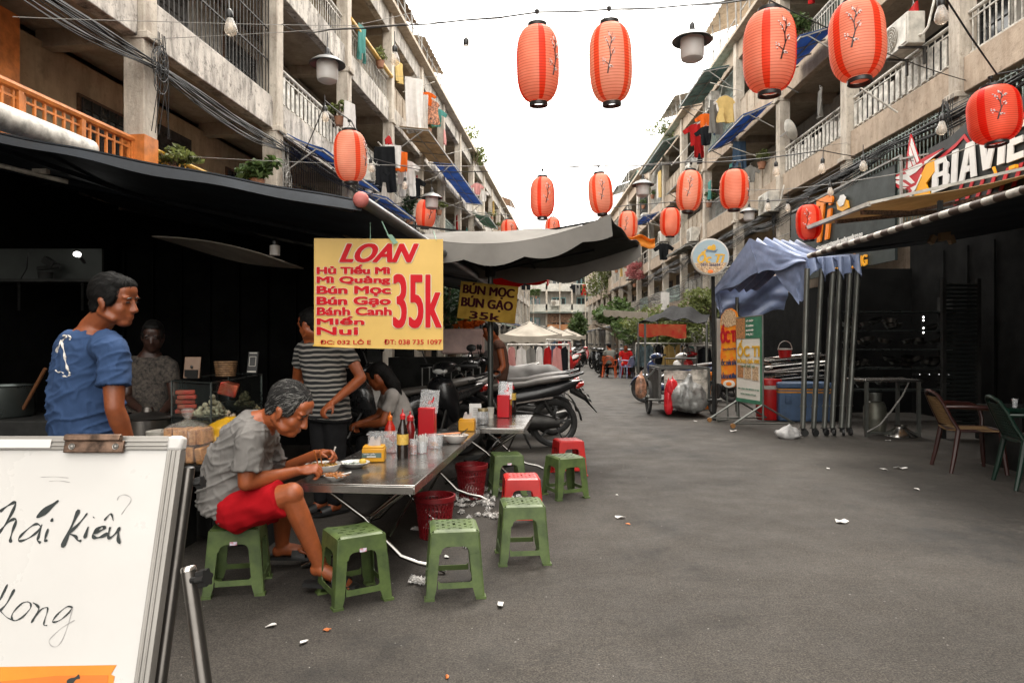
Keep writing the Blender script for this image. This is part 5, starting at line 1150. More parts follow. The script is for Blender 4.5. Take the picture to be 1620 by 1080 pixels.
r_ = thing('plastic_tub', 'clear round tub of orange pickles in front of the red chopstick holder', 'tub', T(688, 708)); obj('tub', MB().lathe([(0, 0), (.05, 0), (.062, .09), (.06, .09), (.049, .004)], 24, cap=False), M_clear, r_); obj('pickle', leaves((0, 0, .02), (.04, .04, .015), 80, .025, 6), mat('pickle', (.6, .28, .1), .5), r_)
r_ = thing('glass_jar', 'glass jar with brass lid on the second table', 'jar', T(764, 671)); obj('glass', MB().lathe([(0, 0), (.05, .002), (.053, .02), (.053, .1), (.042, .118)], 22), M_clear, r_); obj('contents', MB().lathe([(0, .004), (.048, .006), (.048, .05), (0, .052)], 18), mat('dark_sauce', (.03, .025, .02), .3), r_); obj('lid', MB().lathe([(.044, .116), (.046, .118), (.046, .14), (0, .142)], 22), mat('brass_lid', (.45, .36, .2), .35, .6), r_)
r_ = thing('menu_card', 'white menu card standing behind the plain tissue box', 'card', T(752, 668), R(8)); obj('card', MB().box((0, 0, .085), (.11, .004, .17), (R(-6), 0, 0)), M_paper, r_); obj('print', merge(*[MB().box((.01, -.0035 - .001 + .105 * (0.03 + .02 * k) * .0, .05 + .02 * k), (.06, .0012, .005), (R(-6), 0, 0)) for k in range(5)]), M_ink2, r_)
r_ = thing('cup', 'pale plastic cup at the foot of the umbrella pole', 'cup', T(776, 661)); obj('cup', MB().lathe([(0, 0), (.03, 0), (.036, .1), (.033, .1), (.029, .004)], 20, cap=False), M_acw, r_)
# ================================================================ glass food cabinet on a dark counter
M_gl2 = glass('cabinet_glass', (.86, .92, .9), .03, .012); M_trim = mat('dark_steel_trim', (.10, .115, .11), .3, .8)
cx = [P(272, 611, 4.55), P(334, 606, 4.3), P(414, 591, 5.5)]; zt = 1.0; zb = .60
q0, q1, q2_ = [Vector((p.x, p.y, 0)) for p in cx]; q3_ = q0 + (q2_ - q1)
cc = (q0 + q2_) / 2
cnt = thing('food_counter', 'dark counter under the glass food cabinet', 'counter', (cc.x, cc.y, 0))
mb = MB(); fn = lambda u, v, t: q1 + (q0 - q1) * u + (q2_ - q1) * v + Vector((0, 0, t)); mb.prism([(-.12, -.05), (1.1, -.05), (1.1, 1.1), (-.12, 1.1)], fn, .57, .592); obj('top', mb, M_trim, cnt, world=True); mb = MB(); mb.prism([(0, 0), (1, 0), (1, 1), (0, 1)], fn, 0.02, .57); obj('cupboard', mb, M_darkpart, cnt, world=True)
gc = thing('glass_cabinet', 'glass food cabinet full of sausage slices and meatballs behind the eating man', 'cabinet', (cc.x, cc.y, .595))
mb = MB()
for a, b in ((q0, q1), (q1, q2_), (q2_, q3_), (q3_, q0)):
    for z in (zb, .765, zt): mb.bar(a + Vector((0, 0, z)), b + Vector((0, 0, z)), .010)
for a in (q0, q1, q2_, q3_): mb.bar(a + Vector((0, 0, zb)), a + Vector((0, 0, zt)), .010)
obj('frame', mb, M_trim, gc, world=True)
for a, b in ((q0, q1), (q1, q2_)): d = (b - a).normalized(); n_ = Vector((-d.y, d.x, 0)); obj('glass_panel', MB().add([a + n_ * e + Vector((0, 0, z)) for e in (.001, .004) for z in (zb + .012, zt - .012)] + [b + n_ * e + Vector((0, 0, z)) for e in (.001, .004) for z in (zb + .012, zt - .012)], [(0, 1, 3, 2), (4, 6, 7, 5), (0, 4, 5, 1), (2, 3, 7, 6), (0, 2, 6, 4), (1, 5, 7, 3)]), M_gl2, gc, world=True)
obj('shelf', MB().prism([(.02, .02), (.98, .02), (.98, .98), (.02, .98)], lambda u, v, t: fn(u, v, t), .768, .774), M_trim, gc, world=True)
M_ball = mat('meatball', (.66, .52, .38), .5, var=.3, vscale=20); M_slab = mat('red_sausage', (.50, .035, .02), .4, var=.6, vscale=18, col2=(.45, .13, .06)); M_dry = mat('dried_food', (.30, .25, .14), .8, var=.7, vscale=40)
def pile(name, lab, c, n, r0, spread, m, seed, cat, grp=None, hz=.1):
    rg = random.Random(seed); mb = MB()
    for k in range(n):
        f = rg.random() ** .6; a = rg.uniform(0, 6.3); hh = (1 - f) * hz * rg.uniform(.5, 1); mb.ell(Vector(c) + Vector((spread * f * math.cos(a), spread * f * math.sin(a) * .8, r0 + hh)), (r0 * rg.uniform(.85, 1.2), r0 * rg.uniform(.8, 1.1), r0 * rg.uniform(.75, 1)), (rg.uniform(-1, 1), rg.uniform(-1, 1), rg.uniform(0, 3)), 10, 7)
    o = obj(name, mb, m); tag(o, lab, cat, None, 'stuff'); return o
bp_ = lambda u, v, z=.676: fn(u, v, z)
pile('meatballs', 'heap of pale meatballs inside the glass cabinet', bp_(.32, .22), 240, .019, .2, M_ball, 3, 'food', hz=.2)
pile('dried_food', 'heap of dried brown food at the far end of glass cabinet', bp_(.25, .82), 130, .018, .13, M_dry, 4, 'food', hz=.2)
pile('fishballs', 'brown fried balls in the middle of the glass cabinet', bp_(.2, .5), 30, .022, .11, mat('fried_ball', (.32, .15, .06), .5, var=.4, vscale=12), 5, 'food', hz=.08)
for k in range(5): tag(obj('sausage_slab', MB().box(bp_(.86 - .05 * (k % 2), .12, .79 + .032 * k), (.12, .07, .028), (0, 0, .3 + .1 * (k % 3))), M_slab, bevel=.006), 'red sausage slab in the stack at the left of the glass cabinet', 'sausage', 'stacked sausage slabs')
tag(obj('sausage_block', MB().box(bp_(.15, .40, .93), (.12, .1, .09), (.1, .3, .3)), M_slab, bevel=.008), 'big red sausage block lying on top of the meatball heap', 'sausage')
zt2 = zt + .008
tb = thing('tablet', 'small tablet leaning on top of the glass cabinet', 'tablet', P(302, 601, 4.7)); tb.location.z = zt2; obj('case', MB().box((0, .02, .075), (.11, .008, .15), (R(-12), 0, R(3))), mat('tan_case', (.17, .10, .06), .5), tb, bevel=.004); obj('camera_spot', MB().ell((0.0, .008, .08), (.009, .003, .011)), M_blk, tb); obj('stand', MB().box((0, .03, .03), (.09, .06, .06)), M_darkpart, tb)
wb_ = thing('wicker_basket', 'round wicker basket on top of the glass cabinet', 'basket', P(357, 596, 5.0)); wb_.location.z = zt2
mb = MB()
for z in range(7): mb.tube([((.06 + .002 * z + .003 * (k % 2)) * math.cos(k * PI / 12), (.06 + .002 * z + .003 * (k % 2)) * math.sin(k * PI / 12), .008 + .016 * z) for k in range(24)], .0085, 5, closed=True)
obj('weave', mb, mat('wicker', (.20, .11, .05), .7, var=.4, vscale=30), wb_); obj('base', MB().lathe([(0, .004), (.058, .004), (.058, .01), (0, .01)], 16), M_darkpart, wb_)
ph = thing('payment_stand', 'small upright payment stand with white outlined frame on glass cabinet', 'stand', P(400, 592, 5.4)); ph.location.z = zt2; obj('body', MB().box((0, 0, .09), (.085, .015, .18), (R(-15), 0, 0)), M_blk, ph, bevel=.006)
mb = MB(); 
for x, z, w_, h_ in ((0, .165, .06, .008), (0, .02, .07, .012), (-.025, .1, .004, .075), (.025, .1, .004, .075), (0, .137, .05, .004), (0, .063, .05, .004)): mb.box((x, -.0095 + (z - .09) * .26, z), (w_, .002, h_), (R(-15), 0, 0))
obj('printed_frame', mb, M_acw, ph)
# goods beside the counter
M_bread = mat('toast_crackers', (.58, .30, .11), .7, var=.6, vscale=40, col2=(.34, .13, .035)); M_film = glass('thin_film', (.97, .95, .92), .12, .10)
cb = thing('cracker_bag', 'clear bag of toasted crackers tied at the top, right of the whiteboard corner', 'bag', P(297, 724, 3.95)); cb.location.z = .56; cb.scale = (1.25, 1.25, 1.25)
rg = random.Random(8)
for r_i, (zz, n) in enumerate(((.0, 4), (.085, 5))):
    for k in range(n): obj('cracker', MB().box((-.075 + .15 * k / (n - 1), rg.uniform(-.01, .01), zz + .04), (.034, .09, .075), (rg.uniform(-.15, .15), rg.uniform(-.15, .15), rg.uniform(-.2, .2))), M_bread, cb, bevel=.006)
obj('film', MB().lathe([(.08, 0), (.11, .02), (.118, .1), (.112, .155), (.075, .178), (.025, .195), (.013, .204), (.024, .222), (.03, .245), (.012, .255)], 22), M_film, cb)
cbs = thing('display_stand', 'dark stand under the cracker bag beside the whiteboard', 'stand', P(297, 724, 3.95)); cbs.location.z = 0; obj('top', MB().box((-.1, .1, .545), (.7, .42, .025)), M_darkpart, cbs)
for x in (-.4, .2):
    for y in (-.08, .28): obj('leg', MB().box((x, y, .265), (.03, .03, .53)), M_darkpart, cbs)
tag(obj('white_tub', MB().lathe([(.085, 0), (.095, .14), (.102, .145), (.104, .18), (0, .185)], 24, Matrix.Translation((P(262, 700, 4.0).x, 4.0, .56))), M_acw), 'white lidded tub behind the cracker bag', 'tub')
ybag = MB().ell(P(352, 690, 4.15), (.17, .12, .10), (0, -.45, 0), 24, 14); ybag.ell(P(340, 700, 4.1), (.1, .1, .07)); ybag.ell(P(372, 672, 4.2), (.08, .08, .05), (0, -.5, 0))
tag(obj('yellow_bag', ybag, mat('yellow_bag_film', (.62, .34, .01), .4, var=.2), remesh=.012, sm=4, disp=lambda p, n: .012 * noise.noise(p * 22)), 'bulging yellow bag on the counter behind the man in grey', 'bag')
yst = thing('bag_shelf', 'low steel shelf carrying the yellow bag', 'shelf', P(352, 712, 4.15)); yst.location.z = 0; obj('board', MB().box((0, .02, .585), (.55, .34, .02)), M_trim, yst)
for x in (-.25, .25): obj('leg', MB().box((x, .02, .288), (.03, .3, .574)), M_darkpart, yst)
# pots on a burner at far left
pr = thing('soup_stove', 'dark soup stove with steel pot at the far left behind the whiteboard', 'stove', P(20, 660, 4.6)); pr.location.z = 0; obj('cabinet', MB().box((-.1, .2, .37), (1.3, .6, .74)), M_darkpart, pr, bevel=.01); obj('pot', MB().lathe([(.2, .745), (.21, .76), (.21, .95), (.22, .96), (.2, .955), (.19, .76)], 26, Matrix.Translation((-.2, .15, 0)), cap=False), M_trim, pr); obj('ladle', MB().tube([(.0, .1, .8), (.22, .0, 1.08)], .012, 8), mat('ladle_wood', (.12, .045, .015), .6), pr)
pr2 = thing('cooking_pots', 'stack of dim steel pots between the two dark figures', 'pots', P(218, 705, 4.4)); pr2.location.z = 0; obj('stand', MB().box((0, .15, .3), (.5, .4, .6)), M_darkpart, pr2)
obj('pot', MB().lathe([(.13, .602), (.14, .61), (.14, .75), (.155, .76), (.13, .78), (.04, .8), (.03, .83), (0, .83)], 24, Matrix.Translation((0, .12, 0))), M_dsteel, pr2); obj('pot', MB().lathe([(.1, .602), (.1, .7), (.0, .72)], 20, Matrix.Translation((.26, .02, 0))), M_dsteel, pr2)
# ================================================================ motor scooters
M_tyre = mat('tyre_rubber', (.018, .017, .016), .85, bump=.3, bscale=80); M_rim = mat('alloy_rim', (.035, .035, .035), .35, .8); M_gloss = mat('black_gloss', (.008, .008, .009), .3, coat=.15, var=.1); M_seat = mat('seat_vinyl', (.085, .075, .066), .5, var=.15, bump=.1); M_eng = mat('engine_grey', (.05, .048, .045), .4, .7, var=.3)
M_lamp = mat('tail_lamp', (.4, .02, .015), .2); M_head = mat('headlamp', (.5, .5, .48), .1, var=.1); M_plate = mat('licence_plate', (.55, .53, .5), .5)
def make_scooter(body=M_gloss):
    r_ = thing('motor_scooter', '', 'motor scooter', group='parked motor scooters')
    def wheel(x):
        w_ = obj('tyre', MB().lathe([(.235, -.035), (.262, -.045), (.285, -.03), (.29, 0), (.285, .03), (.262, .045), (.235, .035), (.228, 0), (.235, -.035)], 40, Matrix.Translation((x, 0, .29)) @ Matrix.Rotation(PI / 2, 4, 'X'), cap=False), M_tyre, r_)
        mb = MB().lathe([(.215, -.028), (.236, -.034), (.236, .034), (.215, .028), (.215, -.028)], 40, Matrix.Translation((x, 0, .29)) @ Matrix.Rotation(PI / 2, 4, 'X'), cap=False)
        for k in range(5):
            a = 2 * PI * k / 5 + .3; mb.bar((x + .03 * math.cos(a), 0, .29 + .03 * math.sin(a)), (x + .22 * math.cos(a + .15), 0, .29 + .22 * math.sin(a + .15)), .032, .02)
        mb.lathe([(0, -.05), (.05, -.05), (.05, .05), (0, .05)], 16, Matrix.Translation((x, 0, .29)) @ Matrix.Rotation(PI / 2, 4, 'X')); obj('rim', mb, M_rim, w_)
    wheel(-.64); wheel(.64)
    obj('tail_cowl', MB().loft([(-.99, .80, .012, .03), (-.9, .77, .045, .08), (-.7, .71, .085, .125), (-.4, .64, .10, .14), (-.1, .58, .12, .13), (.08, .5, .14, .10), (.16, .44, .12, .07)], 20), body, r_)
    obj('seat', MB().loft([(-.86, .835, .012, .05), (-.8, .84, .035, .1), (-.6, .81, .045, .125), (-.42, .785, .04, .125), (-.3, .755, .038, .115), (-.05, .735, .04, .105), (.08, .715, .045, .08), (.14, .69, .03, .05)], 18), M_seat, r_)
    obj('grab_rail', MB().tube([(-.7, .12, .83), (-.86, .125, .86), (-.98, .07, .89), (-1.0, 0, .895), (-.98, -.07, .89), (-.86, -.125, .86), (-.7, -.12, .83)], .014, 8), M_gloss, r_)
    obj('floor_tunnel', MB().loft([(.0, .36, .10, .13), (.2, .33, .08, .13), (.4, .36, .10, .12), (.48, .45, .10, .10)], 16), body, r_)
    obj('leg_shield', MB().loft([(.34, .42, .12, .16), (.4, .6, .22, .19), (.47, .68, .22, .18), (.54, .72, .15, .12), (.58, .74, .08, .06)], 20), body, r_)
    obj('handlebar_cowl', MB().loft([(.28, .99, .03, .10), (.34, 1.0, .055, .13), (.44, .98, .06, .12), (.52, .95, .035, .06)], 16), body, r_)
    obj('headlight', MB().ell((.485, 0, .955), (.05, .09, .04), (0, .5, 0)), M_head, r_)
    obj('handlebar', merge(MB().tube([(.28, -.34, 1.0), (.34, -.2, 1.01), (.36, 0, 1.0), (.34, .2, 1.01), (.28, .34, 1.0)], .015, 8), MB().tube([(.28, -.35, 1.0), (.31, -.25, 1.005)], .022, 8), MB().tube([(.28, .35, 1.0), (.31, .25, 1.005)], .022, 8)), M_blk, r_)
    for sy in (-1, 1): obj('mirror', merge(MB().tube([(.33, sy * .24, 1.02), (.36, sy * .29, 1.16)], .007, 6), MB().ell((.36, sy * .31, 1.2), (.02, .06, .04))), M_blk, r_)
    obj('fork', merge(MB().tube([(.4, .08, .7), (.64, .08, .29)], .02, 8), MB().tube([(.4, -.08, .7), (.64, -.08, .29)], .02, 8)), M_eng, r_)
    obj('front_fender', MB().sheet(lambda u, v: Vector((.64 + .315 * math.cos(.25 + 2.2 * u), (v - .5) * .13, .29 + .315 * math.sin(.25 + 2.2 * u) - .03 * abs(2 * v - 1) ** 2)), 18, 6, .005), body, r_)
    obj('rear_fender', merge(MB().sheet(lambda u, v: Vector((-.64 + .335 * math.cos(1.5 + 1.55 * u), (v - .5) * .15, .29 + .335 * math.sin(1.5 + 1.55 * u))), 14, 4, .006), MB().loft([(-.84, .70, .05, .07), (-1.02, .58, .025, .06), (-1.16, .42, .008, .045)], 10)), M_blk, r_)
    pl_ = obj('licence_plate', MB().box((-1.045, 0, .58), (.004, .19, .14), (0, R(28), 0)), M_plate, r_)
    obj('plate_number', merge(text_mb('59-X2', plane_M((-1.068, .07, .60), (0, -1, 0), (.47, 0, .88)), .14, .04, .04, 0, .001), text_mb('418.06', plane_M((-1.092, .08, .54), (0, -1, 0), (.47, 0, .88)), .16, .045, .04, 0, .001)), M_ink, pl_)
    obj('tail_light', MB().loft([(-1.0, .765, .03, .05), (-.94, .745, .045, .09), (-.9, .73, .03, .09)], 14), M_lamp, r_)
    obj('engine', merge(MB().loft([(-.7, .3, .06, .06, .05), (-.5, .31, .10, .08, .05), (-.2, .32, .12, .1), (.02, .32, .1, .1)], 14), MB().lathe([(0, -.03), (.09, -.03), (.09, .03), (0, .03)], 18, Matrix.Translation((-.2, .11, .3)) @ Matrix.Rotation(PI / 2, 4, 'X'))), M_eng, r_)
    obj('exhaust', merge(MB().tube([(.0, -.08, .24), (-.2, -.13, .22), (-.35, -.15, .26)], .018, 8), MB().tube([(-.35, -.155, .26), (-.4, -.16, .28), (-.8, -.17, .38), (-.83, -.17, .385)], [.03, .05, .052, .035], 14)), M_eng, r_)
    for sy in (-1, 1):
        mb = MB().tube([(-.66, sy * .1, .33), (-.48, sy * .1, .62)], .014, 8); pts = [Vector((-.66, sy * .1, .33)).lerp(Vector((-.48, sy * .1, .62)), .15 + .6 * k / 60) + Vector((.026 * math.cos(k * .9), .026 * math.sin(k * .9), 0)) for k in range(61)]; mb.tube(pts, .005, 5); obj('shock_absorber', mb, M_eng, r_)
    obj('side_stripe', merge(MB().prism([(-.62, .6), (-.1, .52), (-.12, .505), (-.6, .575)], lambda u, v, t: Vector((u, .1435 + t, v + .02)), 0, .003), MB().prism([(-.62, .6), (-.1, .52), (-.12, .505), (-.6, .575)], lambda u, v, t: Vector((u, -.1435 - t, v + .02)), 0, .003)), mat('side_decal', (.16, .13, .11), .4), r_)
    obj('centre_stand', merge(MB().tube([(-.25, .1, .22), (-.35, .17, .012)], .012, 8), MB().tube([(-.25, -.1, .22), (-.35, -.17, .012)], .012, 8)), M_blk, r_)
    return r_
sc0 = make_scooter()
M_sw = mat('white_gloss', (.55, .53, .5), .2, coat=.5, var=.05); M_sr = mat('red_gloss', (.42, .02, .02), .2, coat=.5, var=.05); M_sb = mat('blue_gloss', (.02, .04, .11), .2, coat=.5, var=.05); M_sg = mat('grey_gloss', (.02, .02, .021), .25, coat=.4, var=.05)
sc0.location = (1.06, 8.22, 0); sc0.location = ((876 - 810) / F * 8.25 - .64 * math.cos(R(8)), 8.25 + .64 * math.sin(R(8)) * -1, 0); sc0.rotation_euler = (0, 0, R(180 - 8 + 16)); 
an = R(184); sc0.rotation_euler = (0, 0, an); sc0.location = (.504 + .64 * math.cos(an), 8.25 + .64 * math.sin(an), 0)
sc0['label'] = 'black scooter nearest the tables, its rear wheel and plate turned to the street'
def scoot(px, D, rz, col, lab, g='parked motor scooters'):
    o = dup(sc0, ((px - 810) / F * D, D, 0), R(rz), lab, g)
    if col is not None: recolor(o, M_gloss, col)
    return o
scoot(800, 9.25, 186, M_sg, 'second scooter with pale seat right behind the nearest black scooter'); scoot(728, 7.75, -112, None, 'black scooter facing the tables under the umbrella, headlamp toward street')
scoot(640, 7.3, -150, M_sg, 'dark scooter parked behind the seated woman'); scoot(770, 12.2, 200, M_sw, 'white scooter parked left of the street beyond the grey cover')
for px, D, rz, col, lab in ((903, 22, 250, M_sr, 'red scooter on the left road side before the clothes rail'), (905, 30, 265, None, 'black scooter left of the walking man in white'), (913, 36, 240, M_sg, 'grey scooter beside the walking man in white'), (925, 41, 75, M_sr, 'far red scooter near the end of street, right side'),
 (946, 33, 110, None, 'first black scooter of far right row, farthest of three'), (952, 30, 100, M_sg, 'grey scooter in the far right row between two black ones'), (962, 28, 120, None, 'black scooter in the right row behind the man on red chair'), (985, 28.5, 80, M_sb, 'dark blue scooter behind the woman in red'), (1000, 25, 95, None, 'black scooter beside the hanging checked shirt'),
 (1068, 14.2, 155, M_sb, 'blue scooter parked just behind the waste cart'), (1108, 14.8, 160, M_sw, 'white scooter behind the waste cart, beside blue tent'), (1118, 16.5, 140, M_sr, 'red scooter farthest behind the waste cart')): scoot(px, D, rz, col, lab)
# scooter under a grey plastic cover
cv = MB(); c0 = Vector((.02, 10.9, 0)); cv.ell(c0 + Vector((0, 0, .45)), (.85, .35, .42)); cv.ell(c0 + Vector((-.35, 0, .85)), (.28, .3, .3)); cv.ell(c0 + Vector((.4, 0, .7)), (.5, .24, .22)); cv.box(c0 + Vector((0, 0, .25)), (1.6, .5, .45))
tag(obj('covered_scooter', cv, mat('grey_cover_film', (.12, .115, .11), .75, var=.15), remesh=.03, sm=8, disp=lambda p, n: .03 * noise.noise(Vector((p.x * 6, p.y * 6, p.z * 2)))), 'scooter wrapped in a grey plastic cover beyond the parked black ones', 'covered scooter')
# ================================================================ beer shop sign, snail shop panel, awnings on the right
M_sblack = mat('black_sign_panel', (.012, .014, .014), .45, var=.3); M_swhite = mat('white_sign_letter', (.74, .72, .69), .45, var=.06); M_sred = mat('red_sign_edge', (.50, .012, .02), .45, var=.1); M_syel = mat('yellow_sign', (.85, .38, .01), .45, var=.06); M_sgold = mat('gold_sign_letter', (.80, .36, .02), .4, var=.1); M_sora = mat('orange_sign_letter', (.85, .22, .01), .4, var=.1)
bs = thing('beer_sign', 'big beer shop sign with white BIAVIET letters and winged red bird emblem', 'sign', Rp(11.2, .35, 3.7))
def wp(b): return lambda u, v, t: Rp(u, b + t, v)
def crop_uv(x, y, b, ox=1320, oy=130, sc=5.4):
    p = fR(ox + x / sc, oy + y / sc, b); q = FR_.inverted() @ p; return q.x, q.z
def spoly(pts, b, t=.02, **k): return MB().prism([crop_uv(x, y, b, **k) for x, y in pts], wp(b), 0, t)
obj('backing_panel', MB().prism([(11.85, 3.55), (11.75, 4.6), (11.2, 4.62), (10.6, 4.78), (9.9, 4.66), (8.4, 4.85), (8.4, 3.4), (11, 3.4)], wp(.33), 0, .05), M_sblack, bs, world=True)
mb = MB()
for k in range(9): a = 8.9 + .26 * k; mb.prism([(a, 3.48), (a + .09, 3.48), (a - .08, 3.78), (a - .15, 3.78)], wp(.382), 0, .012)
for a, z in ((10.9, 4.42), (9.7, 4.42)): mb.prism([(a + .75, z - .1), (a + .1, z + .06), (a - .1, z + .14), (a - .25, z - .05), (a - .2, z - .05), (a - .08, z + .08), (a + .1, z), (a + .73, z - .16)], wp(.382), 0, .012)
obj('red_stripes', mb, M_sred, bs, world=True)
em = obj('bird_emblem', spoly([(660, 445), (738, 672), (800, 632), (942, 565), (842, 655), (765, 725), (765, 770), (700, 900), (650, 995), (618, 992), (655, 922), (560, 908), (455, 822), (592, 775), (585, 745), (622, 738), (635, 610)], .40, .03), M_sred, bs, world=True)
obj('wing_feathers', merge(*[spoly(p, .431, .008) for p in ([(662, 478), (724, 674), (708, 690), (652, 535)], [(647, 545), (697, 702), (676, 714), (641, 612)], [(636, 630), (664, 718), (642, 736), (630, 736)], [(602, 760), (690, 712), (745, 690), (757, 712), (700, 770), (640, 805)], [(770, 680), (930, 578), (835, 652), (775, 705)], [(470, 825), (618, 784), (688, 858), (660, 870), (612, 835), (560, 830)], [(492, 842), (570, 842), (640, 888), (580, 890)], [(650, 905), (700, 880), (740, 790), (748, 800), (700, 905), (655, 985), (640, 985), (668, 925)], [(560, 898), (625, 898), (600, 912)])]), M_swhite, em, world=True)
obj('yellow_shape', spoly([(800, 692), (864, 655), (869, 765), (794, 866), (832, 975), (690, 988), (752, 800)], .40, .03), M_syel, bs, world=True)
def letter(ch, a0, a1, z0, z1):
    """blocky condensed letter as butt-jointed pieces; u from 0 (far) to 1 (near)"""
    m_ = MB(); sk = .10
    def pc(*pts): m_.prism([(a0 + (a1 - a0) * u - sk * (v - .5) * .4, z0 + (z1 - z0) * v) for u, v in pts], wp(.40), 0, .022)
    if ch == 'I': pc((0, 0), (1, 0), (1, 1), (0, 1))
    if ch == 'B': pc((0, 0), (.34, 0), (.34, 1), (0, 1)); pc((.341, .84), (.8, .84), (.72, 1), (.341, 1)); pc((.341, .44), (.9, .44), (.9, .58), (.341, .58)); pc((.341, 0), (.9, 0), (1, .15), (.341, .15)); pc((.64, .581), (.9, .581), (.95, .65), (.95, .76), (.8, .839), (.64, .839)); pc((.66, .151), (1, .151), (1, .38), (.9, .439), (.66, .439))
    if ch == 'A': pc((0, 0), (.3, 0), (.55, .72), (.55, 1), (.34, 1)); pc((.551, 1), (.551, .72), (.70, .0), (1, 0), (.76, 1)); pc((.38, .2), (.62, .2), (.60, .36), (.44, .36))
    if ch == 'V': pc((0, 1), (.3, 1), (.5, .34), (.5, 0), (.32, 0)); pc((.501, 0), (.501, .34), (.72, 1), (1, 1), (.68, 0))
    if ch == 'E': pc((0, 0), (.36, 0), (.36, 1), (0, 1)); pc((.361, .82), (1, .82), (1, 1), (.361, 1)); pc((.361, .42), (.9, .42), (.9, .6), (.361, .6)); pc((.361, 0), (1, 0), (1, .18), (.361, .18))
    if ch == 'T': pc((0, .8), (1, .8), (1, 1), (0, 1)); pc((.33, 0), (.67, 0), (.67, .799), (.33, .799))
    return m_
for ch, a0, a1, z0, z1 in (('B', 11.60, 11.14, 3.80, 4.33), ('I', 11.08, 10.94, 3.84, 4.36), ('A', 10.88, 10.46, 3.82, 4.38), ('V', 10.44, 10.02, 3.86, 4.40), ('I', 10.0, 9.86, 3.86, 4.30), ('E', 9.80, 9.48, 3.84, 4.36), ('T', 9.46, 9.0, 3.86, 4.40)):
    obj('letter', letter(ch, a0, a1, z0, z1), M_swhite, bs, world=True)
obj('letter_accent', merge(spoly([(1355, 730), (1375, 720), (1398, 800), (1390, 808)], .41, .02), MB().box(Rp(9.65, .44, 3.74), (.05, .12, .05))), M_syel, bs, world=True)
mb = MB()
for a in (11.8, 10.9, 9.9, 8.9): mb.bar(Rp(a, .02, 3.5), Rp(a, .02, 4.7), .03); mb.bar(Rp(a, .02, 4.1), Rp(a, .33, 4.1), .025)
mb.bar(Rp(12.4, .5, 3.0), Rp(12.4, .5, 4.65), .04); mb.bar(Rp(17.5, .45, 4.62), Rp(12.4, .5, 4.66), .035); mb.bar(Rp(12.4, .5, 4.6), Rp(11.6, .3, 4.5), .03)
obj('frame', mb, M_greypipe, bs, world=True)
# black snail-shop panel
ss = thing('snail_sign', 'black snail shop panel with orange Ti, beer mug and yellow NƯỚNG lettering', 'sign', Rp(15.2, .4, 2.9))
obj('panel', MB().prism([(12.7, 2.8), (17.6, 2.8), (17.6, 4.55), (12.7, 4.58)], wp(.40), 0, .05), mat('green_black_panel', (.014, .022, .021), .5, var=.3), ss, world=True)
def PM(a, z, b=.455): o = Rp(a, b, z); return plane_M(o, Rp(a - 1, b, z) - o, (0, 0, 1))
obj('script_lettering', merge(text_mb('Ti', PM(15.95, 3.62), .75, .95, .05, .35, .04)), M_sora, ss, world=True)
obj('beer_mug', spoly([(575, 200), (585, 280), (640, 300), (705, 262), (695, 190), (650, 160), (615, 170)], .455, .03, ox=1240, oy=290, sc=6.75), M_sgold, ss, world=True)
obj('beer_foam', spoly([(575, 215), (600, 250), (640, 235), (655, 190), (668, 150), (640, 120), (605, 130), (595, 165), (578, 190)], .487, .012, ox=1240, oy=290, sc=6.75), M_swhite, ss, world=True)
obj('white_lettering', text_mb('LÔ D CHUNG CƯ NGUYỄN THIỆN THUẬT P.1 Q.3', PM(16.05, 3.40), 2.15, .15, .06, 0, .01), M_swhite, ss, world=True)
obj('red_lettering', text_mb('NHẬN ĐẶT TIỆC, GIAO HÀNG TẬN NƠI', PM(15.85, 3.20), 1.95, .13, .06, 0, .01), M_sred, ss, world=True)
obj('yellow_lettering', text_mb('LẨU - NƯỚNG', PM(15.6, 2.82), 1.9, .34, .05, 0, .02), M_syel, ss, world=True)
# tan awning over the shop front
M_tanc = mat('tan_canvas', (.55, .40, .23), .75, var=.15, translucent=.35)
ta = thing('shop_awning', 'tan canvas awning jutting out below the beer shop sign', 'awning', Rp(9.2, 1.5, 3.0))
c = [P(1278, 357, 10.1), P(1375, 319, 8.45), Rp(8.3, .2, 3.62), Rp(10.2, .2, 3.62)]
obj('canvas', MB().sheet(lambda u, v: c[0].lerp(c[1], u).lerp(c[3].lerp(c[2], u), v) - Vector((0, 0, .1 * math.sin(v * PI))), 14, 10, .01), M_tanc, ta, world=True)
mb = MB().bar(c[0] - Vector((0, 0, .03)), c[1] - Vector((0, 0, .03)), .05, .05); mb.bar(c[1] - Vector((0, 0, .02)), c[2], .035); mb.bar(c[0], c[3], .035); obj('edge_bar', mb, M_acw, ta, world=True)
obj('arm', merge(MB().bar(c[0].lerp(c[1], .5) - Vector((0, 0, .1)), Rp(9.3, .2, 3.2), .05), MB().bar(c[0].lerp(c[1], .4) - Vector((-.8, 0, .0)), Rp(8.7, .9, 3.24), .04), MB().bar(c[0].lerp(c[1], .9) - Vector((0, 0, .1)), Rp(9.8, .2, 3.1), .05)), M_brown, ta, world=True)
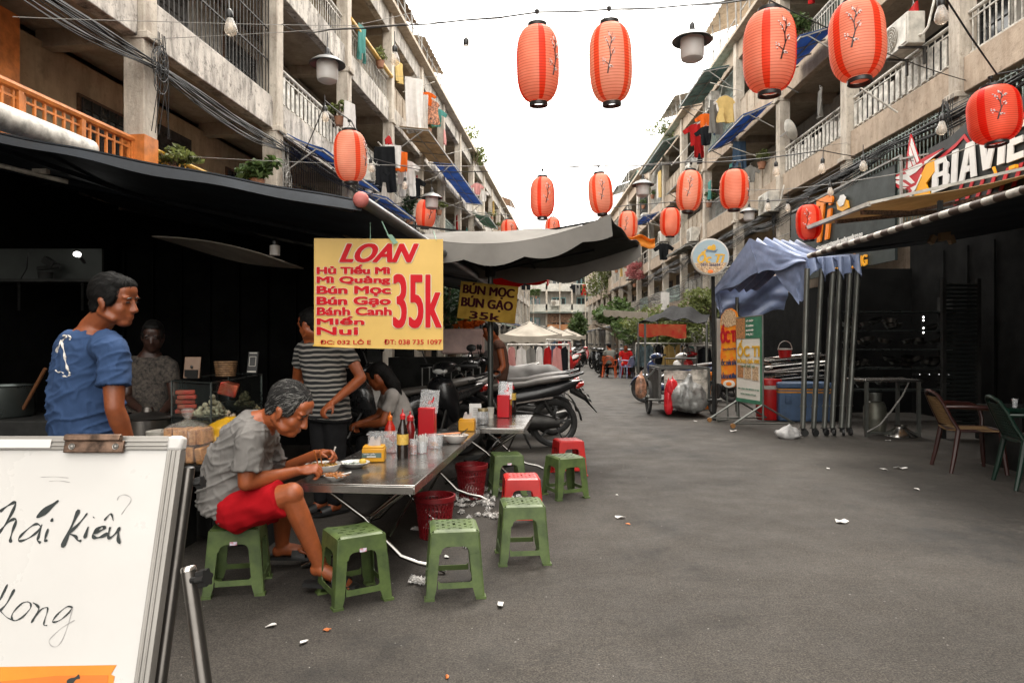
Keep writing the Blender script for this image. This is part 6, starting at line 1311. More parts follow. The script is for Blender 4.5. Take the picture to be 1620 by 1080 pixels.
# big near awning with striped edge tube
E0, E1 = P(1280, 405, 8.55), Vector((3.5, -5.0, 2.36))  # near end carried on unseen behind the camera to darken the shop
na = thing('shop_awning', 'dark roof awning with brown and white striped edge bar over the right shop', 'awning', (5.6, 5, 2.3))
hb = 2.95
obj('canvas', MB().sheet(lambda u, v: E0.lerp(E1, u).lerp(Vector((7.5, E0.y + .2, hb)).lerp(Vector((7.45, E1.y, hb)), u), v) - Vector((0, 0, .06 * math.sin(v * PI) + .02)), 12, 12, .012), M_tarp, na, world=True)
n = 100; et = obj('edge_tube', MB().tube([E0.lerp(E1, k / n) for k in range(n + 1)], .032, 12), [M_wht, mat('brown_tape', (.07, .045, .033), .5)], na, world=True)
for i_, p_ in enumerate(et.data.polygons): p_.material_index = (i_ // 12) % 2
mb = MB()
for k in (.05, .35, .7): mb.bar(E0.lerp(E1, k) - Vector((0, 0, .05)), Vector((7.4, E0.lerp(E1, k).y, hb - .08)), .04)
obj('arm', mb, M_tarp, na, world=True)
tag(obj('shop_front_wall', merge(MB().box((7.24, 2.2, 1.4), (.06, 12.8, 2.9)), MB().box((7.26, 10.5, 1.68), (.06, 3.8, 3.36)), MB().box((7.3, 17.4, 1.3), (.06, 10, 2.58)), *[MB().box((7.2, -3 + .6 * k, 1.4), (.03, .05, 2.8)) for k in range(25)]), M_dkshade), 'added dark sheet standing in for shade under the striped awning', 'wall')  # added dark sheet with battens hides the bays as deep shade would
tag(obj('shop_side_wall', merge(MB().box((7.2, 12.4, 1.3), (3.2, .1, 2.6))), M_dkshade), 'dark end wall of the right shop behind the folding tent', 'wall')
# ================================================================ blue folding tent
M_tent = mat('grey_blue_tarpaulin', (.23, .285, .44), .38, var=.22, vscale=3, spec=.5, translucent=.12, bump=.1, bscale=12); M_post = mat('grey_post', (.16, .165, .15), .38, .65, var=.2); M_cast = mat('caster_rubber', (.015, .015, .015), .6)
tt = thing('folding_tent', 'grey blue folding canopy pushed together on six wheeled posts', 'canopy', (4.3, 10, 0))
posts = [(1277, 1270), (1300, 1287), (1318, 1304), (1329, 1316.5), (1345, 1331), (1357.6, 1342)]
for i, (pt, pb_) in enumerate(posts):
    D = 9.2 + .02 * i; a = P(pt, 425, D); b = P(pb_, 683, D); b.z = .1
    obj('post', merge(MB().tube([a, b], .035, 14), MB().lathe([(.031, -.012), (.045, -.01), (.045, .01), (.031, .012)], 14, Matrix.Translation(a.lerp(b, .86))), MB().bar(a.lerp(b, .3), a.lerp(b, .8) + Vector((.1, .25, 0)), .03, .015)), M_post, tt, world=True)
    w_ = MB(); cM = Matrix.Translation(b + Vector((.02, -.02, -.052))) @ Matrix.Rotation(PI / 2, 4, 'X') @ Matrix.Rotation(.3 * i, 4, 'Y'); w_.lathe([(.018, -.016), (.046, -.016), (.048, 0), (.046, .016), (.018, .016)], 18, cM); w_.box(b + Vector((0, 0, .004)), (.075, .075, .01)); w_.box(b + Vector((.012, .0, -.03)), (.05, .05, .05)); obj('caster', w_, M_cast, tt, world=True)
    p2 = P(1131 + 7 * i, 470, 11.5)
    if i in (0, 5): obj('post', MB().tube([p2, Vector((p2.x, p2.y, .1))], .03, 10), M_post, tt, world=True)
rg = random.Random(12)
Lf, Pk, Rt = P(1128, 458, 11.5), P(1187, 376, 10.4), P(1275, 408, 9.2)
shR = P(1360, 404, 9.3) - Rt; shP = P(1262, 379, 10.5) - Pk; shL = Vector((.75, 0, 0))
def roof(u, v):
    s_ = u * 6; sh_ = shL.lerp(shP, v * 2) if v < .5 else shP.lerp(shR, v * 2 - 1); p = Lf.lerp(Pk, v * 2) if v < .5 else Pk.lerp(Rt, v * 2 - 1)
    p = p + sh_ * u; p.z += -.11 * (math.sin(s_ * PI) ** 2) * min(1, .25 + 2 * v) * (1 - .3 * v) + .018 * math.sin(s_ * 5 + v * 9) - .07 * math.sin(abs(v * 2 - 1) * PI) ; p.y += .03 * math.sin(s_ * 3 + v * 7); return p
obj('roof_sheet', MB().sheet(roof, 72, 26, .006), M_tent, tt, world=True)
def skirt(u, v):
    p = Rt + shR * u; f = math.sin(u * 38) * .045 * (.5 + v); p.y += f - .02; p.x += .02 * math.sin(u * 60) * v; p.z += -.005 - v * (.22 + .07 * math.sin(u * 19 + 1) + .04 * math.sin(u * 41)); return p
obj('eave_skirt', MB().sheet(skirt, 90, 8, .005), M_tent, tt, world=True)
def flapq(c, rip, nu=16, nv=10):
    c = [P(*q) for q in c]
    def f(u, v):
        p = c[0].lerp(c[1], u).lerp(c[3].lerp(c[2], u), v); p += Vector((0, rip * (noise.noise(Vector((u * 4, v * 4, rip * 70))) + .6 * math.sin(u * 7 + v * 5)) * math.sin(v * PI * .8 + .2), rip * .4 * math.sin(u * 9) * v)); return p
    return MB().sheet(f, nu * 2, nv * 2, .005)
obj('gable_panel', flapq([(1129, 459, 11.48), (1186, 377, 10.36), (1200, 432, 10.1), (1131, 466, 11.4)], .06), M_tent, tt, world=True)
obj('gable_panel', flapq([(1187, 378, 10.35), (1275, 410, 9.17), (1272, 416, 9.15), (1199, 433, 10.1)], .06), M_tent, tt, world=True)
obj('hanging_flap', flapq([(1224, 428, 9.85), (1276, 412, 9.15), (1276, 466, 9.25), (1263, 482, 9.35)], .06), M_tent, tt, world=True)
obj('hanging_flap', flapq([(1128, 464, 11.45), (1139, 464, 11.5), (1143, 497, 11.5), (1138, 492, 11.45)], .03, 6, 6), M_tent, tt, world=True)
obj('inner_wall', flapq([(1131, 462, 11.6), (1250, 430, 11.9), (1240, 492, 12.1), (1138, 505, 11.8)], .12), M_tent, tt, world=True)
# ================================================================ signs on the ground
M_green2 = mat('green_print', (.045, .19, .11), .5, var=.15); M_cream = mat('cream_print', (.72, .69, .62), .5, var=.05); M_gold = mat('golden_print', (.72, .40, .02), .5, var=.15); M_ored = mat('orange_red_print', (.74, .14, .015), .5, var=.3, vscale=8, col2=(.75, .35, .02)); M_food = mat('food_photo', (.50, .20, .08), .6, var=.9, vscale=45, col2=(.10, .10, .03)); M_food2 = mat('food_photo_light', (.6, .45, .28), .6, var=.9, vscale=45, col2=(.2, .08, .03))
q = [P(1165, 634, 10.85), P(1205.5, 641, 10.0), P(1210, 500, 10.0), P(1165, 504, 10.85)]
sM = plane_M(q[0], q[1] - q[0], q[3] - q[0]); W3 = (q[1] - q[0]).length; H3 = (q[3] - q[0]).length
sg2 = thing('standing_sign', 'white and green snail menu sign ỐC TI on wheeled steel stand', 'sign', (sM.translation.x + .25, 10.4, 0))
obj('board', MB(sM).box((W3 / 2, .015, H3 / 2), (W3, .025, H3)), M_cream, sg2, world=True)
def SB(x0, x1, z0, z1, y=-.001, t=.003): return MB(sM).box(((x0 + x1) / 2 * W3, y - t / 2, (z0 + z1) / 2 * H3), ((x1 - x0) * W3, t, (z1 - z0) * H3))
obj('green_print', merge(SB(.38, 1, .755, 1), SB(0, 1, 0, .045), SB(.94, 1, .045, .754)), M_green2, sg2, world=True); obj('food_photo', merge(SB(0, .38, .755, 1), SB(.06, .30, .29, .44)), M_food, sg2, world=True); obj('food_photo', merge(SB(.34, .60, .28, .44), SB(.65, .88, .27, .43)), M_food2, sg2, world=True)
def ST_(t_, x0, x1, z0, z1, bo, off=.0045): return text_mb(t_, sM @ Matrix.Translation((x0 * W3, -off, z0 * H3)), (x1 - x0) * W3, (z1 - z0) * H3, bo, 0, .001)
obj('lettering', merge(ST_('ỐC TI', .07, .92, .545, .735, .05), ST_('ĐỒNG GIÁ 49K', .05, .93, .465, .535, .07)), M_gold, sg2, world=True); obj('lettering', merge(ST_('CHỖ ĐỂ XE', .2, .75, .415, .455, .02), ST_('GIAO HÀNG TẬN NƠI 0933 117 666', .08, .9, .15, .175, .02), ST_('LÔ D CHUNG CƯ Q.3', .2, .78, .09, .115, .02)), M_green2, sg2, world=True)
obj('lettering', merge(*[ST_(t_, .42, .70, .945 - .053 * i, .975 - .053 * i, .05) for i, t_ in enumerate(('SÒ ĐIỆP', 'ỐC HƯƠNG', 'NGHÊU HẤP', 'MỰC'))]), M_cream, sg2, world=True); obj('red_badge', MB(sM).lathe([(0, -.0065), (.045, -.0065), (.045, -.004)], 20, Matrix.Translation((.86 * W3, -.0, .89 * H3)) @ Matrix.Rotation(PI / 2, 4, 'X')), M_sred, sg2, world=True)
mb = MB(sM)
for x in (0, W3): mb.tube([(x, .015, H3 + .01), (x, .015, -.24)], .016, 10)
mb.tube([(0, .015, H3 + .01), (W3, .015, H3 + .01)], .014, 10)
for x in (.0, W3): mb.tube([(x, 0, -.0), (x - .06, -.4, -.27)], .014, 8); mb.tube([(x, .03, 0), (x, .5, -.27)], .014, 8)
for x in (0, W3): mb.tube([(x - .06, -.42, -.27), (x, .5, -.27)], .012, 8)
obj('stand', mb, M_post, sg2, world=True)
mb = MB(sM)
for x in (-.06, W3 - .06): mb.lathe([(0, -.014), (.035, -.014), (.037, 0), (.035, .014), (0, .014)], 16, Matrix.Translation((x, -.42, -.30)) @ Matrix.Rotation(PI / 2, 4, 'Y'))
obj('caster', mb, mat('amber_caster', (.25, .11, .03), .5), sg2, world=True)
# tall shaped standee
oM = plane_M(P(1141, 612, 11.3), P(1170, 612, 10.9) - P(1141, 612, 11.3), (0, 0, 1)); sw = (P(1170, 612, 10.9) - P(1141, 612, 11.3)).length; shh = (P(1141, 490, 11.3) - P(1141, 612, 11.3)).length
sd2 = thing('shaped_standee', 'tall shaped orange and red seafood standee left of the snail menu sign', 'sign', (oM.translation.x + .15, 11.1, 0))
ol = [(.0, .05), (.25, 0), (.7, .0), (.95, .06), (1.0, .3), (.98, .75), (1.05, .86), (.95, .95), (.7, 1.0), (.4, .99), (.15, .92), (.08, .8), (.12, .6), (.02, .4), (.04, .2)]
obj('board', MB().prism(ol, lambda u, v, t: oM @ Vector((u * sw, t, v * shh)), 0, .03), M_ored, sd2, world=True)
def OB(x0, x1, z0, z1, y=-.001, t=.004): return MB(oM).box(((x0 + x1) / 2 * sw, y - t / 2, (z0 + z1) / 2 * shh), ((x1 - x0) * sw, t, (z1 - z0) * shh))
obj('pale_head', MB().prism([(.14, .8), (.2, .92), (.42, .985), (.68, .99), (.92, .94), (.98, .86), (.95, .78), (.5, .76)], lambda u, v, t: oM @ Vector((u * sw, t, v * shh)), -.006, -.001), M_food2, sd2, world=True); obj('egg_print', MB(oM).ell((.45 * sw, -.004, .04 * shh), (.33 * sw, .004, .05 * shh)), M_cream, sd2, world=True); obj('yolk_print', MB(oM).ell((.45 * sw, -.008, .04 * shh), (.16 * sw, .003, .026 * shh)), M_sora, sd2, world=True)
def OT(t_, x0, x1, z0, z1, bo): return text_mb(t_, oM @ Matrix.Translation((x0 * sw, -.006, z0 * shh)), (x1 - x0) * sw, (z1 - z0) * shh, bo, 0, .001)
obj('lettering', OT('ỐC TI', .12, .95, .57, .80, .06), M_sred, sd2, world=True); obj('lettering', merge(OT('ỐC HẢI SẢN', .08, .95, .28, .36, .06), OT('LẨU & NƯỚNG', .05, .95, .11, .19, .06), OT('CHUYÊN MÓN', .2, .9, .47, .50, .02)), mat('dark_blue_print', (.03, .05, .12), .5), sd2, world=True)
obj('stand', merge(MB(oM).tube([(.2 * sw, .04, .5), (.2 * sw, .04, -.53), (.1 * sw, -.35, -.53)], .014, 8), MB(oM).tube([(.8 * sw, .04, .5), (.8 * sw, .04, -.5), (.7 * sw, -.35, -.53)], .014, 8)), M_post, sd2, world=True)
tag(obj('foam_sheet', MB().box(P(1138, 555, 11.6), (.16, .03, 1.1), (0, R(4), 0)), M_cream), 'white foam sheet leaning behind the shaped standee', 'sheet')
# round shop sign on a post
rc = P(1123, 407, 11.0); rs_ = thing('round_sign', 'round lit style snail shop sign with yellow Ốc Ti lettering on a post', 'sign', (rc.x + .1, rc.y + .1, 0))
rM = plane_M(rc, (1, -.12, 0), (0, 0, 1)); RR = .285
obj('drum', MB(rM).lathe([(0, -.05), (RR, -.05), (RR + .012, -.04), (RR + .012, .04), (RR, .05), (0, .05)], 40, Matrix.Rotation(PI / 2, 4, 'X')), M_acw, rs_, world=True)
M_face = mat('pale_blue_print', (.24, .36, .43), .4, var=.4, vscale=4, col2=(.34, .42, .44)); obj('face', MB(rM).lathe([(0, .0505), (RR - .01, .0505), (RR - .01, .054), (0, .054)], 40, Matrix.Rotation(PI / 2, 4, 'X')), M_face, rs_, world=True)
seg = [(RR * .95 * math.cos(a), RR * .95 * math.sin(a)) for a in [PI + .35 + (PI - .7) * k / 16 for k in range(17)]]; obj('flame_print', MB().prism(seg, lambda u, v, t: rM @ Vector((u, t, v)), -.056, -.0545), M_food2, rs_, world=True)
obj('lettering', text_mb('Ốc Ti', rM @ Matrix.Translation((-.2, -.0562, -.09)), .42, .21, .05, .3, .002), M_gold, rs_, world=True); obj('lettering', text_mb('0911 266664', rM @ Matrix.Translation((-.15, -.0562, -.15)), .3, .045, .04, 0, .001), mat('navy_print', (.03, .05, .13), .5), rs_, world=True)
obj('snail_print', merge(MB(rM).ell((.0, -.056, .14), (.05, .004, .04)), MB(rM).ell((.05, -.056, .145), (.035, .004, .055))), M_gold, rs_, world=True); obj('boat_print', MB().prism([(-.1, .13), (-.06, .09), (.08, .07), (.12, .12), (.05, .1), (-.03, .115)], lambda u, v, t: rM @ Vector((u, t, v)), -.0605, -.058), mat('steel_blue_print', (.12, .2, .27), .5), rs_, world=True); obj('flame_print', MB(rM).ell((.0, -.0565, -.235), (.045, .004, .03)), M_ored, rs_, world=True)
obj('post', MB().tube([rc + Vector((.08, .1, -.3)), Vector((rc.x + .1, rc.y + .1, 0))], .03, 10), M_darkpart, rs_, world=True)
# ================================================================ coolers, folded tables, gas bottle
M_cblue = mat('cooler_blue', (.055, .105, .20), .45, var=.2, vscale=4, bump=.05); M_cred = mat('cooler_red', (.50, .012, .012), .4, var=.12); M_cor = mat('cooler_orange', (.6, .25, .02), .45)
ck = thing('cooler_box', 'large blue cooler box with orange stripes behind the tent posts', 'cooler', ((1268 - 810) / F * 11.1, 11.1, 0), R(-10))
obj('body', MB().box((0, 0, .26), (.80, .46, .52)), M_cblue, ck, bevel=.03); obj('lid', MB().box((0, 0, .575), (.82, .48, .1)), M_cblue, ck, bevel=.025); obj('stripe', merge(MB().box((0, 0, .47), (.806, .466, .028)), MB().box((0, 0, .515), (.806, .466, .022))), M_cor, ck); obj('latch', merge(MB().box((-.25, -.24, .36), (.1, .03, .14)), MB().box((-.25, -.26, .35), (.06, .02, .07))), M_cblue, ck, bevel=.006)
ck = thing('cooler_box', 'round red cooler with white band between menu sign and blue cooler', 'cooler', ((1216 - 810) / F * 11.3, 11.3, 0)); obj('body', MB().lathe([(.19, 0), (.2, .02), (.21, .5), (.2, .51)], 28), M_cred, ck); obj('band', MB().lathe([(.2115, .5), (.214, .51), (.214, .56), (.21, .565)], 28), M_acw, ck); obj('lid', MB().lathe([(.218, .565), (.222, .58), (.2, .66), (0, .675)], 28), M_cred, ck)
hk = thing('handled_bucket', 'small red bucket with white arched handle on the stacked tables', 'bucket', P(1242, 570, 11.6)); obj('body', MB().lathe([(.09, 0), (.115, .2), (.108, .2), (.085, .006)], 22, cap=False), M_cred, hk); obj('rim', MB().lathe([(.118, .18), (.12, .2), (.112, .205)], 22, cap=False), M_acw, hk); obj('handle', MB().tube([(.116 * math.cos(a), 0, .2 + .13 * math.sin(a)) for a in [PI * k / 12 for k in range(13)]], .006, 6), M_acw, hk)
rg = random.Random(21); tabs = ['topmost', 'second', 'third', 'fourth', 'fifth', 'sixth', 'lowest']
hz0 = hk.location.z
for k in range(7):
    z = .99 - .052 * k; o = thing('folded_table', f'{tabs[k]} folded steel table of the stack on the coolers', 'table', ((1262 - 810) / F * 11.6 + rg.uniform(-.1, .1), 11.65, z), R(rg.uniform(-25, 15)), 'folded steel tables stacked by the tent')
    o.rotation_euler = (R(rg.uniform(-3, 3)), R(rg.uniform(-10, 0)), o.rotation_euler[2]); obj('top', MB().box((0, 0, .012), (1.05, .5, .024)), M_steel, o, bevel=.004); obj('leg', merge(MB().tube([(-.4, -.2, .034), (.4, -.18, .036), (.5, .0, .04), (.4, .18, .036), (-.4, .2, .034)], .01, 8)), M_chrome, o)
ts = thing('storage_rack', 'low dark rack carrying the stacked folded tables', 'rack', (5.0, 11.7, 0)); obj('deck', MB().box((0.2, .05, .63), (1.5, .6, .03)), M_darkpart, ts)
for x in (-.5, .9): obj('leg', MB().box((x, .2, .307), (.04, .04, .615)), M_darkpart, ts)
wt = thing('work_table', 'steel work table with gas cylinder beneath in the dark shop', 'table', ((1396 - 810) / F * 9.4, 9.4, 0)); obj('top', MB().box((0, 0, .75), (.75, .55, .03)), M_steel, wt, bevel=.004)
for x in (-.35, .35):
    for y in (-.25, .25): obj('leg', MB().box((x, y, .367), (.04, .04, .734)), M_post, wt)
obj('bottom_rail', MB().box((0, -.25, .05), (.66, .03, .03)), M_post, wt)
gcy = thing('gas_cylinder', 'dull steel gas cylinder under the work table', 'gas cylinder', ((1381 - 810) / F * 9.55, 9.5, 0)); obj('body', MB().lathe([(.12, 0), (.14, .03), (.145, .1), (.146, .2), (.148, .21), (.146, .22), (.145, .36), (.12, .43), (.06, .46), (0, .465)], 26), mat('cylinder_paint', (.15, .15, .12), .4, .5, var=.25), gcy); obj('collar', MB().lathe([(.08, .45), (.09, .56), (.084, .56), (.076, .45)], 20, cap=False), M_post, gcy); obj('valve', MB().lathe([(.02, .46), (.025, .52), (0, .53)], 12), M_post, gcy)
tag(obj('gas_hose', MB().tube([P(1440, 600, 9.2), P(1428, 625, 9.15), P(1410, 650, 9.1), P(1392, 672, 9.05), P(1372, 683, 9.1)], .011, 8), M_greypipe), 'grey gas hose curving down beside the gas cylinder', 'hose')
sbw = thing('steel_bowl', 'upturned steel bowl shining on the dark shop floor', 'bowl', G(1425, 690)); obj('shell', MB().lathe([(.2, 0), (.205, .008), (.16, .06), (.08, .11), (.07, .13), (0, .132)], 30), M_steel, sbw); obj('foot_ring', MB().lathe([(.07, .13), (.08, .15), (.06, .15)], 20, cap=False), M_steel, sbw)
rk = thing('dish_rack', 'tall dark rack of stacked steel trays inside the right shop', 'rack', (6.1, 11.0, 0))
for x in (-.9, .9): obj('upright', MB().box((x, 0, 1.0), (.05, .4, 2.0)), M_darkpart, rk)
for z in (.5, .85, 1.15, 1.45, 1.75): obj('shelf', MB().box((0, 0, z), (1.75, .4, .02)), M_trim, rk)
mb = MB()
for k in range(46):
    z = rg.choice((.5, .85, 1.15, 1.45)) + .02; x = rg.uniform(-.8, .8); mb.lathe([(.07, 0), (.1, .05), (.105, .06), (.0, .062)], 12, Matrix.Translation((x, rg.uniform(-.12, .1), z + rg.uniform(0, .12))) @ Euler((rg.uniform(-.4, .4), rg.uniform(-.4, .4), 0)).to_matrix().to_4x4())
obj('stacked_dishes', mb, M_dsteel, rk)
ls = thing('led_strip', 'four tiny lit white dots in the dark right shop', 'light', P(1461, 527, 10.6)); obj('housing', MB().box((0, 0.02, .13), (.03, .02, .34)), M_blk, ls)
obj('lit_dots', merge(*[MB().ell((0, 0, z), (.011, .006, .011), None, 8, 6) for z in (0.01, .08, .2, .25)]), M_emit, ls)
ls = thing('led_strip', 'row of dim lit dots above the work table', 'light', P(1478, 592, 9.9)); obj('housing', MB().box((0, 0.02, 0), (.6, .02, .03)), M_blk, ls); obj('lit_dots', merge(*[MB().ell((x, 0, 0), (.006, .004, .006), None, 8, 6) for x in (-.21, -.07, .07, .21)]), mat('dim_dots', (.6, .6, .6), .4, emit=(1, 1, 1), estr=.7), ls)
fsh = thing('folding_shutter', 'dark green louvred folding shutter inside the right shop', 'shutter', ((1520 - 810) / F * 9.0, 9.0, 0)); mb = MB()
for k in range(34): mb.box((0, 0, .2 + .055 * k), (.42, .015, .04), (R(35), 0, 0))
obj('slats', mb, mat('dark_green_paint', (.003, .006, .0055), .8), fsh); obj('frame', merge(MB().box((-.23, 0, 1.05), (.05, .05, 2.1)), MB().box((.23, 0, 1.05), (.05, .05, 2.1))), M_darkpart, fsh)
cl3 = thing('ceiling_lamp', 'cluster of three tan block lamps under the striped awning', 'lamp', P(1490, 388, 7.2)); mb = MB(); 
for dx, dz, a in ((-.1, 0, .5), (0, .03, 0), (.05, .04, 0.1), (.1, .0, -.3)): mb.box((dx, 0, .06 + dz), (.055, .055, .09), (0, a, 0))
obj('shade', mb, mat('tan_lamp', (.34, .22, .12), .6), cl3, bevel=.004); obj('mount', MB().box((0, .03, .3), (.04, .04, .35)), M_darkpart, cl3)
# ================================================================ plastic armchairs
def make_chair(m, mw, lab):
    r_ = thing('plastic_chair', lab, 'chair', group='plastic armchairs along the street')
    obj('seat', MB().sheet(lambda u, v: Vector((-.20 + .43 * u, (v - .5) * (.40 + .05 * u), .42 - .018 * math.sin(v * PI) + .012 * (u - .6) ** 2)), 10, 10, .014), mw, r_)
    bk = lambda u, v: Vector((-.20 - .13 * v - .02 * math.sin(u * PI), (u - .5) * (.36 - .02 * v), .46 + .30 * v))
    mb = MB(); n, m_ = 13, 11
    for i in range(n): mb.bar(bk((i + .5) / n, .0), bk((i + .5) / n, .92), .014, .01)
    for j in range(m_): mb.tube([bk(.03 + .94 * k / 8, (j + .5) / m_ * .92) for k in range(9)], .0062, 5)
    obj('back_panel', mb, mw, r_)
    rim = [Vector((-.17, -.22, .42)), bk(-.04, .3), bk(-.03, .7), bk(.08, 1.0), bk(.3, 1.1), bk(.5, 1.13), bk(.7, 1.1), bk(.92, 1.0), bk(1.03, .7), bk(1.04, .3), Vector((-.17, .22, .42))]
    obj('back_frame', MB().tube(rim, .017, 8), m, r_)
    for sy in (-1, 1):
        obj('armrest', MB().tube([bk(.5 + sy * .5, .62) + Vector((0, sy * .01, 0)), Vector((-.1, sy * .26, .655)), Vector((.1, sy * .27, .645)), Vector((.2, sy * .262, .61)), Vector((.225, sy * .25, .5)), Vector((.215, sy * .235, .42))], [.016, .022, .024, .02, .018, .018], 8), m, r_)
        for x, dx in ((.2, .04), (-.17, -.08)): obj('leg', MB().tube([(x, sy * .21, .425), (x + dx * .6, sy * .23, .15), (x + dx, sy * .245, 0)], [.026, .022, .018], 8), m, r_)
    obj('seat_frame', MB().tube([(.235, -.2, .415), (.24, 0, .412), (.235, .2, .415), (-.18, .2, .415), (-.19, 0, .415), (-.18, -.2, .415)], .016, 8, closed=True), m, r_); return r_
M_cbrown = mat('brown_red_plastic', (.030, .006, .004), .4, var=.2); M_cane = mat('woven_tan_plastic', (.20, .115, .042), .6, var=.2); M_cgreen = mat('dark_green_plastic', (.003, .018, .011), .4, var=.2); M_corng = mat('orange_red_plastic', (.62, .10, .02), .4); M_clil = mat('lilac_plastic', (.30, .33, .50), .45)
ch = make_chair(M_cbrown, M_cane, 'brown plastic armchair with tan woven seat by the right shop'); ch.location = ((1532 - 810) / F * 6.75, 6.75, 0); ch.rotation_euler = (0, 0, R(-12)); ch.scale = (.98,) * 3
cg_ = dup(ch, ((1640 - 810) / F * 5.95, 5.95, 0), R(-16), 'dark green plastic armchair at the right edge of the picture'); recolor(cg_, M_cbrown, M_cgreen); recolor(cg_, M_cane, M_cgreen)
co_ = dup(ch, ((964 - 810) / F * 25, 25, 0), R(75), 'orange plastic chair with the grey shirted man on it'); recolor(co_, M_cbrown, M_corng); recolor(co_, M_cane, M_corng)
cl_ = dup(ch, ((996 - 810) / F * 24.6, 24.6, 0), R(110), 'lilac plastic chair beside the woman in red'); recolor(cl_, M_cbrown, M_clil); recolor(cl_, M_cane, M_clil)
stb = thing('side_table', 'dark low table beyond the green armchair at right edge', 'table', (5.2, 6.9, 0)); obj('top', MB().box((0, 0, .6), (.6, .6, .03)), M_trim, stb)
for x in (-.25, .25): obj('leg', MB().box((x, 0, .29), (.04, .5, .58)), M_darkpart, stb)
gl_ = thing('drinking_glass', 'small glass on the dark table at right edge', 'glass', (4.95, 6.72, .616)); obj('glass', MB().lathe([(.02, 0), (.028, .09), (.026, .09), (.018, .004)], 16, cap=False), M_clear, gl_); obj('ice', MB().ell((0, 0, .04), (.018, .018, .03)), M_clear, gl_)
# ================================================================ waste cart
ct = thing('waste_cart', 'three wheeled waste cart with white panelled box, parked beside menu sign', 'cart', (3.0, 12.4, 0), R(-3))
M_cpan = mat('scuffed_white_panel', (.50, .46, .40), .6, var=.5, vscale=5); M_crate = mat('dark_cart_frame', (.07, .07, .065), .5, .5, var=.3)
mb = MB()
for k in range(3): mb.box((.02, -.62, .36 + .17 * k), (.72, .03, .158))
obj('rear_panel', mb, M_cpan, ct)
for sx in (-1, 1):
    mb = MB()
    for k in range(8): mb.box((sx * .4, -.55 + .16 * k, .53), (.03, .148, .52))
    obj('side_panel', mb, M_crate if sx < 0 else M_cpan, ct)
obj('deck', MB().box((0, 0, .26), (.82, 1.25, .03)), M_crate, ct)
mb = MB()
for x in (-.42, .42):
    mb.bar((x, -.64, .22), (x, -.64, .82), .04)
mb.bar((-.42, -.64, .82), (.42, -.64, .82), .04); mb.bar((-.42, -.64, .27), (.42, -.64, .27), .04); mb.bar((-.42, .6, .82), (.42, .6, .82), .04); mb.bar((-.42, -.64, .82), (-.42, .6, .82), .03); mb.bar((.42, -.64, .82), (.42, .6, .82), .03); mb.tube([(-.25, -.2, .82), (-.25, -.2, .98), (.3, -.2, .98), (.3, -.2, .82)], .014, 8); mb.bar((-.62, -.3, .3), (-.62, -.3, 1.6), .035); mb.bar((-.62, -.3, .6), (-.42, -.3, .82), .03); mb.tube([(-.62, -.7, .28), (.62, -.7, .28)], .02, 8)
obj('frame', mb, M_crate, ct)
def bw(x, y, r=.3):
    M = Matrix.Translation((x, y, r)) @ Matrix.Rotation(PI / 2, 4, 'Y'); w_ = obj('wheel', MB().lathe([(r - .045, -.02), (r - .01, -.024), (r, 0), (r - .01, .024), (r - .045, .02), (r - .05, 0), (r - .045, -.02)], 36, M, cap=False), M_tyre, ct)
    mb = MB()
    for k in range(18): a = 2 * PI * k / 18; mb.bar(M @ Vector((.02 * math.cos(a), .02 * math.sin(a), .015 * (-1) ** k)), M @ Vector(((r - .045) * math.cos(a + .2), (r - .045) * math.sin(a + .2), 0)), .005)
    mb.lathe([(0, -.05), (.03, -.05), (.03, .05), (0, .05)], 12, M); obj('spokes', mb, M_post, w_)
bw(-.56, -.3); bw(.56, -.3); bw(0, 1.0, .28)
def sack(name, lab, c, r, m, seed, cat='bag', rm=.02, amp=.03):
    mb = MB().ell(c, r, None, 24, 14); mb.ell(Vector(c) + Vector((r[0] * .1, 0, -r[2] * .4)), (r[0] * 1.05, r[1], r[2] * .6), None, 20, 12); mb.cone(Vector(c) + Vector((0, 0, r[2] * .7)), Vector(c) + Vector((r[0] * .12, 0, r[2] * 1.35)), r[0] * .35, r[0] * .12)
    return tag(obj(name, mb, m, remesh=rm, sm=3, disp=lambda p, n: amp * noise.noise(Vector((p.x * 7, p.y * 7, p.z * 3.2 + seed))) + amp * .6 * noise.noise(Vector((p.x * 19, p.y * 19, p.z * 6 + seed)))), lab, cat)
M_bagg = mat('translucent_grey_bag', (.21, .21, .20), .3, var=.55, vscale=7, spec=.6, col2=(.03, .03, .028)); M_bagr = mat('red_bag', (.52, .012, .02), .35, var=.15)
cD = 11.55
sack('rubbish_bag', 'big grey see through rubbish bag hung on the waste cart', P(1088, 628, cD), (.31, .2, .27), M_bagg, 1); sack('rubbish_bag', 'red plastic bag hung on the waste cart, upper one', P(1063, 612, cD), (.09, .08, .14), M_bagr, 2, rm=.012, amp=.02); sack('rubbish_bag', 'long red plastic bag hanging left of the grey rubbish bag', P(1057, 630, cD + .02), (.07, .07, .27), M_bagr, 3, rm=.012, amp=.02)
sack('rubbish_bag', 'small clear orange bag hanging at the left wheel of waste cart', P(1014, 612, 11.9), (.10, .09, .2), mat('orange_clear_bag', (.42, .22, .14), .35, var=.7, vscale=9), 4, rm=.015, amp=.02)
sack('rubbish_bag', 'white plastic bag lying beside the tent casters', G(1246, 693) + Vector((0, 0, .07)), (.17, .12, .08), mat('white_bag', (.42, .41, .40), .4, var=.3, vscale=9), 5, rm=.014, amp=.03)
obt = thing('orange_bin', 'orange bin partly hidden behind the waste cart wheel', 'bin', (3.62, 13.2, 0)); obj('body', MB().lathe([(.2, 0), (.24, .6), (.25, .62), (.24, .64), (.2, .02)], 20, cap=False), M_ored, obt); obj('lid', MB().lathe([(.26, .64), (.24, .7), (0, .74)], 20), M_ored, obt)
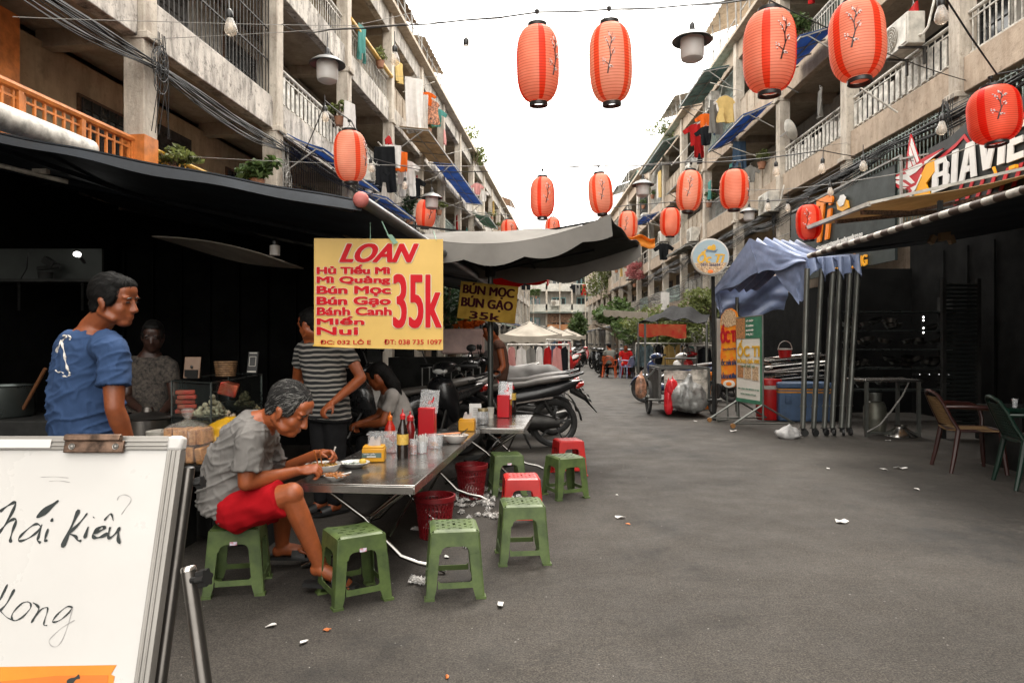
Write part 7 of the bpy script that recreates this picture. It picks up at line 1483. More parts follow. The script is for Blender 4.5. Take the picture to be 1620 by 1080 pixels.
# ================================================================ litter
rg = random.Random(77)
def scrap(c, s_, m, lab, cat='paper scrap', name='paper_scrap', grp='scraps lying on the road'):
    mb = MB(); rz = rg.uniform(0, 6); pts = [(s_ * math.cos(a) * rg.uniform(.5, 1.1), s_ * .5 * math.sin(a) * rg.uniform(.5, 1.1)) for a in [2 * PI * k / 7 for k in range(7)]]
    pts = [(u * math.cos(rz) - v * math.sin(rz), u * math.sin(rz) + v * math.cos(rz)) for u, v in pts]; hs = [rg.uniform(.004, .02) * s_ / .05 for _ in pts]
    vs_ = [(u, v, h) for (u, v), h in zip(pts, hs)] + [(0, 0, .012)] + [(u, v, h - .003) for (u, v), h in zip(pts, hs)] + [(0, 0, .008)]; n = 7
    fs = [(i, (i + 1) % n, n) for i in range(n)] + [(n + 1 + (i + 1) % n, n + 1 + i, 2 * n + 1) for i in range(n)] + [(i, n + 1 + i, n + 1 + (i + 1) % n, (i + 1) % n) for i in range(n)]
    mb.add([Vector(c) + Vector(v) + Vector((0, 0, .004)) for v in vs_], fs); return tag(obj(name, mb, m), lab, cat, grp)
for px, py, s_, lab in ((791, 959, .045, 'torn white paper piece on bare asphalt right of the second green stool'), (980, 820, .05, 'white scrap in the middle of the road below the outer green stool'), (1330, 827, .06, 'faint white smear of paper on the right half of road'), (1425, 742, .07, 'flat white paper on the road before the right shop'), (1397, 743, .04, 'smaller white paper left of the flat white paper'), (1450, 775, .04, 'white scrap on the road below the brown armchair'), (1310, 742, .03, 'tiny white scrap on the road below tent casters'), (1160, 683, .07, 'white paper near the menu sign caster'), (976, 784, .02, 'tiny white scrap right of the outer green stool'), (430, 991, .03, 'small white strip on dark asphalt below the seated man'), (480, 1018, .03, 'thin white curl beside the orange peel'), (1405, 698, .04, 'white scrap at the edge of the dark shop'), (1555, 733, .03, 'white scrap between the two armchairs'), (707, 882, .03, 'white scrap between the green stool legs'), (1100, 667, .05, 'white scrap under the waste cart')): scrap(G(px, py), s_, M_paper, lab)
M_peel = mat('orange_peel', (.6, .17, .04), .6)
for px, py, s_, lab in ((517, 998, .022, 'orange scrap on dark asphalt in front of first green stool'), (707, 1072, .018, 'orange cigarette end near the bottom edge'), (994, 830, .02, 'orange scrap beside the white scrap mid road')): scrap(G(px, py), s_, M_peel, lab, 'scrap', 'orange_scrap')
lt = MB()
for cx_, cy_, n, sp in ((765, 797, 26, .25), (742, 790, 14, .15), (785, 778, 9, .1), (664, 922, 9, .06), (670, 838, 5, .05), (720, 862, 6, .12), (760, 818, 8, .15)):
    c = G(cx_, cy_)
    for k in range(n): q_ = c + Vector((rg.gauss(0, sp * .7), rg.gauss(0, sp * .5), .016)); l_ = leaves(q_, (.022, .022, .012), 14, .034, rg.randint(0, 9999), 4); lt.add(l_.v, l_.f)
tag(obj('tissue_litter', lt, M_paper), 'crumpled white tissues littering the ground under and beside the tables', 'litter', None, 'stuff')
sp = MB()
for k in range(180):
    c = G(rg.uniform(280, 1500), rg.uniform(700, 1075) if k % 3 else rg.uniform(600, 760)); s_ = rg.uniform(.002, .006); sp.ell(c + Vector((0, 0, .001)), (s_, s_ * .7, s_ * .35), (0, 0, rg.uniform(0, 3)), 6, 4)
tag(obj('grit', sp, mat('pale_grit', (.2, .19, .175), .9)), 'pale grit and crumbs scattered over the asphalt', 'litter', None, 'stuff')
# ================================================================ people
def skin_mat(name, c): return mat(name, c, .48, var=.14, vscale=18, sub=.12, col2=tuple(x * .78 for x in c), bump=.08, bscale=120)
M_skin = skin_mat('tanned_skin', (.30, .078, .024)); M_skin2 = skin_mat('warm_skin', (.22, .06, .020)); M_hair = mat('black_hair', (.007, .0065, .006), .7, spec=.15, var=.4, vscale=30, stretch=(1, 6, 1)); M_hairg = mat('greying_hair', (.022, .021, .020), .7, spec=.15, var=1.0, vscale=34, col2=(.009, .009, .009), stretch=(1, 5, 1.5)); M_grhair = mat('grey_hair', (.17, .165, .155), .6, spec=.2); M_eye = mat('dark_eye', (.01, .008, .007), .2)
def fabric(name, c, **k): return mat(name, c, .9, var=k.pop('var', .12), vscale=k.pop('vscale', 8), bump=.12, bscale=300, spec=.15, **k)
M_tgrey = fabric('grey_tshirt', (.175, .165, .155)); M_tblue = fabric('blue_tshirt', (.030, .058, .130)); M_short = fabric('red_shorts', (.38, .005, .010)); M_blackc = fabric('black_trousers', (.014, .014, .015)); M_whitec = fabric('white_shirt', (.6, .57, .53)); M_offw = fabric('grey_white_blouse', (.30, .28, .26)); M_brownc = fabric('brown_top', (.10, .05, .035)); M_floral = mat('dark_floral_blouse', (.05, .04, .032), .9, var=1.4, vscale=45, col2=(.008, .008, .008)); M_greyc = fabric('faded_grey_shirt', (.16, .16, .14)); M_redc = fabric('red_clothes', (.45, .015, .015)); M_sand = mat('black_sandal', (.014, .014, .014), .5)
def stripes_mat():
    m = bpy.data.materials.new('striped_cotton'); m.use_nodes = True; t = m.node_tree; b = t.nodes['Principled BSDF']; L = t.links
    tc_ = _n(t, 'ShaderNodeTexCoord'); sp = _n(t, 'ShaderNodeSeparateXYZ'); L.new(tc_.outputs['Object'], sp.inputs[0])
    nz_ = _n(t, 'ShaderNodeTexNoise', Scale=5.0); L.new(tc_.outputs['Object'], nz_.inputs['Vector'])
    a = _n(t, 'ShaderNodeMath'); a.operation = 'MULTIPLY_ADD'; L.new(nz_.outputs['Fac'], a.inputs[0]); a.inputs[1].default_value = .05; L.new(sp.outputs['Z'], a.inputs[2])
    c = _n(t, 'ShaderNodeMath'); c.operation = 'MULTIPLY'; L.new(a.outputs[0], c.inputs[0]); c.inputs[1].default_value = 2 * PI / .036
    s_ = _n(t, 'ShaderNodeMath'); s_.operation = 'SINE'; L.new(c.outputs[0], s_.inputs[0]); g_ = _n(t, 'ShaderNodeMath'); g_.operation = 'GREATER_THAN'; L.new(s_.outputs[0], g_.inputs[0]); g_.inputs[1].default_value = .25
    x = _n(t, 'ShaderNodeMix'); x.data_type = 'RGBA'; L.new(g_.outputs[0], x.inputs['Factor']); x.inputs['A'].default_value = (.012, .014, .015, 1); x.inputs['B'].default_value = (.27, .255, .23, 1); L.new(x.outputs['Result'], b.inputs['Base Color']); b.inputs['Roughness'].default_value = .9; return m
M_strp = stripes_mat()
def head_M(c, yaw, pitch, roll, s_): return Matrix.Translation(c) @ Euler((R(roll), R(pitch), R(yaw)), 'XYZ').to_matrix().to_4x4() @ Matrix.Diagonal((s_, s_, s_, 1))
def add_head(mb, M, old=False):
    h = MB(M)
    h.ell((-.012, 0, .02), (.098, .077, .095), None, 24, 16); h.ell((.034, 0, -.045), (.058, .060, .074), None, 20, 12); h.ell((.056, 0, -.100), (.034, .036, .024)); h.ell((.0, 0, -.075), (.06, .054, .04))
    for s_ in (-1, 1):
        h.ell((.050, s_ * .036, -.040), (.032, .026, .030)); h.ell((.078, s_ * .031, .019), (.018, .026, .009)); h.ell((.078, s_ * .031, -.004), (.013, .017, .0085)); h.ell((-.004, s_ * .077, -.022), (.020, .008, .031), (0, -.2, s_ * .35)); h.ell((-.012, s_ * .080, -.010), (.014, .010, .016)); h.ell((.002, s_ * .074, -.048), (.008, .007, .010)); h.ell((.103, s_ * .011, -.045), (.011, .009, .008))
        h.cone((.035, s_ * .048, -.085), (-.02, s_ * .052, -.06), .018, .022, 8)
    h.cone((.085, 0, .010), (.107, 0, -.036), .009, .0125, 10); h.ell((.108, 0, -.041), (.014, .013, .011))
    h.ell((.082, 0, -.066), (.014, .024, .010)); h.ell((.088, 0, -.0715), (.012, .021, .0055)); h.ell((.085, 0, -.083), (.012, .019, .0065)); h.ell((.062, 0, .045), (.035, .055, .04))
    if old: h.ell((.03, 0, -.105), (.04, .045, .025)); h.ell((.045, .045, -.075), (.022, .016, .026)); h.ell((.045, -.045, -.075), (.022, .016, .026))
    mb.add(h.v, h.f)
def add_hand(mb, wr, d, nrm, curl, s_=1.0, spread=.02, thumb=1):
    wr = Vector(wr); d = Vector(d).normalized(); nrm = Vector(nrm); nrm = (nrm - d * nrm.dot(d)).normalized(); lat = d.cross(nrm)
    M = Matrix((d, lat, nrm)).transposed().to_4x4(); M.translation = wr
    h = MB(M @ Matrix.Diagonal((s_, s_, s_, 1))); h.ell((.048, 0, 0), (.05, .040, .017)); h.ell((.035, thumb * .02, .006), (.032, .02, .016)); h.cone((0, 0, 0), (.03, 0, 0), .024, .026, 10)
    for i, L_ in enumerate((.9, 1.05, 1.0, .8)):
        p = Vector((.088 - abs(i - 1.3) * .004, thumb * (.029 - .0195 * i), 0)); a = .25; cu = curl * (1 + .06 * i)
        for k, (l, r0, r1) in enumerate(((.036, .0095, .0088), (.025, .0088, .008), (.019, .008, .0062))):
            a += cu * (.75 if k == 0 else 1.05); q_ = p + Vector((math.cos(a) * l * L_, thumb * (1.3 - i) * spread * .12, math.sin(a) * l * L_)); h.cone(p, q_, r0, r1, 8); p = q_
    t0 = Vector((.022, thumb * .036, .008)); t1 = t0 + Vector((.028, thumb * .022, .018)); t2 = t1 + Vector((.026, thumb * -.002, .016)); h.cone(t0, t1, .0125, .0105, 8); h.cone(t1, t2, .0105, .0075, 8)
    mb.add(h.v, h.f)
def rings(mb, cs, lat, rx, ry, seg=22):
    """torso tube: centres, lateral axis, half depth and half width at each"""
    lat = Vector(lat).normalized(); vs_ = []; fs = []; n = len(cs); cs = [Vector(c) for c in cs]
    for i, c in enumerate(cs):
        d = (cs[min(i + 1, n - 1)] - cs[max(i - 1, 0)]).normalized(); fw = d.cross(lat).normalized()
        for k in range(seg):
            a = 2 * PI * k / seg; vs_.append(c + lat * ry[i] * math.copysign(abs(math.cos(a)) ** .85, math.cos(a)) + fw * rx[i] * math.copysign(abs(math.sin(a)) ** .85, math.sin(a)))
    for i in range(n - 1):
        for k in range(seg): fs.append((i * seg + k, i * seg + (k + 1) % seg, (i + 1) * seg + (k + 1) % seg, (i + 1) * seg + k))
    fs.append(tuple(range(seg - 1, -1, -1))); fs.append(tuple((n - 1) * seg + k for k in range(seg))); mb.add(vs_, fs)
def curve3(a, b, c, n):
    a, b, c = Vector(a), Vector(b), Vector(c); m_ = 2 * b - (a + c) / 2
    return [(a * (1 - t) ** 2 + m_ * 2 * t * (1 - t) + c * t * t) for t in [k / n for k in range(n + 1)]]
def person(lab, base, J, shirt, pants, hair, skin=None, vox=.010, sleeve=.55, leg_cover=.45, s=1.0, hs=1.0, shoe='sandal', old=False, long_hair=False, hands=True, grp=None, belly=1.0, wr_amp=.006, hem=0.0, curlR=.75, curlL=.75, hvR=None, hvL=None, girth=1.0):
    skin = skin or M_skin; root = thing('person', lab, 'person', base, 0, grp); lat = Vector(J['shR']) - Vector(J['shL']); hM = head_M(J['head'], J.get('yaw', 0), J.get('pitch', 0), J.get('roll', 0), s * hs)
    g = girth * s; cs = curve3(J['pel'], J['chest'], J['neck'], 8); hw = lat.length / 2
    # body: one continuous skin surface
    mb = MB(); add_head(mb, hM, old); mb.cone(hM @ Vector((-.028, 0, -.07)), Vector(J['neck']) , .056 * s * hs, .062 * s)
    rings(mb, cs, lat, [g * x for x in (.10, .105, .11, .112, .112, .11, .10, .085, .06)], [g * x for x in (.15, .145, .138, .14, .15, .158, .155, .12, .07)])
    for sd in 'RL':
        sh, el, wr = (Vector(J[k + sd]) for k in ('sh', 'el', 'wr')); mb.cone(sh, sh.lerp(el, .5), .052 * g, .046 * s); mb.cone(sh.lerp(el, .5), el, .046 * s, .038 * s); mb.cone(el, el.lerp(wr, .3), .038 * s, .041 * s); mb.cone(el.lerp(wr, .3), wr, .041 * s, .026 * s)
        if hands:
            hv = (hvR if sd == 'R' else hvL) or ((wr - el), (0, 0, -1)); add_hand(mb, wr + Vector(hv[0]).normalized() * .012 * s, hv[0], hv[1], curlR if sd == 'R' else curlL, s, thumb=1 if sd == 'R' else -1)
        hp, kn, an = (Vector(J[k + sd]) for k in ('hip', 'kn', 'an')); mb.cone(hp, kn, .082 * g, .058 * s); mb.ell(kn + (kn - hp).normalized() * .008, .058 * s); cal = kn.lerp(an, .3); bk = (hp - kn).cross(Vector((0, 0, 1))); mb.cone(kn, cal, .054 * s, .054 * s); mb.cone(cal, an, .054 * s, .036 * s)
        toe = Vector(J['toe' + sd]); mb.cone(an - Vector((0, 0, .02 * s)), an.lerp(toe, .55) - Vector((0, 0, .012)), .036 * s, .034 * s); mb.cone(an.lerp(toe, .55) - Vector((0, 0, .012)), toe, .034 * s, .022 * s); mb.ell(an - (toe - an).normalized() * .02 - Vector((0, 0, .035 * s)), .034 * s)
        lt_ = (toe - an).cross(Vector((0, 0, 1))).normalized()
        for k in range(5): mb.cone(toe + lt_ * (.03 - .015 * k) * s, toe + lt_ * (.032 - .016 * k) * s + (toe - an).normalized() * (.035 - .004 * abs(k - 1)) * s - Vector((0, 0, .008)), .011 * s, .009 * s, 8)
    body = obj('body', mb, skin, root, world=True, remesh=vox, sm=3 if vox < .008 else 2)
    # hair
    hb_ = MB(hM); hb_.ell((-.021, 0, .030), (.0985, .0815, .0925), None, 28, 18); hb_.ell((-.056, 0, -.03), (.050, .062, .060)); hb_.ell((.0, 0, .068), (.078, .066, .047))
    if not old: hb_.ell((.030, 0, .074), (.058, .064, .036))
    for q in (-1, 1): hb_.ell((.018, q * .066, .012), (.03, .016, .04))
    if long_hair: hb_.chain([(-.07, 0, -.02), (-.1, 0, -.14), (-.105, 0, -.26)], [.07, .062, .03])
    obj('hair', hb_, hair, root, world=True, remesh=max(.006, vox * .8), sm=2, disp=lambda p, n: .0035 * noise.noise(hM.inverted() @ p * 1.0 * 60 * 1.0 if False else (lambda q: Vector((q.x * 22, q.y * 120, q.z * 50)))(hM.inverted() @ p)))
    if vox < .008:                                       # loose strands lying along the scalp
        ho = root.children[-1]; rg_ = random.Random(5); I = hM.inverted(); W_ = wmat(root); pol = [p for p in ho.data.polygons]; sA, sB = MB(), MB()
        for k in range(5200):
            p_ = rg_.choice(pol); c = W_ @ p_.center; n_ = p_.normal; loc_ = I @ c
            fl = (hM.to_3x3() @ Vector((-.75 + 1.1 * max(0, loc_.x * 9), rg_.uniform(-.35, .35), -.55 - 2.2 * max(0, -loc_.x * 6)))); fl = (fl - n_ * fl.dot(n_)).normalized(); sd_ = n_.cross(fl) * rg_.uniform(.0008, .0017); L_ = rg_.uniform(.018, .042)
            q = [c - fl * L_ * .4, c + n_ * .003, c + fl * L_ * .6 + n_ * rg_.uniform(-.001, .006)]
            (sB if old and rg_.random() < (.38 if loc_.x > -.01 and loc_.z < .09 else .10) else sA).add([q[0] - sd_, q[0] + sd_, q[1] + sd_, q[1] - sd_, q[2]], [(0, 1, 2, 3), (3, 2, 4)])
        obj('hair_strands', sA, hair, root, world=True); 
        if sB.v: obj('grey_hair_strands', sB, M_grhair, root, world=True)
    e = MB(hM)
    for q in (-1, 1): e.ell((.088, q * .031, -.004), (.0055, .0145, .0038)); e.ell((.0945, q * .031, .017), (.0045, .021, .0035), (q * -.12, 0, 0))
    obj('eyes_and_brows', e, M_eye, root, world=True)
    # shirt
    up = cs[-1] - cs[0]; sm_ = MB(); c2 = [cs[0] - up.normalized() * hem] + cs[:8] + [cs[7].lerp(cs[8], .55)]
    rings(sm_, c2, lat, [g * x * b_ for x, b_ in zip((.128, .128, .138, .142, .138, .132, .126, .114, .098, .066), (belly,) * 5 + (1,) * 5)], [g * x for x in (.178, .175, .170, .165, .166, .172, .176, .172, .135, .082)])
    for sd in 'RL':
        sh, el = Vector(J['sh' + sd]), Vector(J['el' + sd]); e_ = sh.lerp(el, sleeve); inn = sh.lerp(cs[7], .3); sm_.cone(inn, sh, .074 * g, .062 * g); sm_.tube([sh, e_], [.062 * g, .064 * g], 18); sm_.ell(sh, .062 * g)
    def wrk(p, n):
        t_ = (p - cs[0]).dot(up) / up.length_squared; w_ = noise.noise(p * 3.1) * 1.4
        q = Vector((p.x * 4.5 + w_, p.y * 4.5, p.z * 21 - p.x * 6 + w_)); a = max(0, 1 - abs(noise.noise(q)) * 2.6); q2 = Vector((p.x * 13 + p.z * 9, p.y * 9, p.z * 9 - p.x * 11)); b_ = max(0, 1 - abs(noise.noise(q2)) * 2.8)
        k = 1.25 if t_ < .55 else .7; return wr_amp * (k * .75 * a ** 3 + .45 * b_ ** 3 + .25 * noise.noise(p * 7) - .2)
    obj('shirt', sm_, shirt, root, world=True, remesh=max(.0055, vox), sm=4, disp=wrk)
    pm = MB()
    rings(pm, [cs[0] - up.normalized() * .05, cs[0], cs[1]], lat, [.122 * g, .122 * g, .115 * g], [.168 * g, .17 * g, .16 * g])
    for sd in 'RL':
        hp, kn, an = (Vector(J[k + sd]) for k in ('hip', 'kn', 'an'))
        if leg_cover <= .5: pm.cone(hp, hp.lerp(kn, .5), .100 * g, .094 * g); pm.tube([hp.lerp(kn, .5), hp.lerp(kn, leg_cover * 2)], [.094 * g, .084 * g], 18)
        else: pm.cone(hp, kn, .098 * g, .072 * g); pm.cone(kn, kn.lerp(an, (leg_cover - .5) * 2), .072 * s, .058 * s)
    obj('shorts' if leg_cover < .7 else 'trousers', pm, pants, root, world=True, remesh=max(.008, vox), sm=3, disp=lambda p, n: wr_amp * .8 * noise.noise(p * 16))
    for sd in 'RL':
        an, toe = Vector(J['an' + sd]), Vector(J['toe' + sd]); d = (toe - an); d.z = 0; d.normalize(); lt_ = Vector((-d.y, d.x, 0)); c = an.lerp(toe, .5); zz = min(an.z - .075 * s, toe.z - .03 * s); zz = max(zz, .002)
        ol_ = [(-.15, -.028), (-.155, 0), (-.15, .028), (-.06, .034), (.05, .044), (.11, .038), (.135, .01), (.125, -.025), (.08, -.042), (-.05, -.036)]
        sn = MB().prism([(u * s, v * s) for u, v in ol_], lambda u, v, t: Vector((c.x, c.y, zz)) + d * u + lt_ * v + Vector((0, 0, t)), 0, .018)
        sn.sheet(lambda u, v: Vector((c.x, c.y, zz + .012)) + d * (.01 + .075 * v) * s + lt_ * (.046 * math.cos(PI * u)) * s + Vector((0, 0, (.055 - .02 * v) * s * math.sin(PI * u))), 14, 5, .006)
        obj('sandal', sn, M_sand, root, world=True)
    return root
V_ = lambda px, py, D: P(px, py, D)
# --- the man eating
man = person('seated man in grey shirt and red shorts bending over his noodle bowl', (V_(365, 800, 3.5).x, 3.5, 0), dict(
    pel=V_(364, 802, 3.5), chest=V_(386, 712, 3.5), neck=V_(424, 664, 3.47), head=V_(459, 644, 3.40), yaw=-8, pitch=31, roll=3,
    shR=V_(394, 696, 3.29), elR=V_(389, 764, 3.26), wrR=V_(470, 745, 3.5), shL=V_(420, 694, 3.70), elL=V_(440, 748, 3.86), wrL=V_(500, 718, 3.76),
    hipR=V_(376, 808, 3.38), knR=V_(459, 782, 3.34), anR=V_(506, 892, 3.42), toeR=V_(547, 919, 3.40), hipL=V_(380, 808, 3.62), knL=V_(448, 797, 3.74), anL=V_(446, 862, 3.84), toeL=V_(478, 868, 3.84)),
    M_tgrey, M_short, M_hairg, vox=.0058, sleeve=.72, leg_cover=.42, s=1.0, hs=1.07, old=True, belly=1.12, wr_amp=.015, hem=.05, curlR=1.0, curlL=.95, hvR=((.9, .12, .12), (.1, .5, -.85)), hvL=((.85, -.1, .1), (0, -.45, -.9)), girth=1.06)
mb = MB().tube([V_(497, 712, 3.62), V_(508, 752, 3.72)], .0038, 6); tag(obj('chopstick', mb, M_wood2), 'orange chopstick held in the man\'s near hand, left of the two', 'chopstick'); tag(obj('chopstick', MB().tube([V_(505, 712, 3.60), V_(513, 751, 3.74)], .0038, 6), M_wood2), 'orange chopstick held in the man\'s near hand, right of the two', 'chopstick')
tag(obj('soup_spoon', merge(MB().tube([V_(531, 706, 3.78), V_(518, 742, 3.76)], [.005, .004], 6), MB().ell(V_(517, 744, 3.76), (.018, .014, .008), (0, .5, 0))), M_porc), 'white spoon in the man\'s far hand above the bowl', 'spoon')
# --- the man in blue
bl = person('standing man in blue T-shirt with white back print, face turned right', (V_(140, 800, 3.1).x, 3.1, 0), dict(
    pel=V_(141, 722, 3.12), chest=V_(136, 595, 3.12), neck=V_(148, 520, 3.1), head=V_(181, 473, 3.06), yaw=-4, pitch=8, roll=4,
    shR=V_(180, 556, 2.94), elR=V_(181, 645, 2.90), wrR=V_(206, 712, 2.98), shL=V_(108, 550, 3.32), elL=V_(96, 640, 3.42), wrL=V_(112, 715, 3.45),
    hipR=V_(158, 745, 3.06), knR=V_(160, 850, 3.1), anR=V_(158, 950, 3.1), toeR=V_(195, 968, 3.14), hipL=V_(128, 742, 3.2), knL=V_(128, 845, 3.24), anL=V_(124, 930, 3.28), toeL=V_(160, 946, 3.3)),
    M_tblue, M_blackc, M_hair, M_skin2, vox=.0065, sleeve=.62, leg_cover=.95, hs=.96, wr_amp=.012, hem=.06, girth=1.03, hvR=((.25, 0, -1), (0, 1, 0)))
# white print on the back: ribbon figure laid on the shirt
sh_ = [c for c in bl.children if c.name.startswith('shirt')][0]
def on_shirt(px, py):
    o = Vector((0, 0, H)); d = Vector(((px - 810) / F, 1, (543 - py) / F)).normalized(); I = wmat(bl).inverted(); ok, loc_, nr, ix = sh_.ray_cast(I @ o, (I.to_3x3() @ d))
    return (wmat(bl) @ loc_ + nr * .0015) if ok else None
mb = MB()
for pts, w_ in (([(89, 556), (95, 545), (102, 536), (108, 531)], .010), ([(100, 531), (108, 530), (113, 534), (110, 538)], .008), ([(98, 541), (102, 556), (104, 572), (108, 585), (112, 592)], .013), ([(112, 592), (106, 596), (98, 594)], .008), ([(88, 585), (92, 589), (97, 588), (103, 591)], .006), ([(97, 538), (93, 552), (90, 560)], .006)):
    q = []
    for i in range(len(pts) - 1):
        for k in range(4): q.append(on_shirt(pts[i][0] + (pts[i + 1][0] - pts[i][0]) * k / 4, pts[i][1] + (pts[i + 1][1] - pts[i][1]) * k / 4))
    q = [x for x in q if x is not None]
    if len(q) > 2: mb.tube(q, [w_ * .5 * (.7 + .5 * math.sin(k * 1.3)) for k in range(len(q))], 5)
if mb.v: obj('white_print', mb, M_whitec, bl, world=True)
# --- others at the stall
person('woman in striped shirt and black trousers standing behind the table, head behind the menu sign', (V_(515, 700, 5.0).x, 5.0, 0), dict(
    pel=V_(520, 655, 5.0), chest=V_(512, 585, 5.0), neck=V_(500, 535, 5.0), head=V_(492, 512, 4.95), yaw=150, pitch=10, shR=V_(548, 555, 5.02), elR=V_(572, 598, 4.95), wrR=V_(527, 636, 4.78), shL=V_(478, 553, 5.05), elL=V_(470, 600, 5.2), wrL=V_(495, 630, 5.3),
    hipR=V_(530, 665, 5.0), knR=V_(532, 735, 5.0), anR=V_(530, 795, 5.0), toeR=V_(515, 806, 4.95), hipL=V_(508, 665, 5.05), knL=V_(508, 735, 5.05), anL=V_(508, 792, 5.05), toeL=V_(492, 803, 5.0)), M_strp, M_blackc, M_hair, vox=.011, sleeve=.5, leg_cover=.95, s=.98, hem=.03, girth=.95)
person('seated woman with long dark hair and grey white blouse beside the tables', (V_(625, 690, 5.9).x, 5.9, 0), dict(
    pel=V_(634, 690, 5.9), chest=V_(628, 645, 5.9), neck=V_(610, 612, 5.9), head=V_(598, 594, 5.85), yaw=170, pitch=25, shR=V_(612, 622, 6.08), elR=V_(600, 660, 6.1), wrR=V_(572, 668, 6.0), shL=V_(622, 628, 5.7), elL=V_(606, 668, 5.66), wrL=V_(578, 672, 5.75),
    hipR=V_(630, 697, 6.0), knR=V_(575, 700, 6.0), anR=V_(572, 762, 6.0), toeR=V_(552, 768, 6.0), hipL=V_(632, 697, 5.8), knL=V_(575, 702, 5.8), anL=V_(575, 770, 5.8), toeL=V_(555, 776, 5.8)), M_offw, M_blackc, M_hair, vox=.012, sleeve=.6, leg_cover=.95, s=.95, long_hair=True, girth=.92)
o = dup(ps[(0, 0)], (V_(634, 700, 5.9).x, 5.9, 0), R(20), 'stool under the seated woman with long hair'); o.scale = (1.05, 1.05, 1.12)
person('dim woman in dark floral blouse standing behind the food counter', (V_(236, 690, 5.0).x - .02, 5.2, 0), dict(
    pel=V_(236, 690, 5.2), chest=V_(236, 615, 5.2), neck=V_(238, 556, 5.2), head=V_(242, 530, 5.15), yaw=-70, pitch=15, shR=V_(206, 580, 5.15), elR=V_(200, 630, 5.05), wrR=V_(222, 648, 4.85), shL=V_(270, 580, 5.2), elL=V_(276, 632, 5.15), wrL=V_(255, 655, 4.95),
    hipR=V_(226, 700, 5.2), knR=V_(226, 760, 5.2), anR=V_(226, 790, 5.2), toeR=V_(228, 797, 5.1), hipL=V_(248, 700, 5.2), knL=V_(248, 760, 5.2), anL=V_(248, 790, 5.2), toeL=V_(250, 797, 5.1)), M_floral, M_blackc, M_hair, skin_mat('shaded_skin', (.035, .015, .010)), vox=.012, sleeve=.5, leg_cover=.95, s=.95)  # skin colour darkened for the shade inside the stall
person('person in brown top leaning behind the umbrella pole', (V_(786, 600, 9.0).x, 9.0, 0), dict(
    pel=V_(786, 600, 9.0), chest=V_(788, 565, 9.0), neck=V_(783, 537, 9.0), head=V_(776, 524, 8.95), yaw=190, pitch=15, shR=V_(783, 545, 9.15), elR=V_(776, 575, 9.2), wrR=V_(768, 592, 9.1), shL=V_(790, 547, 8.85), elL=V_(796, 580, 8.8), wrL=V_(780, 600, 8.75),
    hipR=V_(786, 605, 9.08), knR=V_(784, 650, 9.1), anR=V_(784, 685, 9.1), toeR=V_(776, 690, 9.1), hipL=V_(787, 605, 8.92), knL=V_(786, 650, 8.9), anL=V_(787, 690, 8.9), toeL=V_(779, 695, 8.9)), M_brownc, M_blackc, M_hair, vox=.014, sleeve=.15, leg_cover=.95, s=1.0)
def simple_person(lab, px, D, yaw, kind, hgt, shirt, pants, hair=M_hair, leg=.95, vox=.02, sleeve=.5, long_hair=False):
    b = Vector(((px - 810) / F * D, D, 0)); s_ = hgt / 1.7; f = Vector((math.cos(R(yaw)), math.sin(R(yaw)), 0)); r_ = Vector((f.y, -f.x, 0)); U = Vector((0, 0, 1))
    def at(x, y, z): return b + (f * x + r_ * y + U * z) * s_
    if kind == 'sit': J = dict(pel=at(-.05, 0, .52), chest=at(-.06, 0, .80), neck=at(.0, 0, 1.02), head=at(.04, 0, 1.16), yaw=yaw, pitch=10, shR=at(-.02, .19, .95), elR=at(.05, .25, .70), wrR=at(.25, .15, .62), shL=at(-.02, -.19, .95), elL=at(.05, -.25, .70), wrL=at(.25, -.15, .62), hipR=at(0, .1, .48), knR=at(.42, .15, .50), anR=at(.40, .14, .10), toeR=at(.53, .16, .04), hipL=at(0, -.1, .48), knL=at(.42, -.15, .50), anL=at(.36, -.14, .10), toeL=at(.49, -.16, .04))
    else: J = dict(pel=at(0, 0, .92), chest=at(0, 0, 1.2), neck=at(.01, 0, 1.42), head=at(.04, 0, 1.57), yaw=yaw, pitch=5, shR=at(0, .2, 1.37), elR=at(-.05, .27, 1.08), wrR=at(.08, .27, .85), shL=at(0, -.2, 1.37), elL=at(.05, -.27, 1.08), wrL=at(-.06, -.27, .86), hipR=at(0, .09, .88), knR=at(.1, .1, .48), anR=at(.04, .1, .1), toeR=at(.17, .11, .035), hipL=at(0, -.09, .88), knL=at(-.02, -.1, .48), anL=at(-.16, -.1, .14), toeL=at(-.06, -.11, .04))
    return person(lab, b, J, shirt, pants, hair, vox=vox, s=s_, leg_cover=leg, sleeve=sleeve, wr_amp=.004, long_hair=long_hair)
simple_person('man in grey shirt sitting on the orange plastic chair, back to camera', 964, 24.9, 110, 'sit', 1.68, M_greyc, M_blackc)
simple_person('woman in red clothes sitting on the roadside facing the camera', 990, 25.3, -100, 'sit', 1.62, M_redc, M_redc, long_hair=True)
simple_person('man in white shirt and dark shorts walking far down the street', 877, 45.0, 95, 'stand', 1.72, M_whitec, M_blackc, leg=.42, vox=.022)
simple_person('far person in blue standing before the closing block', 892, 66, -60, 'stand', 1.65, M_tblue, M_blackc, vox=.03)
o = dup(ch, ((991 - 810) / F * 25.35, 25.35, 0), R(-100), 'second lilac chair under the woman in red'); recolor(o, M_cbrown, M_clil); recolor(o, M_cane, M_clil); o.scale = (1.05,) * 3
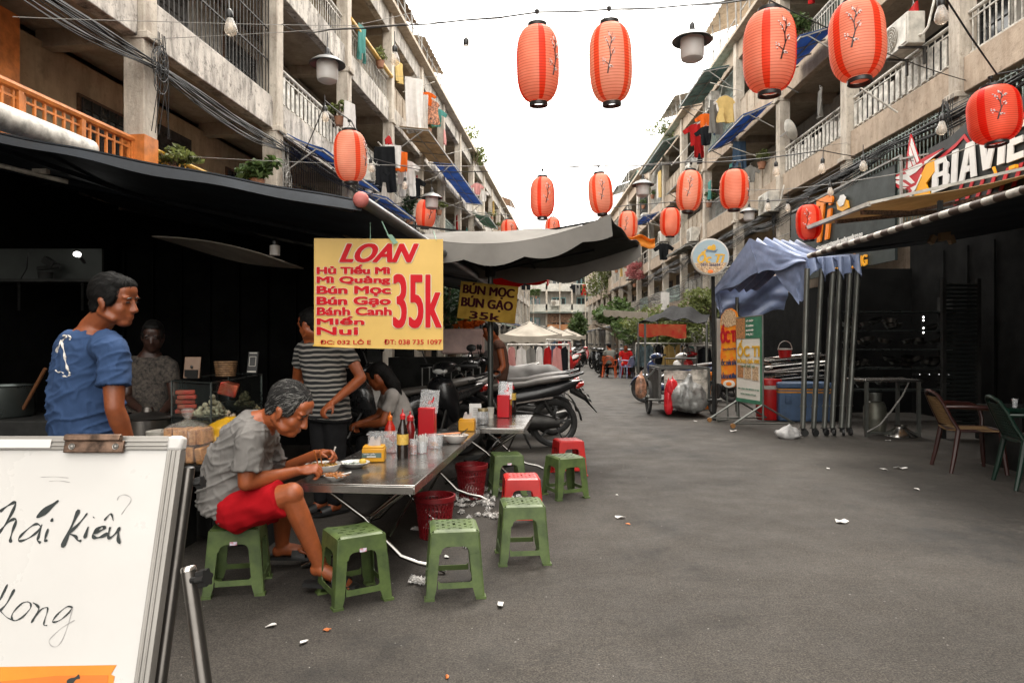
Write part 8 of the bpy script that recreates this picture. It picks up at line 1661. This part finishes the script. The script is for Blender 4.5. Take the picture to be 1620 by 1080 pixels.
# ================================================================ far street: tents, rails, trees, cream umbrellas
M_creamu = mat('cream_umbrella_cloth', (.46, .41, .34), .85, var=.12, translucent=.25)
for px, D, wd, zz, lab in ((838, 24, 2.1, 1.58, 'cream market umbrella left of the street, nearest of three'), (872, 34, 2.3, 1.68, 'cream market umbrella left of the street, middle of three'), (897, 44, 2.2, 1.75, 'small pale market umbrella left of the street, farthest of three')):
    x = (px - 810) / F * D; market_umbrella('market_umbrella', lab, (x - wd / 2, D - wd / 2, zz), (x + wd / 2, D - wd / 2, zz), (x + wd / 2, D + wd / 2, zz), (x - wd / 2, D + wd / 2, zz), (x - wd * .2, D), zz - .25, M_creamu, M_creamu, .1, .25, rise=.22)
tn = thing('canopy_tent', 'dark tarpaulin canopy with red banner right of the street, behind the cart', 'canopy', (4.6, 17, 0))
tq = [P(1010, 511, 17), P(1118, 512, 15.2), P(1124, 498, 20), P(1040, 503, 21)]
obj('roof_sheet', MB().sheet(lambda u, v: tq[0].lerp(tq[1], u).lerp(tq[3].lerp(tq[2], u), v) + Vector((0, 0, .35 * math.sin(u * PI * 1.0) * math.sin(v * PI * .8 + .3) + .04 * math.sin(u * 20))), 24, 10, .012), M_blackc, tn, world=True)
obj('red_banner', MB().sheet(lambda u, v: tq[0].lerp(tq[1], u * .72) + Vector((0, -.02 + .02 * math.sin(u * 16), -.02 - .30 * v * (1 + .1 * math.sin(u * 9)))), 24, 4, .006), mat('red_banner_print', (.30, .012, .008), .6, var=.7, vscale=5, col2=(.34, .10, .03)), tn, world=True)
obj('post', merge(*[MB().tube([q_ - Vector((0, 0, .02)), Vector((q_.x, q_.y, 0))], .03, 8) for q_ in tq]), M_post, tn, world=True); obj('strut', merge(MB().bar(tq[0], tq[2], .03), MB().bar(tq[1], tq[3], .03)), M_greypipe, tn, world=True)
tag(obj('shade_sheet', MB().sheet(lambda u, v: P(955 + 70 * u, 490 + 4 * u + (8 + 3 * abs(math.sin(u * 18))) * v, 24 - 4 * u), 40, 4, .01), M_creamu), 'pale scalloped shade sheet strung in front of the right trees', 'shade')
tag(obj('shade_sheet', MB().sheet(lambda u, v: P(940 + 28 * u, 512 + 10 * u + 3 * v, 36 - 4 * u + 3 * v), 10, 4, .01), M_creamu), 'slanted cream sheet among the greenery far right', 'shade')
def tree(lab, c, h, rad, n, sz, seed, mt, grp='trees along the right pavement'):
    root = thing('leafy_tree', lab, 'tree', (c[0], c[1], 0), 0, grp); rg_ = random.Random(seed); cc = Vector((c[0], c[1], h))
    mb = MB(); tr = [Vector((c[0], c[1], 0)), Vector((c[0] + .05, c[1], h * .5)), Vector((c[0] - .05, c[1] + .1, h * .8))]; mb.tube(tr, [.11, .08, .05], 9)
    for k in range(7):
        e = cc + Vector((rg_.uniform(-.7, .7) * rad[0], rg_.uniform(-.7, .7) * rad[1], rg_.uniform(-.3, .6) * rad[2])); mb.tube([tr[1].lerp(tr[2], rg_.random()), tr[2].lerp(e, .5) + Vector((0, 0, .1)), e], [.04, .025, .01], 6)
    obj('trunk', mb, M_bark, root, world=True); obj('crown', leaves(cc, rad, n, sz, seed, 13), mt, root, world=True); return root
tree('leafy roadside tree left of the dark canopy tent, large and yellow green', (5.3, 23.0), 1.75, (1.5, 1.4, .85), 3200, .15, 31, M_leaf2)
tree('darker roadside tree farther on, beside pale shade sheet', (5.2, 28.5), 1.9, (1.1, 1.2, .9), 2400, .16, 32, M_leaf)
tree('small far tree at the left end of the right hand greenery', (4.6, 46), 2.5, (.75, .8, 1.1), 1500, .2, 33, M_leaf)
tree('bushy tree behind the canopy tent above its roof', (6.0, 20.0), 2.35, (1.0, 1.0, .6), 1500, .13, 34, M_leaf2)
tree('spiky palm like tree at the far right pavement', (5.0, 33), 2.7, (1.0, 1.0, .7), 1200, .3, 35, M_leaf)
tree('dark shrub beside the price board on the left pavement', (-1.15, 12.5), 2.1, (.9, .8, .9), 2200, .12, 36, M_leaf3, 'trees on the left pavement'); tree('green tree behind the menu sign on the left pavement', (-1.9, 15), 2.4, (1.2, 1, 1.0), 2200, .14, 37, M_leaf, 'trees on the left pavement')
def rail_of_clothes(lab, a, b, h, cols, seed, grp='clothes rails'):
    root = thing('clothes_rail', lab, 'clothes rail', ((a.x + b.x) / 2, (a.y + b.y) / 2, 0), 0, grp); U = Vector((0, 0, 1)); rg_ = random.Random(seed)
    obj('frame', merge(MB().tube([a, a + U * h], .02, 6), MB().tube([b, b + U * h], .02, 6), MB().tube([a + U * h, b + U * h], .02, 6), MB().tube([a + U * .3, b + U * .3], .015, 6)), M_wht, root, world=True)
    n = len(cols)
    for k, m_ in enumerate(cols):
        c = a.lerp(b, (k + .5) / n); d = (b - a).normalized(); L_ = rg_.uniform(.6, .95); w_ = (b - a).length / n * .52; nn = Vector((-d.y, d.x, 0)); ph_ = rg_.uniform(0, 6)
        obj('garment', MB().sheet(lambda u, v: c + d * (u - .5) * 2 * w_ * (.75 + .3 * v) + nn * .06 * math.sin(u * 9 + ph_) * (.3 + v) + U * (h - .03 - L_ * v - .08 * abs(2 * u - 1) * (1 - v)), 12, 6, .02), m_, root, world=True)
    return root
M_chk = mat('checked_cloth', (.05, .08, .09), .9, var=1.2, vscale=9, col2=(.006, .01, .012))
rail_of_clothes('clothes rail with red and pink garments left of the street', Vector((-.1, 13.6, 0)), Vector((1.25, 15.0, 0)), 1.22, [M_cp, M_cw, M_cg, M_cw, M_cr, M_cp, M_cb], 1)
rail_of_clothes('clothes rail with pale garments farther along the left pavement', Vector((.9, 18, 0)), Vector((1.9, 22, 0)), 1.35, [M_cw, M_cj, M_cr, M_cw, M_cp], 2)
rail_of_clothes('white clothes rail with checked shirt and yellow cloths on the right', Vector((3.9, 21.5, 0)), Vector((5.6, 18.5, 0)), 1.25, [M_chk, M_chk, M_cb, M_cy, M_cy, M_ct, M_cg, M_cg], 3)
rail_of_clothes('white rail of grey garments behind the parked blue scooter', Vector((4.2, 17.0, 0)), Vector((5.5, 16.0, 0)), 1.2, [M_cg, M_cb, M_cg, M_cp], 4)
stl = thing('street_stall', 'pale pink storage box on a dark trolley behind the price board', 'stall', (-.95, 9.9, 0)); obj('box', MB().box(P(733, 540, 9.9), (.6, .5, .36)), mat('pale_pink_plastic', (.6, .42, .38), .5), stl, world=True, bevel=.03); obj('trolley', merge(MB().box(Vector((P(700, 575, 9.9).x, 9.95, .55)), (1.5, .5, 1.0))), M_darkpart, stl, world=True); obj('orange_cloth', leaves(P(742, 512, 9.8), (.22, .15, .1), 150, .1, 3), M_co, stl, world=True)
cage = thing('steel_cage', 'grey wire cage behind the seated woman and scooters', 'cage', (-1.2, 8.6, 0)); mb = MB(); a0_, b0_ = P(668, 600, 8.6), P(760, 600, 8.6)
for k in range(9): q_ = a0_.lerp(b0_, k / 8); mb.bar(Vector((q_.x, 8.6, .05)), Vector((q_.x, 8.6, .95)), .012)
for z in (.1, .38, .66, .95): mb.bar(Vector((a0_.x, 8.6, z)), Vector((b0_.x, 8.6, z)), .014)
obj('bars', mb, M_greypipe, cage)
for o_ in list(cage.children): o_.location = (-cage.location[0], -cage.location[1], 0)
# shop fronts and goods far along both pavements
for sd, lst in (('L', [(20, 2.6), (24.5, 3.0), (30, 3), (36, 3.2), (44, 3), (52, 3)]), ('R', [(44, 3.2), (52, 3.2), (60, 3)])):
    for k, (a, w_) in enumerate(lst):
        fn_ = Lp if sd == 'L' else Rp; zt_, zb_, ou = 2.75, 2.25 - .05 * (k % 3), 2.0 + .5 * (k % 2)
        awning(fn_, a, a + w_ + .6, zt_, zb_, ou, (M_corr, M_navy, M_creamu, M_blue, M_grnet, M_rust)[(k + (sd == 'R')) % 6], f"{('grey', 'navy', 'cream', 'blue', 'green', 'rusty')[(k + (sd == 'R')) % 6]} shop awning low on the {'left' if sd == 'L' else 'right'} block, {('nearest', 'second', 'third', 'fourth', 'fifth', 'farthest')[k]} of its row", grp='low shop awnings along the street')
# ================================================================ everyday clutter on the balconies
rg = random.Random(5); ORD = ('nearest', 'second', 'third', 'fourth', 'fifth', 'sixth', 'seventh', 'eighth', 'ninth', 'tenth', 'eleventh', 'twelfth'); CN = {'white': M_cw, 'black': M_cb, 'red': M_cr, 'grey': M_cg, 'blue': M_cj, 'pink': M_cp, 'teal': M_ct, 'yellow': M_cy}
for sd, fn_, pil in (('left', Lp, pL[5:15]), ('right', Rp, pR[5:16])):
    for i in range(len(pil) - 1):
        for fl, fname in ((3, 'third'), (4, 'top')):
            zb = Z_BEAM[fl]; a0, a1 = pil[i] + .3, pil[i + 1] - .3; where = f'over the {fname} floor rail, {sd} block, {ORD[i]} bay'
            if rg.random() < .75:
                k = rg.choice(('towel', 'shirt', 'trousers', 'sheet', 'towel')); c = rg.choice(list(CN)); a = rg.uniform(a0, a1)
                garment(k, fn_(a, rg.uniform(.1, .5), zb + rg.uniform(.9, 1.5)), CN[c], f'{c} {k} hanging {where}', (uR if sd == 'right' else uL_) + rg.uniform(-.4, .4), rg.uniform(.9, 1.2))
            if rg.random() < .45:
                a = rg.uniform(a0, a1); plant(fn_(a, .12, zb + .95), (.3, .25, .22), 160, .11, f'small leafy pot plant standing {where}', rg.choice((M_leaf, M_leaf2)), 100 + i * 7 + fl)
            if rg.random() < .28 and i > 1:
                a = rg.uniform(a0, a1); dup(pa, fn_(a, .25, zb - .55), uR + PI if sd == 'right' else uL_, f'air conditioner hung below the {fname} floor rail, {sd} block, {ORD[i]} bay')
            if rg.random() < .35:
                a = rg.uniform(a0, a1); tag(obj('laundry_pole', MB().tube([fn_(a, .02, zb + .9), fn_(a + rg.uniform(-.3, .3), 1.1, zb + 1.2)], .014, 6), M_wht), f'thin pale pole sticking out {where}', 'pole', 'poles on the balconies')
